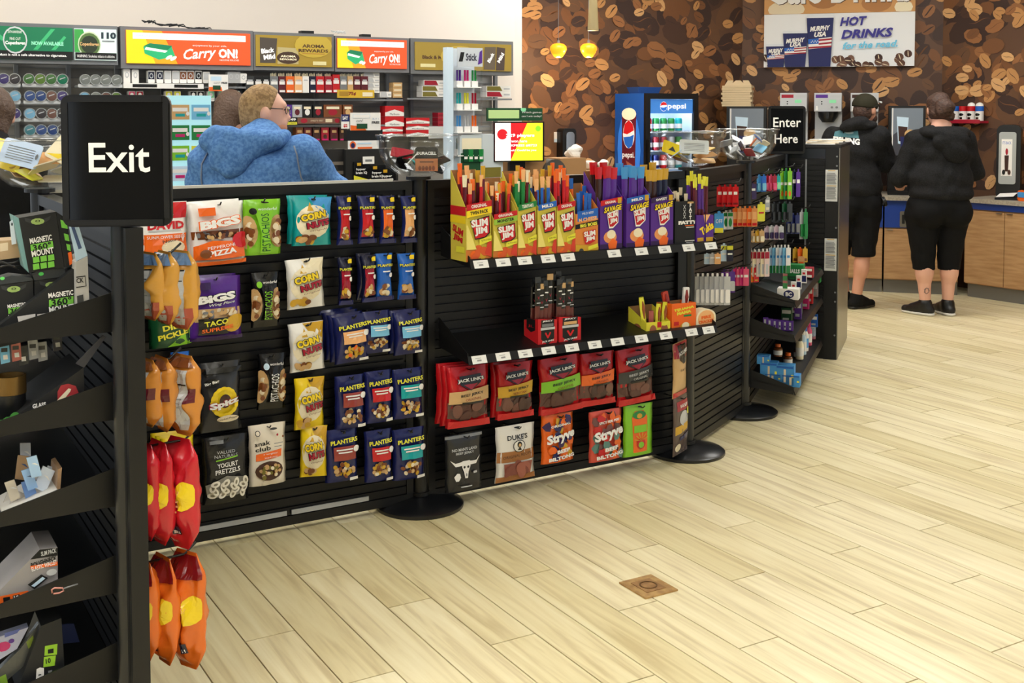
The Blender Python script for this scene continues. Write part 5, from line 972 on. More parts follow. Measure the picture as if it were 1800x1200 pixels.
for gi, (y, tins, (xa, xb)) in enumerate(TG):
    rowname = {138:'top',139:'top',168:'second',170:'second',199:'third',228:'fourth'}[y]; side_ = 'left' if xb < 40 else ('middle' if xb < 130 else 'right')
    a0, z = RK.px(xa, y+12, .0); a1, _ = RK.px(xb, y+12, .0)
    tr_ = thing('tin_tray', 'grey plastic tin tray, %s row of the %s column' % (rowname, side_), 'tray', RK.fr(a0, 0, z)); L_ = a1-a0
    MB().rbox((0,-.004,-.010), (L_,.12,.004), .006, mat('tray_plastic', (186,190,192), .4)).build('floor_plate', tr_)
    MB().box((0,-.006,-.004), (L_,-.0045,.012), mat('tray_plastic2', (206,208,210), .35)).build('front_edge', tr_)
    for k, (x, c) in enumerate(tins):
        a, zz = RK.px(x, y, -.005); r = .0335
        T_ = link('snuff_tin', MB().lathe([(0,0),(r,0),(r,.022),(r*.86,.0235),(0,.0235)], mat('tin_' + c, tin_c[c], .35), 20).mesh('snuff_tin', False), None, RK.fr(a, -.012, z+.005+r) @ RX(90)); T_.data.set_sharp_from_angle(angle=.6)
        tag(T_, 'round snuff tin, %s from left in the %s row, %s column' % (('first','second','third','fourth')[k], rowname, side_), 'tin', 'round snuff tins')
        MB().lathe([(r*.88,.0236),(r*1.0,.0222),(r*1.0,.026),(r*.88,.026),(r*.88,.0236)], M_RIM, 20).build('rim', T_, angle=40)
        MB().add([(-r*.5,-r*.1,.0242),(r*.45,r*.25,.0242),(r*.5,r*.42,.0242),(-r*.45,r*.1,.0242)], [(0,1,2,3)], cm('ltgrey')).build('label_stripe', T_)
# white canisters and small cartons on the rack shelves
ring = lambda c: [E(0,.55,.5,.28,c), E(0,.55,.32,.18,'white'), R(-.8,.05,.8,.2,'white')]
for i, (x, c, hh) in enumerate(((223,'white',25),(238,'white',24),(266,'dnavy',22),(281,'dnavy',22),(295,'ltgrey',22),(309,'ltgrey',22),(322,'brown',22),(335,'brown',22),(349,'black',22),(363,'ltgrey',20),(406,'silver',20),(417,'silver',20),(428,'white',17))):
    fbox(RK, x-6, 146-hh, x+6, 146, -.02, .05, 'white' if c != 'silver' else 'silver', 'pouch_canister', '%s pouch canister, number %s along the white rack shelf' % (('white','white','navy','navy','light grey','light grey','brown','brown','black','pale','silver','silver','short white')[i], ('one','two','three','four','five','six','seven','eight','nine','ten','eleven','twelve','thirteen')[i]), 'canister', [R(-.9,.3,.9,.9,c), E(0,.58,.55,.22,'ltgrey'), E(0,.58,.36,.14,c)], 'card', 'pouch canisters', r=.15)
fbox(RK, 217, 146.5, 358, 155.5, .015, .03, 'white', 'shelf_strip', 'white plastic shelf strip with two black labels', 'shelf strip', [R(-.78,.2,-.18,.8,'black'), R(.25,.2,.85,.8,'black')], 'card')
fbox(RK, 367, 131, 401, 160, .03, .006, 'white', 'price_card', 'white price card with an orange corner hung among the canisters', 'sign', [P([(-1,0),(.4,0),(.3,.25),(-1,.25)],'orange'), R(-.8,.62,.3,.88,'paleb'), T('on!',-.2,.5,.12,'grey',.3), R(-.6,.08,.2,.34,'dkgreen'), T('FREE',.6,.5,.1,'dkgrey',.3,0,.04)], 'card')
for i, (x, c) in enumerate(((232,'pink'),(246,'crim'),(297,'lemon'),(312,'lemon'),(340,'black'),(353,'black'),(371,'mint'),(391,'mint'),(405,'green'),(416,'green'))):
    fbox(RK, x-6, 160, x+6, 178, -.02, .05, 'white', 'pouch_canister', '%s topped canister in the row behind the exit sign and head' % ('first pink','crimson','first yellow','second yellow','first black','second black','first mint','second mint','first green','second green')[i], 'canister', [R(-.9,.35,.9,.95,c), E(0,.65,.5,.2,'white')], 'card', 'pouch canisters', r=.15)
BOXC = [(432,447,'dkgrey',0),(447.5,461,'black',0),(461.5,474,'black',0),(475,489,'grey',1),(490,502,'maroon',1),(503,517,'orange',1),(518,531.5,'peach',1),(532,543,'white',1),(545,555,'dnavy',1),(556,570,'red',1),(571.5,584,'crim',1),(585,597,'red',0),(598,610,'grey',1),(611,621,'tan',1),(622,634,'maroon',1),(635,647,'maroon',1)]
for i, (x0, x1, c, tp) in enumerate(BOXC):
    o = fbox(RK, x0, 134 if c != 'red' or i != 11 else 131, x1, 163, -.02, .07, c, 'cigar_box', 'upright %s cigar box, %s from left on the upper rack shelf' % (dict(dkgrey='charcoal', dnavy='navy', crim='crimson').get(c, c), 'first second third fourth fifth sixth seventh eighth ninth tenth eleventh twelfth thirteenth fourteenth fifteenth sixteenth'.split()[i]), 'cigar box', [R(-.8,.5,.8,.7,'white'), R(-.8,.03,.8,.16,'white'), R(-.6,.72,.6,.8,'ltgrey')], 'card', 'cigar boxes')
    if tp: 
        mb = MB(); 
        for k in range(4): mb.tube([(-.016+.011*k,.02,.10),(-.016+.011*k,.02,.128+.004*(k % 2))], .0045, cm('cream'), 6)
        mb.build('cigar_tips', o)['kind'] = 'stuff'
fbox(RK, 593, 158, 658, 172, .02, .004, (214,176,44), 'price_sign', 'yellow price sign reading 75 on the upper rack shelf', 'sign', [T('75¢',.3*-1+.1,.5,.5,(130,40,30),.2,0,.05), R(-.9,.2,-.4,.8,(170,130,40)), R(.35,.2,.9,.7,'cream')], 'card')
def cart(x0, y0, x1, y1, c, lb, off=-.03): fbox(RK, x0, y0, x1, y1, off, .09, 'white', 'cigarette_carton', lb, 'carton', [P([(-.95,.08),(.3,.08),(.1,.92),(-.95,.92)], c), R(.4,.3,.9,.6,'ltgrey')], 'card', 'cigarette cartons')
for i in range(4): cart(640, 127.5+9*i, 667, 136+9*i, 'ltgrey', ('topmost','second','third','lowest')[i] + ' white carton in the stack by the cigar boxes')
cart(668,161,688,171,'ltgrey','small white carton lying beside the white stack')
for i in range(3): fbox(RK, 691, 145+9*i, 707, 153.6+9*i, -.03, .07, 'tan', 'cigarette_carton', ('top','middle','bottom')[i] + ' tan carton in the short stack', 'carton', [R(-.8,.3,.8,.7,'beige')], 'card', 'cigarette cartons')
for i, c in enumerate(('crim','olive','olive')): cart(742+3*(1-i if i < 2 else 0), 141+10*i, 784, 150.4+10*i, c, ('red striped carton on top','olive carton in the middle','olive carton at the bottom')[i] + ' of the stack near the clear panel')
for i, c in enumerate(('olive','crim')): cart(855, 151+10*i, 898, 160.5+10*i, c, ('olive carton above','red carton below')[i] + ' at the right end of the rack')
for i, (x0, x1, c, c2) in enumerate(((495,513,'purple','lemon'),(514,531,'silver','maroon'),(531.5,549,'black','white'),(550.5,568,'black','crim'),(569,601,'brown','crim'),(603,620,'brown','tan'),(476,493,'maroon','cream'))):
    fbox(RK, x0, 184, x1, 206, -.01, .08, c, 'cigar_pouch', ('purple and yellow','silver and maroon','black and white','black and red','wide brown','narrow brown','maroon')[i] + ' cigar pouch box on the middle rack shelf', 'cigar box', [E(0,.4,.5,.25,c2), R(-.7,.65,.7,.85,'cream')], 'card')
fbox(RK, 496, 206.5, 522, 219, .02, .004, 'black', 'price_sign', 'black and yellow price sign reading 7.49', 'sign', [T('$7.49',0,.7,.4,'white',.86,0,.04), R(-1,.0,1,.38,'lemon'), T('GREAT PRICE',0,.19,.2,'dkgreen',.8)], 'card')
fbox(RK, 523, 207, 598, 217, .02, .004, (120,84,66), 'shelf_label', 'brown shelf label strip with white text patches', 'label', [E(-.7,.5,.16,.4,'crim'), T("SWEET'S FIRST",-.1,.5,.3,'beige',.3), R(.3,.2,.62,.8,'beige'), E(.85,.5,.12,.4,'crim')], 'card')
for i, (x, c) in enumerate(((527,'brown'),(542,'maroon'),(557,'dkbrown'),(572,'crim'),(588,'maroon'),(604,'dkbrown'))):
    fbox(RK, x-7, 224, x+6, 247, -.02, .06, c, 'cigar_jar', '%s dark cigar jar box on the lower rack shelf' % ('first','second','third','fourth','fifth','sixth')[i], 'cigar box', [R(-.6,.6,.6,.8,'tan'), E(0,.3,.5,.18,'choc'), R(-.8,.02,.8,.14,'magenta')], 'card', 'dark jar boxes on the lower rack shelf')
fbox(RK, 600, 201, 614, 226, .05, .004, 'white', 'price_card', 'navy and white price card beside the register', 'sign', [R(-1,.5,1,1,'navy'), T('SAY',0,.75,.25,'white',.7,0,.04), T('$2',0,.2,.25,'red',.5,0,.04)], 'card')
for i, (x0,y0,x1,y1) in enumerate(((677,186,710,204),(677,204.5,710,222),(668,222.5,708,231),(668,231.5,708,240),(714,207,755,217),(714,217.6,755,228),(714,228.5,755,240),(770,198,786,206),(770,206.5,786,214),(770,214.5,786,222))):
    fbox(RK, x0, y0, x1, y1, -.02, .09, 'red' if i < 7 else 'crim', 'cigarette_carton', ('upper tall','lower tall','upper flat','lower flat','top right','middle right','bottom right','top dark','middle dark','bottom dark')[i] + ' red carton in the lower rack stacks', 'carton', [P([(-1,0),(1,0),(1,.35),(0,.65),(-1,.35)],'white'), T('Marlboro',0,.2,.2,'black',.5)] if i < 7 else [R(-.9,.3,.9,.6,'dkred')], 'card')

# ------------------------------------------------------------------ checkout counter and what stands on it
CK = Face(at_depth(640, 300, 6.55).to_2d() - GX*1.6, G)
t = thing('checkout_counter', 'dark checkout counter behind the slatwall panels', 'counter', CK.fr(0, 0, 0))
MB().box((-1.2,0,0), (2.55,.6,.99), mat('dark_laminate', (46,44,44), .45)).build('base', t)
MB().box((-1.22,-.03,.9905), (2.57,.62,1.03), mat('counter_top', (90,86,80), .35)).build('worktop', t)
def cbox(x0, y0, x1, y1, dep, base, name, label, cat, ops=None, off=-.05, ground=True, kind='card', r=0):
    """like fbox on the counter; reaches down to the worktop when ground is set"""
    if ground: 
        lo = 0; xm = (x0+x1)/2
        for yy in range(int(y1), 460):
            if CK.px(xm, yy, off)[1] <= 1.031: lo = yy; break
        y1 = lo or y1
    return fbox(CK, x0, y0, x1, y1, off, dep, base, name, label, cat, ops, kind, r=r)
# lit ticket case
o = cbox(302, 168, 372, 340, .12, (150,196,204), 'ticket_case', 'lit white ticket case with rows of green tickets', 'ticket case', None, .22, False, 'lit')
fbox(CK, 372.5, 170, 383, 340, .22, .12, 'blue', 'side_trim', '', '', parent=o)
TC = ['tan','ltblue','green','green','lime','lemon','paleb','red']
for i in range(4):
    for j in range(2):
        x0 = 300 + 37*j; y0 = 184 + 36*i; lb_ = ('top','second','third','lowest')[i] + ' row ' + ('left','right')[j]
        fbox(CK, x0, y0, x0+33, y0+26, .224, .003, TC[i*2+j], 'lottery_ticket', '%s lottery ticket in the lit case, %s' % (dict(ltblue='light blue', paleb='pale blue', lemon='yellow').get(TC[i*2+j], TC[i*2+j]), lb_), 'ticket', [R(-.8,.55,.8,.8,'white'), R(-.5,.2,.5,.4,'magenta' if i % 2 else 'teal'), E(.8,.4,.18,.14,'white')], 'card')
# register
t = thing('cash_register', 'black register screen seen from behind with two cards on it', 'register', CK.fr(CK.px(642, 300, -.1)[0], -.1, 1.0305))
w_ = .22; zz = lambda y: CK.px(642, y, -.1)[1] - 1.0305
MB().box((-w_/2,0,zz(247)), (w_/2,.05,zz(228)), M_RUB).build('screen_back', t); MB().box((-.03,.01,0), (.03,.05,zz(247.5)), M_RUB).build('neck', t); MB().box((-.1,-.06,0), (.1,.12,.02), M_RUB).build('foot', t)
fbox(CK, 616, 198, 669, 229, -.095, .004, 'white', 'offer_card', 'white offer card reading FREE standing on the register', 'sign', [P([(-1,0),(.05,0),(-.1,.2),(-1,.3)],'orange'), R(-.85,.68,.3,.92,'paleb'), R(-.82,.7,.27,.9,'white'), T('on!',-.4,.55,.16,'grey',.22), R(-.6,.1,.1,.38,'dkgreen'), T('FREE',.65,.45,.13,'dkgrey',.26,0,.05), T('BUY 1',.65,.65,.1,(140,170,200),.2)], 'card')
fbox(CK, 612, 247, 666, 262, -.08, .004, 'white', 'offer_card', 'low white and orange card below the register screen', 'sign', [E(-.7,.5,.2,.45,'orange'), E(-.7,.45,.13,.3,'navy'), R(-.4,.6,.5,.75,'paleb'), R(-.4,.05,.55,.25,'orange')], 'card')
o = cbox(608, 262, 700, 330, .2, (24,24,24), 'counter_rack', 'black counter rack of black and yellow pouches', 'rack', None, -.02)
for i, (x, y) in enumerate(((622,284),(650,290),(668,296))):
    fbox(CK, x, y, x+28, y+36, -.012, .006, 'black', 'supplement_pouch', ('left','middle','right')[i] + ' black and yellow pouch in the counter rack', 'pouch', [P([(-1,0),(1,0),(1,.1),(-1,.34)],'lemon'), T('hyper',-.1,.62,.14,'white',.6,0,.03), T('brain IQ',-.05,.45,.14,'white',.7,0,.03), R(-.6,.8,-.1,.95,'gold')], 'film')
fbox(CK, 638, 275, 658, 288, .0, .003, 'white', 'price_card', 'small white price card above the black pouches', 'sign', [R(-.6,.3,.6,.6,'grey')], 'card')
cbox(672, 300, 694, 325, .05, 'ltgrey', 'small_box', 'small light grey box beside the counter rack', 'box', [R(-.6,.3,.6,.6,'white')], -.03)
cbox(578, 262, 606, 300, .05, (30,28,28), 'wire_stand', 'dark wire stand at the edge of the counter', 'stand', [R(-.8,.2+.14*k,.8,.25+.14*k,(120,110,100)) for k in range(5)], -.05)
# clear screen, vape display, lottery screen
o = cbox(786, 83, 797, 330, .05, (206,224,238), 'screen_post', 'tall pale blue-white screen post at the counter end', 'post', None, -.02)
t = thing('vape_display', 'tall clear display of coloured vapes lettered Stick', 'display case', CK.fr(CK.px(826, 200, -.03)[0], -.03, 1.0305)); zt = CK.px(826, 84, -.03)[1]-1.0305; w_ = .17
MB().box((-w_/2,.1,0), (w_/2,.104,zt), cm((214,222,228),'card')).build('back_board', t)
for x in (-w_/2, w_/2-.003): MB().box((x,0,0), (x+.003,.0995,zt), M_CLEAR).build('side_pane', t)
hb = MB().box((-w_/2,-.004,zt-.11), (w_/2,-.0005,zt), cm((196,202,208),'card')).build('header', t)
design('header_print', [T('Stick',.1,.5,.4,(40,40,60),.44,0,.03), P([(-.9,.25),(-.6,.25),(-.45,.75),(-.75,.75)],'black'), P([(.6,.1),(.95,.2),(.95,.9),(.75,.8)],'purple')], flat(w_, .11, -.004, 0, zt-.11), w_, .11, hb, 'card', grid=1)
for i in range(4):
    z = zt - .23 - .135*i; MB().box((-w_/2+.004,.002,z-.006), (w_/2-.004,.098,z), cm('white','card')).build('shelf', t)
    for j in range(3):
        c = (('purple','magenta','green'),('teal','lemon','crim'),('sky','ltgrey','orange'),('dkgreen','grey','tan'))[i][j]
        o = MB().box((-.02,0,.0005), (.02,.03,.035), cm('white','card')).tube([(-.009,.015,.036),(-.009,.015,.1)], .007, cm(c), 8).tube([(.009,.015,.036),(.009,.015,.1)], .007, cm(c), 8).build('vape_pack', X=t.matrix_world @ TR(-.052+.052*j,.03,z), angle=40)
        tag(o, '%s vape pack, %s row of the clear display' % (dict(crim='red', ltgrey='light grey', lemon='yellow', dkgreen='dark green', sky='sky blue').get(c, c), ('top','second','third','lowest')[i]), 'vape pack')
t = thing('lottery_screen', 'lottery screen with red and yellow halves telling of 229 players', 'screen', CK.fr(CK.px(912, 250, .0)[0], .0, 1.0305, -14)); zt = CK.px(912, 216, 0)[1]-1.0305; zl = CK.px(912, 282, 0)[1]-1.0305; w_ = .30; h_ = zt-zl
MB().box((-w_/2-.008,0,zl-.008), (w_/2+.012,.03,zt+.008), M_RUB).build('housing', t); MB().box((-.05,.0305,0), (.05,.07,zl+.1), M_RUB).build('stand', t)
sc = MB().box((-w_/2,-.003,zl), (w_/2,-.0005,zt), cm('red','lit')).build('screen', t)
design('screen_image', [P([(-.35,0),(1,0),(1,1),(.35,1)],(226,220,40)), R(-1,0,-.35,1,'white'), E(-.7,.7,.22,.14,'red'), T('229 players',.05,.66,.11,'white',.6,0,.04), T('won here',.0,.52,.08,'white',.34,0,.03), T('EXPRESS #8723',.15,.4,.07,'white',.6,0,.03), T('week! Could be you',.1,.27,.07,'white',.62,0,.03), E(.8,.85,.12,.08,'lime')], flat(w_, h_, -.003, 0, zl), w_, h_, sc, 'lit', grid=1)
tb = MB().box((-.2,-.002,zt+.012), (w_/2,.02,zt+.09), cm('dkgreen','card')).build('top_board', t)
design('board_print', [R(-.95,.2,.15,.85,(190,220,150)), T('Which games',.6,.65,.18,'white',.36), T("can I win today?",.6,.35,.18,'white',.36), E(.3,.9,.1,.2,'mint')], flat(.35, .078, -.002, -.025, zt+.012), .35, .078, tb, 'card', grid=1)
o = MB().lathe([(0,0),(.085,0),(.085,.09),(0,.09)], mat('grey_plastic', (74,70,66), .5), 24).build('ticket_roll_drum', X=CK.fr(CK.px(962, 250, -.12)[0], -.12, 1.03+.2) @ RX(90), angle=40); tag(o, 'dark grey round drum beside the lottery screen', 'drum')
MB().box((-.06,-.2,.0), (.06,-.0855,.09), mat('grey_plastic', (74,70,66), .5)).build('foot', o)
o = cbox(808, 236, 884, 320, .12, (196,206,210), 'counter_case', 'pale counter case of green packs below the lottery screen', 'display case', [R(-.95,.3,-.05,.75,'dkgreen'), R(-.9,.8,.0,.95,'cream'), R(.05,.3,.9,.55,'olive')], -.04)
for i in range(4): fbox(CK, 815+9*i, 262, 823+9*i, 284, -.03, .012, 'green' if i % 2 else 'dkgreen', 'green_pack', '%s green pack in the pale counter case' % ('first','second','third','fourth')[i], 'pack', [R(-.7,.2,.7,.4,'white')], 'film')
fbox(CK, 754, 222, 803, 243, -.15, .004, 'white', 'badge_card', 'white card with a brown round badge above the bowl of batteries', 'sign', [E(.45,.25,.42,.6,(150,96,40)), E(.45,.2,.26,.36,'white'), R(.33,.05,.57,.4,'navy')], 'card')
for i, (x0,x1,y) in enumerate(((905,960,278),(985,1030,278),(1030,1062,300))): cbox(x0, y, x1, 320, .2, (170,128,84), 'cardboard_box', ('left','middle','right')[i] + ' open brown cardboard box behind the meat sticks', 'box', None, -.05)
# ------------------------------------------------------------------ cafe counters
CT_Z = .86
M_TOP = mottled(mat('stone_worktop', (176,168,152), .4), (156,148,134), 60)
M_OAK = mottled(mat('oak_veneer', (196,156,110), .45), (170,128,84), 5, (1,1,9), .35, .7)
M_BLUE = mat('blue_laminate', (24,62,150), .4); M_KICK = mat('grey_toe_kick', (120,118,112), .5)
F1 = Vector((3.90, 10.08)); F0 = F1 - MD*1.9
MC = Face(F0, math.radians(-17)); RC = Face(F1, math.radians(-55))
LCn = Vector((math.sin(G), -math.cos(G))); LC = Face(WL + LCn*.64, G)
def counter(F, L_, depth, label, x0=0):
    o = MB().box((x0,-.03,CT_Z-.035), (L_,depth,CT_Z), M_TOP).build('cafe_worktop', X=F.fr(0, 0, 0)); tag(o, label, 'worktop'); return o
def unit(F, a0, a1, label, tall=.06, doors=2, dep=.55):
    t = thing('base_cabinet', label, 'cabinet', F.fr(a0, 0, 0)); W = a1-a0-.006; z1 = CT_Z-.036; zd = z1-.012-tall
    MB().box((.003,.02,.12), (W,dep,z1), M_OAK).build('body', t)
    MB().box((.003,.06,0), (W,dep,.1195), M_KICK).build('toe_kick', t)
    MB().box((.003,.0,z1-tall), (W,.0195,z1), M_BLUE).build('blue_panel', t)
    for d in range(doors):
        x0 = .005 + d*(W-.002)/doors; x1 = x0 + (W-.002)/doors - .006
        dr = MB().box((x0,.0,.13), (x1,.0195,zd), M_OAK).build('door', t)
        hx = x1-.07 if d == 0 and doors == 2 else x0+.02
        MB().box((hx,-.016,zd-.012), (hx+.05,-.0005,zd-.004), M_STEEL).build('handle', dr)
    return t
counter(MC, 1.9, .68, 'stone worktop under the coffee brewers'); counter(RC, 3.2, .46, 'stone worktop under the napkin dispenser', .0); counter(LC, 2.6, .63, 'stone worktop under the drinks fridge', .5)
for i, nm in enumerate(('hidden left','middle','right')): unit(MC, .63*i, .63*i+.625, nm + ' oak cabinet with tall blue panel under the brewers', .24, 1)
for i, nm in enumerate(('first','second','third','fourth')): unit(RC, .03+.76*i, .03+.76*i+.755, nm + ' oak double cabinet from the corner along the right counter', .055, 2, .44)
for i in range(3): unit(LC, .5+.7*i, .5+.7*i+.69, ('first','second','third')[i] + ' oak cabinet along the counter below the drinks fridge', .055, 2)
t = thing('latch_plate', 'steel latch plate on the blue panel between the two people', 'latch', MC.fr(MC.px(1588, 380, .0)[0], .001, CT_Z-.2)); MB().rbox((-.03,-.006,-.07), (.03,0,.07), .01, M_STEEL).build('plate', t); MB().rbox((-.012,-.012,-.04), (.012,-.0065,.04), .006, M_RUB).build('slot', t)

# ------------------------------------------------------------------ brewers, dispensers
M_SILV = mat('silver_panel', (196,198,200), .3, metal=.4)
def brewer(x0, x1, off, label, col, F=MC):
    aL = F.px(x0, 200, off)[0]; aR = F.px(x1, 200, off)[0]; w_ = aR-aL; zt = F.px((x0+x1)/2, 163, off)[1]-CT_Z
    t = thing('coffee_brewer', label, 'coffee brewer', F.fr((aL+aR)/2, off, CT_Z+.0005)); h = w_/2
    MB().box((-h,0,0), (h,.34,.05), M_SILV).build('base', t); MB().box((-h,.2,.0505), (h,.34,zt-.171), M_SILV).build('column', t)
    hd = MB().box((-h,-.0,zt-.17), (h,.34,zt-.001), M_SILV).build('head', t)
    design('control_panel', [R(-.9,.72,.0,.9,col), R(.15,.74,.9,.88,'ltgrey'), R(.1,.45,.6,.62,'mint'), E(-.45,.52,.06,.03,'black'), E(-.45,.4,.06,.03,'black'), E(.3,.22,.1,.06,'grey'), E(.65,.22,.1,.06,'grey'), P([(-.9,.05),(-.7,.05),(-.75,.3),(-.85,.3)],'white')], flat(w_, .17, 0, 0, zt-.17), w_, .17, hd, 'card', grid=1)
    MB().lathe([(0,zt-.27),(.05,zt-.27),(.085,zt-.22),(.09,zt-.172),(0,zt-.172)], M_RUB, 20).build('brew_basket', t, X=TR(0,.09,0), angle=40)
    MB().box((-.012,-.05,zt-.235), (.012,.0,zt-.18), M_RUB).build('basket_handle', t)
    MB().lathe([(0,.051),(.07,.051),(.08,.07),(.078,.2),(.05,.25),(0,.25)], M_STEEL, 20).build('server', t, X=TR(0,.1,0), angle=40)
    MB().box((-.008,-.04,.1), (.008,.02,.22), M_RUB).build('server_handle', t)
    return t
brewer(1371,1418,-.22,'silver coffee brewer with red label above the enter sign','crim'); brewer(1431,1479,-.22,'silver coffee brewer with purple label','purple'); brewer(1495,1544,-.22,"silver coffee brewer behind the man's cap",'dkbrown')
def dispenser(F, x0, x1, y0, off, label):
    aL = F.px(x0, 220, off)[0]; aR = F.px(x1, 220, off)[0]; w_ = aR-aL; zt = F.px((x0+x1)/2, y0, off)[1]-CT_Z; h = w_/2
    t = thing('drink_dispenser', label, 'drink dispenser', F.fr((aL+aR)/2, off, CT_Z+.0005))
    MB().box((-h,.06,0), (h,.4,zt), M_RUB).build('body', t); MB().box((-h,-.02,0), (h,.0595,.035), M_RUB).build('drip_tray', t)
    dz = zt*.42; pn = MB().box((-h,.0,dz), (h,.0595,zt), M_RUB).build('door', t); ph = zt-dz-.04
    design('door_picture', [R(-1,0,1,1,(120,130,142)), P([(-1,0),(1,0),(1,.35),(-.2,.6),(-1,.4)],(64,66,76)), P([(-.55,.25),(.0,.22),(.1,.8),(-.65,.82)],'paleb'), P([(-.5,.3),(-.02,.28),(.04,.6),(-.56,.62)],'dkbrown'), E(.2,.45,.35,.1,'tan'), P([(-.35,.02),(.15,.0),(.22,.38),(-.42,.4)],'navy'), R(-.3,.1,.1,.16,'crim'), E(.5,.3,.4,.14,'ltgrey'), R(-.95,.0,-.88,1,'white')], flat(w_*.86, ph, 0, 0, dz+.02), w_*.86, ph, pn, 'card', grid=1)
    for x in (-.05, .05): MB().lathe([(0,0),(.014,0),(.018,.05),(0,.05)], M_GREYM, 12).build('nozzle', t, X=TR(x,.035,dz-.0505))
    MB().rbox((-.05,.052,dz*.45), (.05,.0595,dz*.62), .008, cm('lemon','card')).build('push_label', t)
    return t
dispenser(MC, 1562, 1627, 186, -.18, 'black drink dispenser with a cup picture between the two people')
dispenser(MC, 1277, 1347, 187, -.22, 'black drink dispenser under the stack of cup carriers')
# stack of moulded cup carriers
q = MC.px(1296, 187, -.3); t0 = MC.fr(q[0], -.32, q[1]); w_ = .27
for i in range(9):
    o = MB().box((-w_/2,-.1,0), (w_/2,.1,.02), cm((206,186,150),'none')).build('cup_carrier', X=t0 @ TR(.004*(-1)**i, 0, .001+.0215*i) @ RZ((i*37) % 5 - 2)); tag(o, 'pulp cup carrier tray, %s from the bottom of the stack' % ('first','second','third','fourth','fifth','sixth','seventh','eighth','ninth')[i], 'cup carrier')
    if i == 8:
        mb = MB(); mb.prism([(-w_/2+.01,.0205),(w_/2-.01,.0205),(w_/2-.04,.07),(w_/2-.09,.07),(.05,.045),(.02,.07),(-.02,.07),(-.05,.045),(-w_/2+.09,.07),(-w_/2+.04,.07)], -.02, .02, cm((216,196,160),'none')); mb.build('handle_ridge', o)
# ------------------------------------------------------------------ drinks fridge with cans
P0 = at_depth(1135, 250, 10.15).to_2d(); FW, FD = .585, .46; zt = at_depth(1180, 164, 10.2).z - CT_Z
t = thing('drinks_fridge', 'blue and black countertop drinks fridge with lit glass door', 'fridge', FR(P0, G, CT_Z+.0005)); M_PEP = mat('fridge_blue', (24,92,190), .35)
MB().box((0,.03,0), (.02,FD,zt), M_PEP).build('left_side', t); MB().box((FW-.02,.03,0), (FW,FD,zt), M_RUB).build('right_side', t); MB().box((.0205,FD-.02,0), (FW-.0205,FD,zt), mat('fridge_liner', (214,226,232), .5)).build('back', t)
MB().box((FW-.026,.032,.041), (FW-.0205,FD-.0205,zt-.031), MATS['fridge_liner']).build('right_liner', t)
MB().box((.0205,.03,zt-.03), (FW-.0205,FD-.0205,zt), M_RUB).build('top', t); MB().box((.0205,.03,0), (FW-.0205,FD-.0205,.04), M_RUB).build('bottom', t)
fz0, fz1 = .0, zt
fr_ = MB(); b = .05
for a, c in (((0,.0,fz0),(b,.0295,fz1)), ((FW-b,.0,fz0),(FW,.0295,fz1)), ((b,.0,fz0),(FW-b,.0295,fz0+b)), ((b,.0,fz1-b),(FW-b,.0295,fz1))): fr_.box(a, c, M_RUB)
fr_.build('door_frame', t); MB().box((b,.012,b), (FW-b,.016,fz1-b), M_CLEAR).build('door_glass', t); MB().box((.012,-.03,.2), (.03,-.0005,.5), M_RUB).build('door_handle', t)
hd = MB().box((b+.002,.018,fz1-b-.125), (FW-b-.002,.028,fz1-b-.002), cm((60,120,190),'lit')).build('header_sign', t)
design('header_print', [E(-.35,.5,.16,.36,'white'), P([(-.5,.55),(-.46,.76),(-.35,.84),(-.24,.76),(-.2,.6),(-.35,.6)],'red'), P([(-.5,.45),(-.35,.42),(-.2,.5),(-.24,.26),(-.35,.16),(-.46,.26)],'blue'), T('pepsi',.25,.47,.5,'white',.42,0,.02)], flat(FW-2*b, .12, .018, FW/2, fz1-b-.125), FW-2*b, .12, hd, 'lit', grid=1)
for z in (.06,.24,.40,.565): MB().box((.021,.06,z-.008), (FW-.021,FD-.021,z), mat('white_shelf', (214,224,230), .4)).build('shelf', t)
MB().box((.022,.034,.05), (.036,.05,zt-.06), mat('led_strip', (225,240,255), .5, emis=60)).build('light_strip', t)
MB().box((.06,.06,zt-.045), (FW-.06,.09,zt-.032), mat('led_strip', (225,240,255), .5, emis=60)).build('light_strip', t)
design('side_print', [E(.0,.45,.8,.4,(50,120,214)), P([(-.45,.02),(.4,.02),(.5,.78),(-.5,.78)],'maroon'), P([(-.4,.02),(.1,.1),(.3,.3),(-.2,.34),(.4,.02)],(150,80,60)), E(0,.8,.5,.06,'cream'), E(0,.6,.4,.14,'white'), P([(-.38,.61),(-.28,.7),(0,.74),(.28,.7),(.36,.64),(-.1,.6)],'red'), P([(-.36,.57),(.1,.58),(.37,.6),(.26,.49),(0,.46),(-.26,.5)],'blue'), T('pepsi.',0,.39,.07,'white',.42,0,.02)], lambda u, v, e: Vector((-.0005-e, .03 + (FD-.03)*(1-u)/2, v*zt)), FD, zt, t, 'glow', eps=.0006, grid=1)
CC = [[('red','green','green','green','teal'),.5655],[('navy','crim','crim','silver','green'),.4005],[('blue','navy','red','silver','teal'),.2405]]
for ri, (cols, z) in enumerate(CC):
    for k, c in enumerate(cols):
        o = MB().lathe([(0,0),(.026,0),(.033,.008),(.033,.105),(.027,.12),(0,.12)], mat('can_'+c, PAL[c], .25, metal=.3), 16).build('soda_can', X=t.matrix_world @ TR(.1+.085*k, .1, z+.0005), angle=40); tag(o, '%s soda can, %s from left on the %s fridge shelf' % (c, ('first','second','third','fourth','fifth')[k], ('upper','middle','lower')[ri]), 'can', 'soda cans in the fridge'); MB().lathe([(.0332,.03),(.0336,.03),(.0336,.07),(.0332,.07),(.0332,.03)], cm('white'), 16).build('label_band', o)
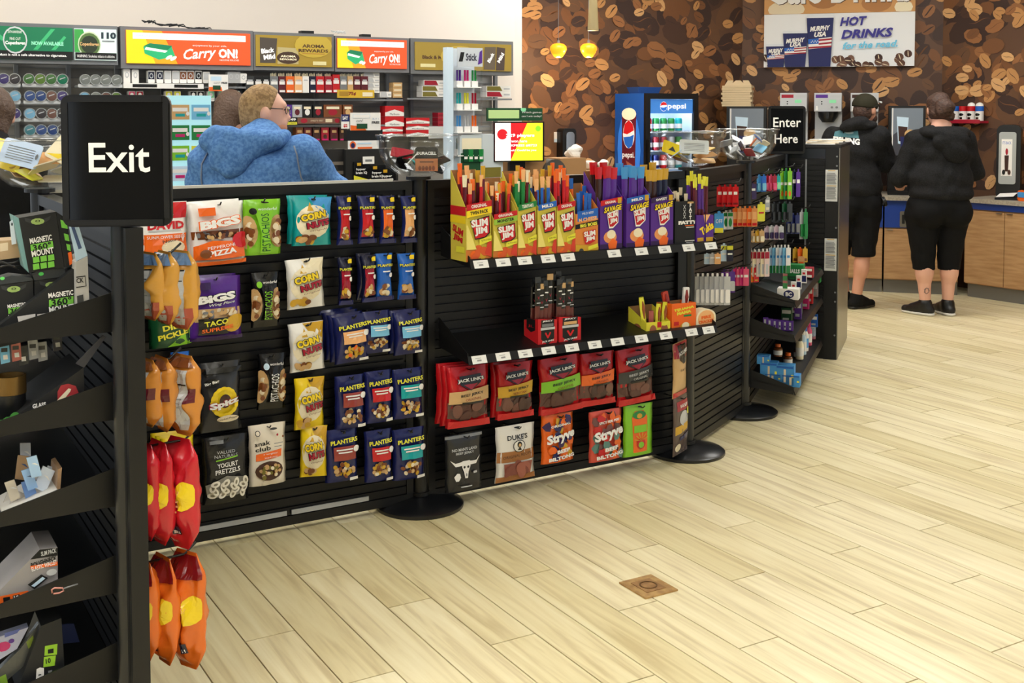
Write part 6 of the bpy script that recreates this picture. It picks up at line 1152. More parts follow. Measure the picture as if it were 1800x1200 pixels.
o = MB().add([(-.11,-.07,0),(.11,-.07,0),(.11,.07,0),(-.11,.07,0),(-.13,-.085,.055),(.13,-.085,.055),(.13,.085,.055),(-.13,.085,.055),(-.12,-.075,.05),(.12,-.075,.05),(.12,.075,.05),(-.12,.075,.05),(-.1,-.06,.01),(.1,-.06,.01),(.1,.06,.01),(-.1,.06,.01)], [(3,2,1,0),(0,1,5,4),(1,2,6,5),(2,3,7,6),(3,0,4,7),(4,5,9,8),(5,6,10,9),(6,7,11,10),(7,4,8,11),(8,9,13,12),(9,10,14,13),(10,11,15,14),(11,8,12,15),(12,13,14,15)], mat('blue_plastic', (36,78,150), .4)).build('plastic_tray', X=FR(P0, G, CT_Z+zt+.002) @ TR(.13,.2,0)); tag(o, 'small blue plastic tray on top of the drinks fridge', 'tray')
# ------------------------------------------------------------------ wall-hung things
WLf = Face(WL, G); WMf = Face(WA, math.radians(-17)); WRf = Face(WB, math.radians(-55))
def wallthing(F, x, y, off, name, label, cat): a, z = F.px(x, y, off); return thing(name, label, cat, F.fr(a, 0, z)), a, z
t, a, z = wallthing(WLf, 1001, 288, .1, 'soap_dispenser', 'black wall dispenser with a chrome front on the bean wall', 'dispenser')
MB().rbox((-.07,-.1,0), (.07,-.001,.31), .03, M_RUB).build('housing', t); MB().rbox((-.04,-.112,.1), (.045,-.1005,.28), .03, mat('chrome', (190,190,190), .12, metal=1)).build('chrome_front', t); MB().box((-.012,-.115,.06), (.016,-.1005,.085), cm('red','card')).build('red_button', t)
t, a, z = wallthing(WLf, 979, 250, .02, 'wall_notice', 'small white notice beside the black wall dispenser', 'notice'); MB().box((-.02,-.006,0), (.025,-.001,.09), cm('white','card')).build('sheet', t); MB().box((-.02,-.0065,0), (.025,-.0062,.03), cm('paleb','card')).build('print_band', t)
cr = random.Random(2)
def crumple(X, s, label, name='paper_tissue'):
    bm = bmesh.new(); bmesh.ops.create_icosphere(bm, subdivisions=3, radius=s)
    for v in bm.verts: v.co *= 1 + .5*noise.noise(v.co*26 + Vector((cr.random()*0+s*90, label.__len__(), 0)))
    me = bpy.data.meshes.new(name); bm.to_mesh(me); bm.free(); me.materials.append(cm((232,228,220),'none')); o = link(name, me); o.matrix_world = X; tag(o, label, 'tissue'); return o
def on_box(x, y, dx): a, z = CK.px(x, y, -.05); return Matrix.Translation(CK.loc(CK.px(x+dx, y, -.15)[0], -.15, z))
crumple(on_box(1008, 278, 0) @ TR(0,0,.035) @ SC(1.2,.8,1.0), .045, 'crumpled white paper towel below the black wall dispenser')
crumple(on_box(1046, 300, 0) @ TR(-.03,0,.03) @ SC(1,.8,.9), .038, 'left crumpled white tissue above the purple cartons'); crumple(on_box(1046, 300, 0) @ TR(.05,.05,.03) @ SC(1,.8,.9), .036, 'right crumpled white tissue above the purple cartons')
# cafe drinks board
aL = WMf.px(1343, 70, .06)[0]; aR = WMf.px(1608, 70, .06)[0]; w_ = aR-aL; z0 = WMf.px(1475, 117, .06)[1]; z1 = WMf.px(1475, 23, .06)[1]; h_ = z1-z0
t = thing('menu_board', 'cafe drinks board with three printed cups on the bean wall', 'sign', WMf.fr((aL+aR)/2, .06, z0))
lb_ = MB().box((-w_/2,0,0), (w_/2,.05,h_), cm((236,238,240),'card')).build('lower_board', t)
def cup(x0, x1, yb, yt, s):
    w1 = (x1-x0)*.1; m_ = (x0+x1)/2; hh = yt-yb; F_ = lambda f, g: (x0 + w1*(1-g) + f*((x1-x0) - 2*w1*(1-g)), yb + g*hh)
    o = [P([F_(0,0),F_(1,0),F_(1,1),F_(0,1)],'navy'), P([(x0-.01,yt-.005),(x1+.01,yt-.005),(x1+.005,yt+.05*s),(x0+.005,yt+.05*s)],(226,230,236)), T('MURPHY',m_,yb+hh*.78,.085*s*1.1,'white',(x1-x0)*.38,4,.05,.3), T('USA',m_,yb+hh*.66,.085*s*1.1,'white',(x1-x0)*.22,4,.05,.3), P([F_(.02,.36),F_(.98,.4),F_(.98,.6),F_(.02,.56)],'white'), P([F_(.02,.46),F_(.45,.47),F_(.45,.58),F_(.02,.56)],'blue')]
    for k in range(3): o.append(P([F_(.45 if k > 0 else .02,.37+.075*k),F_(.98,.395+.075*k),F_(.98,.43+.075*k),F_(.45 if k > 0 else .02,.405+.075*k)],'crim'))
    for k in range(6): o.append(E(F_(.1+.06*k,0)[0], yb+hh*(.5+.025*(k % 2)), .006, .012, 'white'))
    return o
bn = random.Random(8); beans_ = []
for k in range(26):
    x = bn.choice([bn.uniform(-.98,-.8), bn.uniform(-.1,.35), bn.uniform(.35,.98)]); y = bn.uniform(.0,.18) if x < .6 else bn.uniform(.0,.28)
    beans_ += [E(x, y, .05, .075, bn.choice(['choc','dkbrown',(90,56,40),(120,84,66)]), bn.uniform(0,90)), E(x, y, .006, .06, 'beige', bn.uniform(0,90))]
design('board_print', beans_ + cup(-.97,-.7,.0,.4,.8) + cup(-.74,-.4,.0,.64,.9) + cup(-.42,-.06,.0,.92,1) + [T('HOT',.2,.84,.17,(52,46,140),.18,2,.04,.25), T('DRINKS',.38,.61,.17,(52,46,140),.34,2,.04,.25), T('for the road.',.42,.4,.13,(110,200,236),.36,2,.03,.3)], flat(w_, h_, 0), w_, h_, lb_, 'card', eps=.0003, grid=1)
uh = .42; ub = MB().box((-w_/2,-.006,h_+.001), (w_/2,.05,h_+uh), cm((206,152,92),'card')).build('upper_board', t)
design('upper_print', [E(-.7,.1,.25,.2,'beige'), E(.5,.2,.2,.2,(176,120,66)), E(.85,.1,.12,.15,'cream'), E(-.2,.3,.2,.2,(170,116,64))], flat(w_, uh, -.006, 0, h_+.001), w_, uh, ub, 'card', eps=.0004, grid=1)
V, fs, asp = text_mesh('Café Drinks', .03, 0); sx = w_*.96/asp; mb = MB(); n_ = len(V); hl = .32
mb.add([(x*sx, -.02, h_+.09+hl/2+y*hl) for x, y in V] , [tuple(f) for f in fs], cm('white','card'))
mb.add([(x*sx+.006, -.0075, h_+.085+hl/2+y*hl) for x, y in V], [tuple(f) for f in fs], cm('choc','card')); mb.build('raised_letters', t)
# red condiment shelf with canisters
a0, z = WRf.px(1664, 212, .12); a1, _ = WRf.px(1724, 212, .12); t = thing('canister_shelf', 'red wall shelf holding condiment canisters', 'shelf', WRf.fr(a0, 0, z)); MB().box((0,-.13,-.02), (a1-a0,-.002,.0), mat('red_shelf', (170,30,52), .4)).build('board', t); MB().box((0,-.134,-.022), (a1-a0,-.1305,.012), mat('red_shelf', (170,30,52), .4)).build('front_edge', t)
for i, c in enumerate(('blue','red','red','blue')):
    o = MB().lathe([(0,0),(.036,0),(.036,.13),(0,.13)], cm('white'), 18).lathe([(.0365,.085),(.0368,.085),(.0368,.13),(.0365,.13),(.0365,.085)], cm(c), 18).build('creamer_canister', X=WRf.fr(a0+.05+(a1-a0-.1)*i/3, .065, z+.001), angle=40); tag(o, ('blue topped creamer canister at the left end','left of two red topped creamer canisters','right of two red topped creamer canisters','blue topped creamer canister at the right end')[i], 'canister')
    if i > 1: MB().lathe([(0,.131),(.034,.131),(.03,.15),(.012,.162),(0,.164)], cm('white'), 18).build('lid', o, angle=50)
    design('label_print', [E(0,.42,.7,.1,'black'), R(-.4,.1,.4,.25,'dkbrown')], lambda u, v, e: Vector((math.sin(u*.9)*(.037+e), -math.cos(u*.9)*(.037+e), v*.13)), .07, .13, o, grid=4)
# napkin dispenser
a, _ = RC.px(1772, 300, -.14); t = thing('napkin_dispenser', 'tall black napkin dispenser with a clear window and a card', 'dispenser', RC.fr(a, -.14, CT_Z+.0005, 28)); w_ = .19; zt = at_depth(1770, 220, 9.75).z - CT_Z
MB().rbox((-w_/2,0,.0), (w_/2,.22,zt), .05, M_RUB).build('housing', t); MB().rbox((-w_/2+.02,-.012,.13), (w_/2-.035,-.0005,zt-.06), .02, mat('frosted_window', (170,174,172), .25)).build('window', t)
cd = MB().box((-.055,-.0145,.2), (.03,-.0125,zt-.12), cm('white','card')).build('card', t)
design('card_print', [T("IT'S BACK",0,.9,.08,'blue',.8), E(.0,.66,.25,.09,'crim'), P([(-.3,.12),(.3,.12),(.4,.56),(-.4,.56)],'dkbrown'), E(-.5,.1,.3,.07,'black'), E(.5,.1,.3,.07,'choc')], flat(.085, zt-.32, -.0145, -.0125, .2), .085, zt-.32, cd, 'card', grid=1)
MB().add([(-.09,-.05,.02),(.05,-.06,.03),(.08,-.0,.06),(-.06,0,.05)], [(0,1,2,3)], cm('white','none')).build('napkin', t); MB().box((-w_/2,-.08,.0), (w_/2,-.0005,.018), M_RUB).build('tray', t)
o = MB().rbox((-.05,-.04,0), (.05,.04,.09), .02, cm('orange')).build('wipe_pack', X=RC.fr(RC.px(1803, 340, -.1)[0], -.1, CT_Z+.0005)); tag(o, 'orange and blue pack at the right edge of the photo', 'pack'); MB().rbox((-.048,-.0415,.03), (.048,-.0405,.075), .01, cm('sky')).build('print', o)
# pendants
M_AMB = mat('amber_glass', (250,158,30), .3, emis=1.15)
for i, x in enumerate((981.5, 1034.5)):
    q = at_depth(x, 89, 9.7); t = thing('pendant_lamp', ('left','right')[i] + ' small amber glass pendant lamp before the bean wall', 'pendant lamp', Matrix.Translation(q))
    MB().lathe([(.012,.062),(.045,.055),(.066,.035),(.07,.01),(.058,-.02),(.036,-.05),(.024,-.058),(0,-.058)], M_AMB, 24).build('shade', t, smooth=True); MB().lathe([(0,.0625),(.013,.0625),(.01,.085),(0,.085)], M_GREYM, 12).build('cap', t); MB().tube([(0,0,.0855),(0,0,3.399-q.z)], .0022, M_GREYM, 5).build('cord', t)
    ld = bpy.data.lights.new('pendant_bulb', 'POINT'); ld.energy = 7; ld.color = (1,.72,.4); ld.shadow_soft_size = .03; lo = bpy.data.objects.new('pendant_bulb', ld); COL.objects.link(lo); lo.parent = t; lo.location = (0,0,-.09)
q = at_depth(1042.5, 54, 8.8); t = thing('cone_lamp', 'olive beige cone shaped hanging spotlight', 'pendant lamp', Matrix.Translation(q)); M_OL = mat('olive_metal', (168,150,106), .4)
MB().lathe([(.04,.0),(.042,.0),(.022,.4),(0,.402)], M_OL, 20).build('cone', t, angle=40); MB().tube([(0,0,.4025),(0,0,3.399-q.z)], .006, M_OL, 6).build('stem', t)
# ------------------------------------------------------------------ people, grown from smooth-blended limbs
def nets(Fv, org, h):
    s = Fv < 0; nx, ny, nz = Fv.shape
    c = np.zeros((nx-1, ny-1, nz-1), int); off = [(i, j, k) for i in (0,1) for j in (0,1) for k in (0,1)]
    sl = lambda A, o: A[o[0]:nx-1+o[0], o[1]:ny-1+o[1], o[2]:nz-1+o[2]]
    for o in off: c += sl(s, o)
    act = (c > 0) & (c < 8); idx = -np.ones(c.shape, int); idx[act] = np.arange(act.sum())
    pos = np.zeros((act.sum(), 3)); cnt = np.zeros(act.sum()); base = np.argwhere(act).astype(float)
    for o in off:
        for ax in range(3):
            if o[ax]: continue
            p = list(o); p[ax] = 1; a = sl(Fv, o)[act]; b = sl(Fv, p)[act]; m = (a < 0) != (b < 0); t = np.where(m, a/(a-b+1e-12), 0)
            q = base + np.array(o, float); q[:, ax] += t; pos[m] += q[m]; cnt[m] += 1
    pos = pos/np.maximum(cnt, 1)[:, None]*h + np.array(org)
    faces = []
    for ax in range(3):
        d1, d2 = [(1,2),(2,0),(0,1)][ax]
        A = np.moveaxis(s, (ax, d1, d2), (0,1,2)); I = np.moveaxis(idx, (ax, d1, d2), (0,1,2))
        e = A[:-1,1:-1,1:-1] != A[1:,1:-1,1:-1]; w = np.argwhere(e)
        if not len(w): continue
        i, j, k = w[:,0], w[:,1], w[:,2]; q = np.stack([I[i,j,k], I[i,j+1,k], I[i,j+1,k+1], I[i,j,k+1]], 1)
        ins = A[i, j+1, k+1]; q[~ins] = q[~ins][:, ::-1]; faces.append(q)
    f = np.concatenate(faces); f = f[(f >= 0).all(1)]
    return pos, f
def blob(prims, res=.011, k=.03, cuts=(), fold=0, seed=0):
    """prims: ('c', a, b, ra, rb) tapered limb | ('e', centre, radii, (rx,ry,rz) degrees); optional trailing blend"""
    P_ = []
    for p in prims:
        if p[0] == 'c': r = max(p[3], p[4]); P_ += [np.array(p[1])-r, np.array(p[1])+r, np.array(p[2])-r, np.array(p[2])+r]
        else: r = max(p[2]); P_ += [np.array(p[1])-r, np.array(p[1])+r]
    P_ = np.array(P_); lo = P_.min(0)-.05; hi = P_.max(0)+.05; n = np.ceil((hi-lo)/res).astype(int)+1
    ax = [lo[i] + res*np.arange(n[i]) for i in range(3)]; Fv = np.full(n, 9.0, np.float32)
    for p in prims:
        if p[0] == 'c': a, b, ra, rb = np.array(p[1], float), np.array(p[2], float), p[3], p[4]; r = max(ra, rb); l, u_ = np.minimum(a,b)-r, np.maximum(a,b)+r
        else: l, u_ = np.array(p[1])-max(p[2]), np.array(p[1])+max(p[2])
        l = l-.09; u_ = u_+.09; s = tuple(slice(max(0, int((l[i]-lo[i])/res)), min(n[i], int((u_[i]-lo[i])/res)+2)) for i in range(3))
        X, Y, Z = np.meshgrid(ax[0][s[0]], ax[1][s[1]], ax[2][s[2]], indexing='ij'); Q = np.stack([X, Y, Z], -1)
        if p[0] == 'c':
            ba = b-a; t = np.clip(((Q-a)@ba)/max(1e-9, ba@ba), 0, 1); d = np.linalg.norm(Q-a-t[..., None]*ba, axis=-1) - (ra + (rb-ra)*t)
        else:
            q = Q-np.array(p[1])
            if len(p) > 3 and p[3]:
                Rm = np.array((Matrix.Rotation(math.radians(p[3][2]),3,'Z') @ Matrix.Rotation(math.radians(p[3][1]),3,'Y') @ Matrix.Rotation(math.radians(p[3][0]),3,'X'))); q = q@Rm
            r = np.array(p[2]); k0 = np.linalg.norm(q/r, axis=-1); k1 = np.linalg.norm(q/(r*r), axis=-1); d = k0*(k0-1)/np.maximum(k1, 1e-6)
        g = Fv[s]; hh = np.clip(.5+.5*(g-d)/k, 0, 1); Fv[s] = np.where(g > 8, d, g+(d-g)*hh - k*hh*(1-hh))
    X, Y, Z = np.meshgrid(*ax, indexing='ij')
    if fold: Fv += (fold*(np.sin(34*Z+9*np.sin(7*X+seed)+6*Y) * np.sin(11*X+4*Z+seed)) + fold*.5*np.sin(60*Z+20*X+seed*2)).astype(np.float32)
    for pt, nr in cuts: Fv = np.maximum(Fv, (X-pt[0])*nr[0]+(Y-pt[1])*nr[1]+(Z-pt[2])*nr[2])
    return nets(Fv, lo, res)
def blob_obj(name, prims, m, parent, **kw):
    v, f = blob(prims, **kw); me = bpy.data.meshes.new(name); me.from_pydata(v.tolist(), [], f.tolist()); me.materials.append(m)
    me.polygons.foreach_set('use_smooth', [True]*len(me.polygons)); me.update()
    return link(name, me, parent)
def cloth(name, rgb, c2=None, sc=60, b=.35): 
    m = mat(name, rgb, .85, spec=.2); 
    if c2: mottled(m, c2, sc)
    return add_bump(m, 22, b, .012)
M_SKIN = mat('skin', (206,150,124), .5); M_SKIN2 = mat('skin_pale', (220,168,146), .5)
def lerp(a, b, t): return tuple(a[i]+(b[i]-a[i])*t for i in range(3))
def mk(J, fd, g=1.0, hand=None, nose=True):
    """continuous bare body: head with face turned to fd, torso, arms with fingers, legs"""
    h = Vector(J['head']); f = Vector((fd[0], fd[1], 0)).normalized(); r = Vector((f.y, -f.x, 0)); U = Vector((0,0,1)); yaw = math.degrees(math.atan2(f.y, f.x))
    P_ = [('e', h, (.096,.076,.112), (0,0,yaw)), ('e', h+f*.03-U*.06, (.066,.058,.062), (0,0,yaw)), ('c', h+f*.055-U*.085, h+f*.06-U*.092, .03, .028),
          ('c', h+f*.09+U*.012, h+f*.108-U*.03, .009, .0135), ('c', h+f*.085+r*.03+U*.03, h+f*.085-r*.03+U*.03, .013, .013), ('c', h+f*.088+r*.018-U*.055, h+f*.088-r*.018-U*.055, .009, .009)]
    for s in (-1, 1): P_ += [('e', h+r*(.086*s)-f*.004-U*.012, (.02,.012,.034), (0,0,yaw))]
    P_ += [('c', h-f*.02-U*.06, J['neck'], .054, .06), ('c', J['neck'], J['chest'], .07*g, .13*g), ('e', J['chest'], (.17*g,.115*g,.17), None), ('e', J['belly'], (.155*g,.12*g,.16), None), ('e', J['pelvis'], (.165*g,.125*g,.14), None)]
    for s in 'LR':
        P_ += [('c', lerp(J['neck'], J['sh'+s], .25), J['sh'+s], .05, .062*g), ('c', J['sh'+s], J['el'+s], .056*g, .044*g), ('c', J['el'+s], J['ha'+s], .043*g, .029)]
        hd = Vector(J['ha'+s]); d = (hd - Vector(J['el'+s])).normalized(); sd = d.cross(U).normalized() if abs(d.z) < .95 else Vector((1,0,0)); up = sd.cross(d)
        P_.append(('e', hd+d*.045, (.042,.042,.026), None))
        for q in range(4): b0 = hd+d*.075+sd*(-.027+.018*q); b1 = b0+d*(.026+.006*(q in (1,2)))-up*.008; b2 = b1+d*.018-up*.022; P_ += [('c', b0, b1, .0095, .009), ('c', b1, b2, .009, .008)]
        P_.append(('c', hd+d*.03+sd*.035, hd+d*.065+sd*.05-up*.012, .011, .009))
        P_ += [('c', J['hip'+s], J['kn'+s], .088*g, .06*g), ('e', tuple(np.array(lerp(J['kn'+s], J['an'+s], .3))+np.array((0,-.012,0))), (.058*g,.062*g,.1), None), ('c', J['kn'+s], J['an'+s], .056*g, .04), ('c', (J['an'+s][0],J['an'+s][1],.05), (J['to'+s][0],J['to'+s][1],.035), .03, .022)]
    return P_
def shoe(J, s, r=.05): 
    a = Vector(J['an'+s]); t_ = Vector(J['to'+s]); d = (t_-a); d.z = 0; d.normalize(); z = .045
    return [('c', (a.x-d.x*.035, a.y-d.y*.035, z), (a.x+d.x*.06, a.y+d.y*.06, z), r*.82, r*.8), ('c', (a.x+d.x*.06, a.y+d.y*.06, z-.005), (a.x+d.x*.17, a.y+d.y*.17, z-.012), r*.82, r*.62), ('c', (a.x,a.y,.06), (a.x,a.y,.095), r*1.0, r*1.0), ('c', (a.x,a.y,.085), (a.x+d.x*.1,a.y+d.y*.1,.05), r*.9, r*.75)]
def shoes(t, J, m, sole=None):
    for s in 'LR':
        o = blob_obj('shoe', shoe(J, s), m, t, res=.008, k=.02, cuts=[((0,0,.016),(0,0,-1))])
        if sole: blob_obj('sole', [(p[0],)+tuple((q[0],q[1],.022) for q in p[1:3])+(p[3]*1.05,p[4]*1.05) for p in shoe(J, s)[:2]], sole, o, res=.008, k=.02, cuts=[((0,0,.002),(0,0,-1)),((0,0,.024),(0,0,1))])
def wrap(J, g=1.0, pad=.022, arm=1.0, hood=True, cuff=.93):
    P_ = [('e', J['chest'], (.18*g+pad,.125*g+pad,.19), None), ('e', J['belly'], (.165*g+pad,.13*g+pad,.19), None), ('c', lerp(J['neck'],J['chest'],-.05), J['chest'], .085*g, .14*g), ('c', lerp(J['neck'],J['chest'],.4), J['shL'], .085, .075*g*arm), ('c', lerp(J['neck'],J['chest'],.4), J['shR'], .085, .075*g*arm)]
    for s in 'LR': P_ += [('c', J['sh'+s], J['el'+s], .075*g*arm, .062*g*arm), ('c', J['el'+s], lerp(J['el'+s], J['ha'+s], cuff), .06*g*arm, .042*arm)]
    return P_
def legs(J, g, zt, pad, zk):
    P_ = [('e', J['pelvis'], (.175*g+pad,.14*g+pad,.15), None), ('e', (J['hipL'][0]*.9+J['pelvis'][0]*.1, J['pelvis'][1]-.05*g, J['pelvis'][2]-.04), (.11*g,.12*g,.12), None), ('e', (J['hipR'][0]*.9+J['pelvis'][0]*.1, J['pelvis'][1]-.05*g, J['pelvis'][2]-.04), (.11*g,.12*g,.12), None)]
    for s in 'LR': P_ += [('c', J['hip'+s], J['kn'+s], .1*g+pad, .072*g+pad), ('c', J['kn'+s], lerp(J['kn'+s], J['an'+s], zk), .07*g+pad, .06*g+pad)]
    return P_
def human(label, X): return thing('person', label, 'person', X)
def stand(dx=0, lean=0): return dict(belly=(0,0,1.06), pelvis=(0,-.01,.93), hipL=(-.1,0,.87), hipR=(.1,0,.87), knL=(-.11,.01,.49), knR=(.11,.01,.49), anL=(-.12,-.02,.09), anR=(.12,-.02,.09), toL=(-.13,.14,.04), toR=(.13,.14,.04))
# --- man in the denim jacket
M_DEN = cloth('denim', (74,116,176), (98,142,198), 70, .5)
M_BLOND = add_bump(mottled(mat('blond_hair', (172,140,98), .7, spec=.3), (132,104,70), 60), 120, .5, .006)
t = human('man in a blue hooded denim jacket leaning on the counter, seen from behind', FR(at_depth(452, 250, 5.3).to_2d()))
J = dict(stand(), head=(.008,.13,1.612), neck=(.01,.05,1.475), chest=(.0,.0,1.28), shL=(-.21,.0,1.38), shR=(.2,.0,1.41), elL=(-.3,.06,1.13), elR=(.32,.12,1.24), haL=(-.2,.34,1.06), haR=(.14,.34,1.12), belly=(0,-.03,1.04), pelvis=(0,-.04,.92))
o = blob_obj('body', mk(J, (1,.28), 1.08), M_SKIN2, t, res=.0095, k=.022)
jk = wrap(J, 1.12, .03, 1.12); jk += [('e', (.0,-.01,1.49), (.11,.1,.05), None)]
blob_obj('denim_jacket', jk, M_DEN, t, res=.011, k=.04, fold=.0055, seed=1, cuts=[((0,0,.88),(0,0,-1))])
blob_obj('hood', [('e', (-.1,-.12,1.46), (.13,.075,.085), (0,18,0)), ('e', (.02,-.1,1.475), (.12,.07,.06), (0,-14,0)), ('e', (.1,-.03,1.49), (.07,.08,.045), (0,-24,0)), ('e', (-.09,-.16,1.40), (.09,.045,.075), (0,24,0)), ('e', (-.15,-.05,1.48), (.06,.08,.06), None)], M_DEN, t, res=.0095, k=.03, fold=.006, seed=4)
M_SEAM = mat('jacket_seam', (128,140,160), .8)
from mathutils.bvhtree import BVHTree
def project(obj, pts2, y0=-1.0, lift=.004):
    bv = BVHTree.FromPolygons([v.co for v in obj.data.vertices], [tuple(p.vertices) for p in obj.data.polygons]); out = []
    for x, z in pts2:
        h = bv.ray_cast(Vector((x, y0, z)), Vector((0,1,0)))
        if h[0] is not None: out.append(h[0] + Vector((0,-lift,0)))
    return out
jo = [c for c in t.children if c.name.startswith('denim_jacket')][0]
for pts in ([(.185,1.46),(.2,1.42),(.205,1.37),(.212,1.32),(.225,1.27),(.25,1.22)], [(-.2,1.43),(-.225,1.38),(-.232,1.32),(-.232,1.26)]):
    q = project(jo, pts)
    if len(q) > 2: MB().tube(q, .004, M_SEAM, 5).build('shoulder_seam', t, smooth=True)
hd = J['head']; fx = Vector((1,.28,0)).normalized()
blob_obj('short_hair', [('e', (hd[0]-.012,hd[1],hd[2]+.012), (.108,.088,.117), (0,0,16)), ('e', (hd[0]-.05,hd[1]-.01,hd[2]-.04), (.06,.075,.07), (0,0,16))], M_BLOND, t, res=.007, k=.02, fold=.0015, cuts=[((hd[0]+.055,hd[1],hd[2]+.02),(.86,.24,-.45)), ((hd[0]+.005,hd[1],hd[2]-.04),(.8,.2,-.35)), ((hd[0]-.02,hd[1],hd[2]-.085),(0,0,-1))])
blob_obj('beard', [('e', (hd[0]+.04,hd[1]+.01,hd[2]-.075), (.062,.058,.04), (0,0,16))], mat('stubble', (186,126,96), .8), t, res=.007, k=.02, cuts=[((hd[0]+.1,hd[1],hd[2]-.045),(.2,0,1))])
mb = MB(); gx = hd[0]+.092; mb.tube([(gx,hd[1]-.035,hd[2]+.012),(gx-.05,hd[1]-.07,hd[2]+.016),(gx-.115,hd[1]-.088,hd[2]+.014)], .0022, M_RUB, 5)
for s in (-.02,.05): mb.tube([(gx+.014+.018*0, hd[1]+s+.022*math.cos(k*.63), hd[2]+.006+.018*math.sin(k*.63)) for k in range(11)], .0018, M_RUB, 5)
mb.build('glasses', t, smooth=True)
for s in (-1, 1): MB().lathe([(0,-.008),(.006,-.005),(.008,0),(.006,.005),(0,.008)], mat('eye', (60,50,44), .2), 10).build('eye', t, X=Matrix.Translation(Vector(hd) + fx*.085 + Vector((fx.y,-fx.x,0))*.03*s + Vector((0,0,.01))))
blob_obj('trousers', legs(J, 1.05, .9, .012, 1.0), cloth('dark_trousers', (36,38,46)), t, res=.013, k=.03); shoes(t, J, M_RUB)
# --- woman in the black hoodie
M_BK = cloth('black_fleece', (22,22,23), (34,34,36), 120, .45); M_BK2 = cloth('black_leggings', (13,13,14), None, 0, .15)
M_HAIR = add_bump(mottled(mat('dark_brown_hair', (52,34,28), .6), (84,58,46), 40, (1,1,6)), 60, .8, .012)
wp = on_floor(1640, 553); t = human('woman in a black hoodie and cropped leggings with her hair in a bun', FR(wp.to_2d()))
J = dict(head=(.035,.06,1.625), neck=(.04,.0,1.47), chest=(.035,.0,1.27), belly=(.03,-.02,1.06), pelvis=(.02,-.02,.87), shL=(-.155,.0,1.375), shR=(.215,.0,1.375), elL=(-.28,.03,1.09), elR=(.33,.06,1.13), haL=(-.2,.25,1.03), haR=(.22,.29,1.08), hipL=(-.1,0,.8), hipR=(.135,0,.8), knL=(-.085,.0,.46), knR=(.12,.0,.46), anL=(-.07,-.02,.09), anR=(.11,-.01,.09), toL=(-.17,.09,.04), toR=(.07,.14,.04))
blob_obj('body', mk(J, (-.15,1), 1.2), M_SKIN2, t, res=.010, k=.024)
hp = [('e', (.04,0,1.28), (.235,.17,.19), None), ('e', (.03,-.02,1.08), (.25,.19,.2), None), ('e', (.035,-.02,.97), (.255,.2,.1), None), ('c', (.04,0,1.46), (.04,0,1.36), .08, .16), ('c', (.0,0,1.42), J['shL'], .08, .085), ('c', (.08,0,1.42), J['shR'], .08, .085)]
for s_ in 'LR': hp += [('c', J['sh'+s_], J['el'+s_], .088, .072), ('c', J['el'+s_], lerp(J['el'+s_], J['ha'+s_], .93), .07, .045)]
blob_obj('black_hoodie', hp, M_BK, t, res=.0115, k=.035, fold=.004, seed=3, cuts=[((0,0,.90),(0,0,-1))])
blob_obj('hood', [('e', (.045,-.1,1.44), (.17,.09,.055), None), ('e', (.06,-.16,1.37), (.145,.055,.085), (14,0,0)), ('e', (.085,-.185,1.29), (.095,.04,.08), (12,22,0)), ('e', (-.1,-.03,1.45), (.06,.1,.04), (0,-20,0)), ('e', (.19,-.03,1.45), (.06,.1,.04), (0,20,0))], M_BK, t, res=.010, k=.03, fold=.003, seed=6)
lg = [('e', (.02,-.02,.87), (.245,.19,.14), None), ('e', (-.08,-.07,.82), (.14,.14,.13), None), ('e', (.125,-.07,.82), (.14,.14,.13), None)]
for s_ in 'LR': lg += [('c', J['hip'+s_], J['kn'+s_], .135, .088), ('c', J['kn'+s_], lerp(J['kn'+s_], J['an'+s_], .3), .088, .084)]
blob_obj('cropped_leggings', lg, M_BK2, t, res=.0105, k=.018, fold=.002, cuts=[((0,0,.36),(0,0,-1)), ((0,0,.96),(0,0,1))])
hd = J['head']; blob_obj('hair_bun', [('e', (hd[0],hd[1]-.012,hd[2]+.018), (.098,.105,.118), None), ('e', (hd[0]+.005,hd[1]-.115,hd[2]+.012), (.078,.06,.074), None), ('e', (hd[0]+.01,hd[1]-.165,hd[2]+.015), (.045,.025,.042), None), ('c', (hd[0]-.03,hd[1]-.06,hd[2]-.03), (hd[0]+.05,hd[1]-.09,hd[2]-.05), .05, .045)], M_HAIR, t, res=.007, k=.009, fold=.005, seed=2, cuts=[((hd[0],hd[1]+.05,hd[2]),(0,1,-.5)), ((hd[0],hd[1],hd[2]-.09),(0,0,-1))])
shoes(t, J, M_RUB, mat('white_sole', (226,224,218), .5))
bo = [c for c in t.children if c.name.startswith('body')][0]
q = project(bo, [(-.075+.014*math.cos(k*.9)*(1+.5*math.sin(k*2)), .2+.024*math.sin(k*.9)) for k in range(12)], lift=.002)
if len(q) > 3: MB().tube(q, .0025, mat('tattoo_ink', (110,90,84), .6), 4).build('ankle_tattoo', t)
# --- man in the black hoodie and shorts
mp_ = on_floor(1507, 541); t = human('man in cap, black hoodie and shorts raising a hand to his face', FR(mp_.to_2d()))
J = dict(head=(.05,.03,1.625), neck=(-.01,-.01,1.475), chest=(-.05,.0,1.28), belly=(-.03,.0,1.07), pelvis=(-.01,.0,.89), shL=(-.21,.0,1.39), shR=(.13,-.07,1.4), elL=(-.22,.14,1.13), elR=(.225,.0,1.19), haL=(-.02,.32,1.12), haR=(.15,.15,1.40), hipL=(-.11,.04,.82), hipR=(.06,-.03,.82), knL=(-.13,.09,.46), knR=(.03,-.04,.46), anL=(-.09,.06,.09), anR=(-.02,-.03,.09), toL=(.06,.14,.04), toR=(.13,.05,.04))
o = blob_obj('body', mk(J, (.85,.6), 1.05), M_SKIN, t, res=.009, k=.02)
hp = wrap(J, 1.06, .03, 1.1); hp += [('e', (-.02,-.01,.98), (.2,.16,.13), None)]
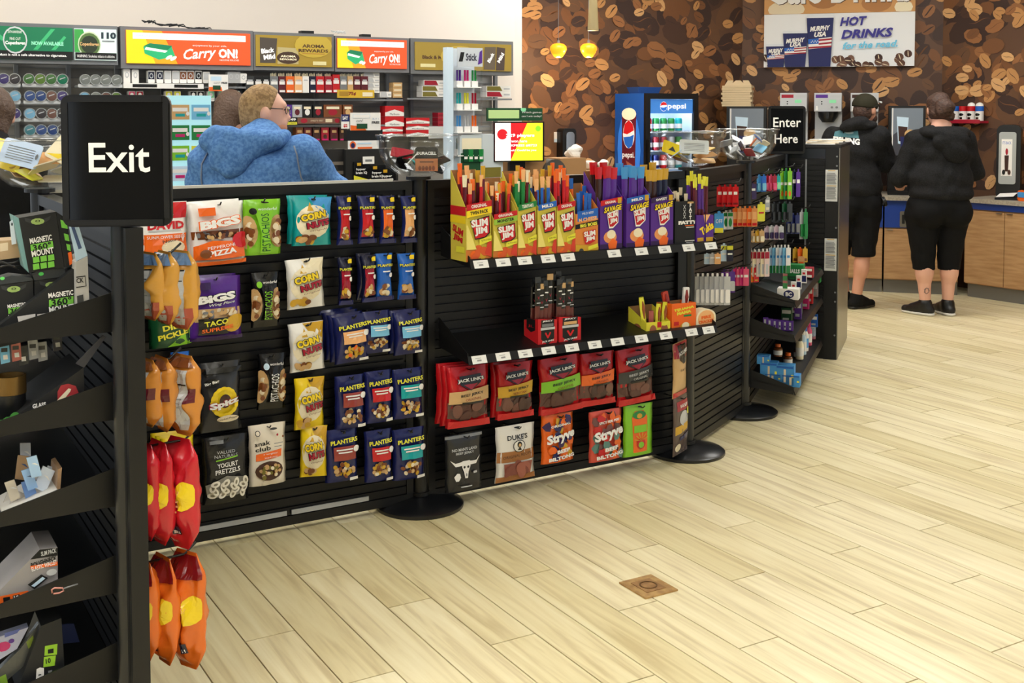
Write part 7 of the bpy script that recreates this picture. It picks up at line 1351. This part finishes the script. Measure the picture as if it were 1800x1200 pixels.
blob_obj('hood', [('e', (-.08,-.1,1.505), (.12,.065,.055), (0,-16,0)), ('e', (.02,-.06,1.49), (.1,.09,.045), (0,-10,0))], M_BK, t, res=.010, k=.03, fold=.003, seed=8)
blob_obj('black_hoodie', hp, M_BK, t, res=.0105, k=.04, fold=.004, seed=5, cuts=[((0,0,.84),(0,0,-1))])
ho = [c for c in t.children if c.name.startswith('black_hoodie')][0]; bv = BVHTree.FromPolygons([v.co for v in ho.data.vertices], [tuple(p.vertices) for p in ho.data.polygons])
def onback(u, v, e):
    x, z = -.15 + u*.11, 1.325 + v*.15; h = bv.ray_cast(Vector((x, -1, z)), Vector((0,1,0))); return Vector((x, (h[0].y if h[0] else .0) - .003 - e, z))
design('back_print', [P([(-.8,.55),(.9,.45),(.9,.85),(.2,.98),(-.7,.8)],(70,120,130)), T('FISHING',.05,.32,.34,'white',.9,-6,.05), E(.3,.75,.3,.08,(150,170,170))], onback, .22, .15, t, 'none', eps=.0004, grid=6)
blob_obj('shorts', legs(J, 1.0, .9, .02, .14), M_BK2, t, res=.0105, k=.02, fold=.003, cuts=[((0,0,.43),(0,0,-1)), ((0,0,.95),(0,0,1))])
hd = J['head']; M_CAP = cloth('olive_black_cap', (44,42,30), None, 0, .15)
blob_obj('cap', [('e', (hd[0]-.005,hd[1],hd[2]+.03), (.112,.098,.1), (0,0,35)), ('e', (hd[0]+.085,hd[1]+.06,hd[2]+.035), (.05,.06,.012), (0,12,35))], M_CAP, t, res=.007, k=.012, cuts=[((hd[0],hd[1],hd[2]+.012),(-.12,0,-1))])
blob_obj('hair', [('e', (hd[0]-.012,hd[1]-.006,hd[2]-.012), (.099,.083,.1), (0,0,35))], M_HAIR, t, res=.007, k=.01, cuts=[((hd[0]+.01,hd[1],hd[2]),(.85,.5,-.25)), ((hd[0],hd[1],hd[2]-.08),(0,0,-1))])
blob_obj('beard', [('e', (hd[0]+.045,hd[1]+.025,hd[2]-.075), (.06,.06,.05), (0,0,35))], M_HAIR, t, res=.008, k=.01)
MB().tube([(hd[0]+.115,hd[1]-.02,hd[2]+.03),(hd[0]+.08,hd[1]-.075,hd[2]+.032),(hd[0]-.02,hd[1]-.1,hd[2]+.0)], .003, M_RUB, 5).tube([(hd[0]+.12,hd[1]-.03,hd[2]+.055),(hd[0]+.118,hd[1]+.02,hd[2]+.06)], .008, mat('mirror_lens', (226,230,232), .1), 6).build('sunglasses', t, smooth=True)
shoes(t, J, cloth('black_shoe', (18,18,18), None, 0, .2), M_RUB)
MB().lathe([(.03,-.012),(.042,-.012),(.042,.012),(.03,.012),(.03,-.012)], M_RUB, 16).build('belt_clip', t, X=TR(.17,-.1,.88) @ RY(70))
# --- cashier and the shopper at the left edge
cp = at_depth(408, 250, 7.05); t = human('cashier with brown hair mostly hidden behind the denim jacket', FR(cp.to_2d()))
J = dict(stand(), head=(0,.0,1.61), neck=(0,.03,1.46), chest=(0,.03,1.27), shL=(-.17,.03,1.38), shR=(.17,.03,1.38), elL=(-.22,.0,1.12), elR=(.22,.0,1.12), haL=(-.12,.2,1.08), haR=(.12,.2,1.08))
blob_obj('body', mk(J, (.5,1), .95), M_SKIN2, t, res=.012, k=.024); blob_obj('dark_shirt', wrap(J, .98, .015), cloth('navy_shirt', (30,36,60)), t, res=.013, k=.035, cuts=[((0,0,.9),(0,0,-1))])
hd = J['head']; blob_obj('hair', [('e', (hd[0]-.005,hd[1]-.005,hd[2]+.015), (.1,.105,.12), None), ('e', (hd[0]-.03,hd[1]-.07,hd[2]-.06), (.07,.05,.1), None)], add_bump(mat('brown_hair', (84,62,48), .6), 60, .8, .01), t, res=.009, k=.02, cuts=[((.0,.06,1.6),(.4,1,-.4))])
blob_obj('trousers', legs(J, .95, .9, .012, 1.0), cloth('cashier_trousers', (30,30,34)), t, res=.014, k=.03); shoes(t, J, M_RUB)
lp = at_depth(-22, 250, 5.35); t = human('shopper in a black jacket cut off by the left edge', FR(lp.to_2d()))
J = dict(stand(), head=(0,.06,1.60), neck=(0,.0,1.46), chest=(0,.0,1.27), shL=(-.19,.0,1.37), shR=(.17,.0,1.37), elL=(-.25,.05,1.1), elR=(.2,.1,1.1), haL=(-.15,.3,1.06), haR=(.1,.33,1.08))
blob_obj('body', mk(J, (-.3,1), 1.02), M_SKIN2, t, res=.012, k=.024); blob_obj('black_jacket', wrap(J, 1.08, .03) + [('e', (0,-.05,1.44), (.13,.11,.07), None)], cloth('black_jacket', (17,18,20)), t, res=.012, k=.04, fold=.004, cuts=[((0,0,.8),(0,0,-1))])
hd = J['head']; blob_obj('hair', [('e', (hd[0],hd[1]-.01,hd[2]+.015), (.1,.105,.12), None), ('e', (hd[0],hd[1]-.05,hd[2]-.06), (.09,.06,.09), None)], MATS['brown_hair'], t, res=.009, k=.02, fold=.002, cuts=[((0,.1,1.6),(0,1,-.4))])
blob_obj('trousers', legs(J, 1.0, .9, .012, 1.0), cloth('shopper_trousers', (28,28,32)), t, res=.014, k=.03); shoes(t, J, M_RUB)
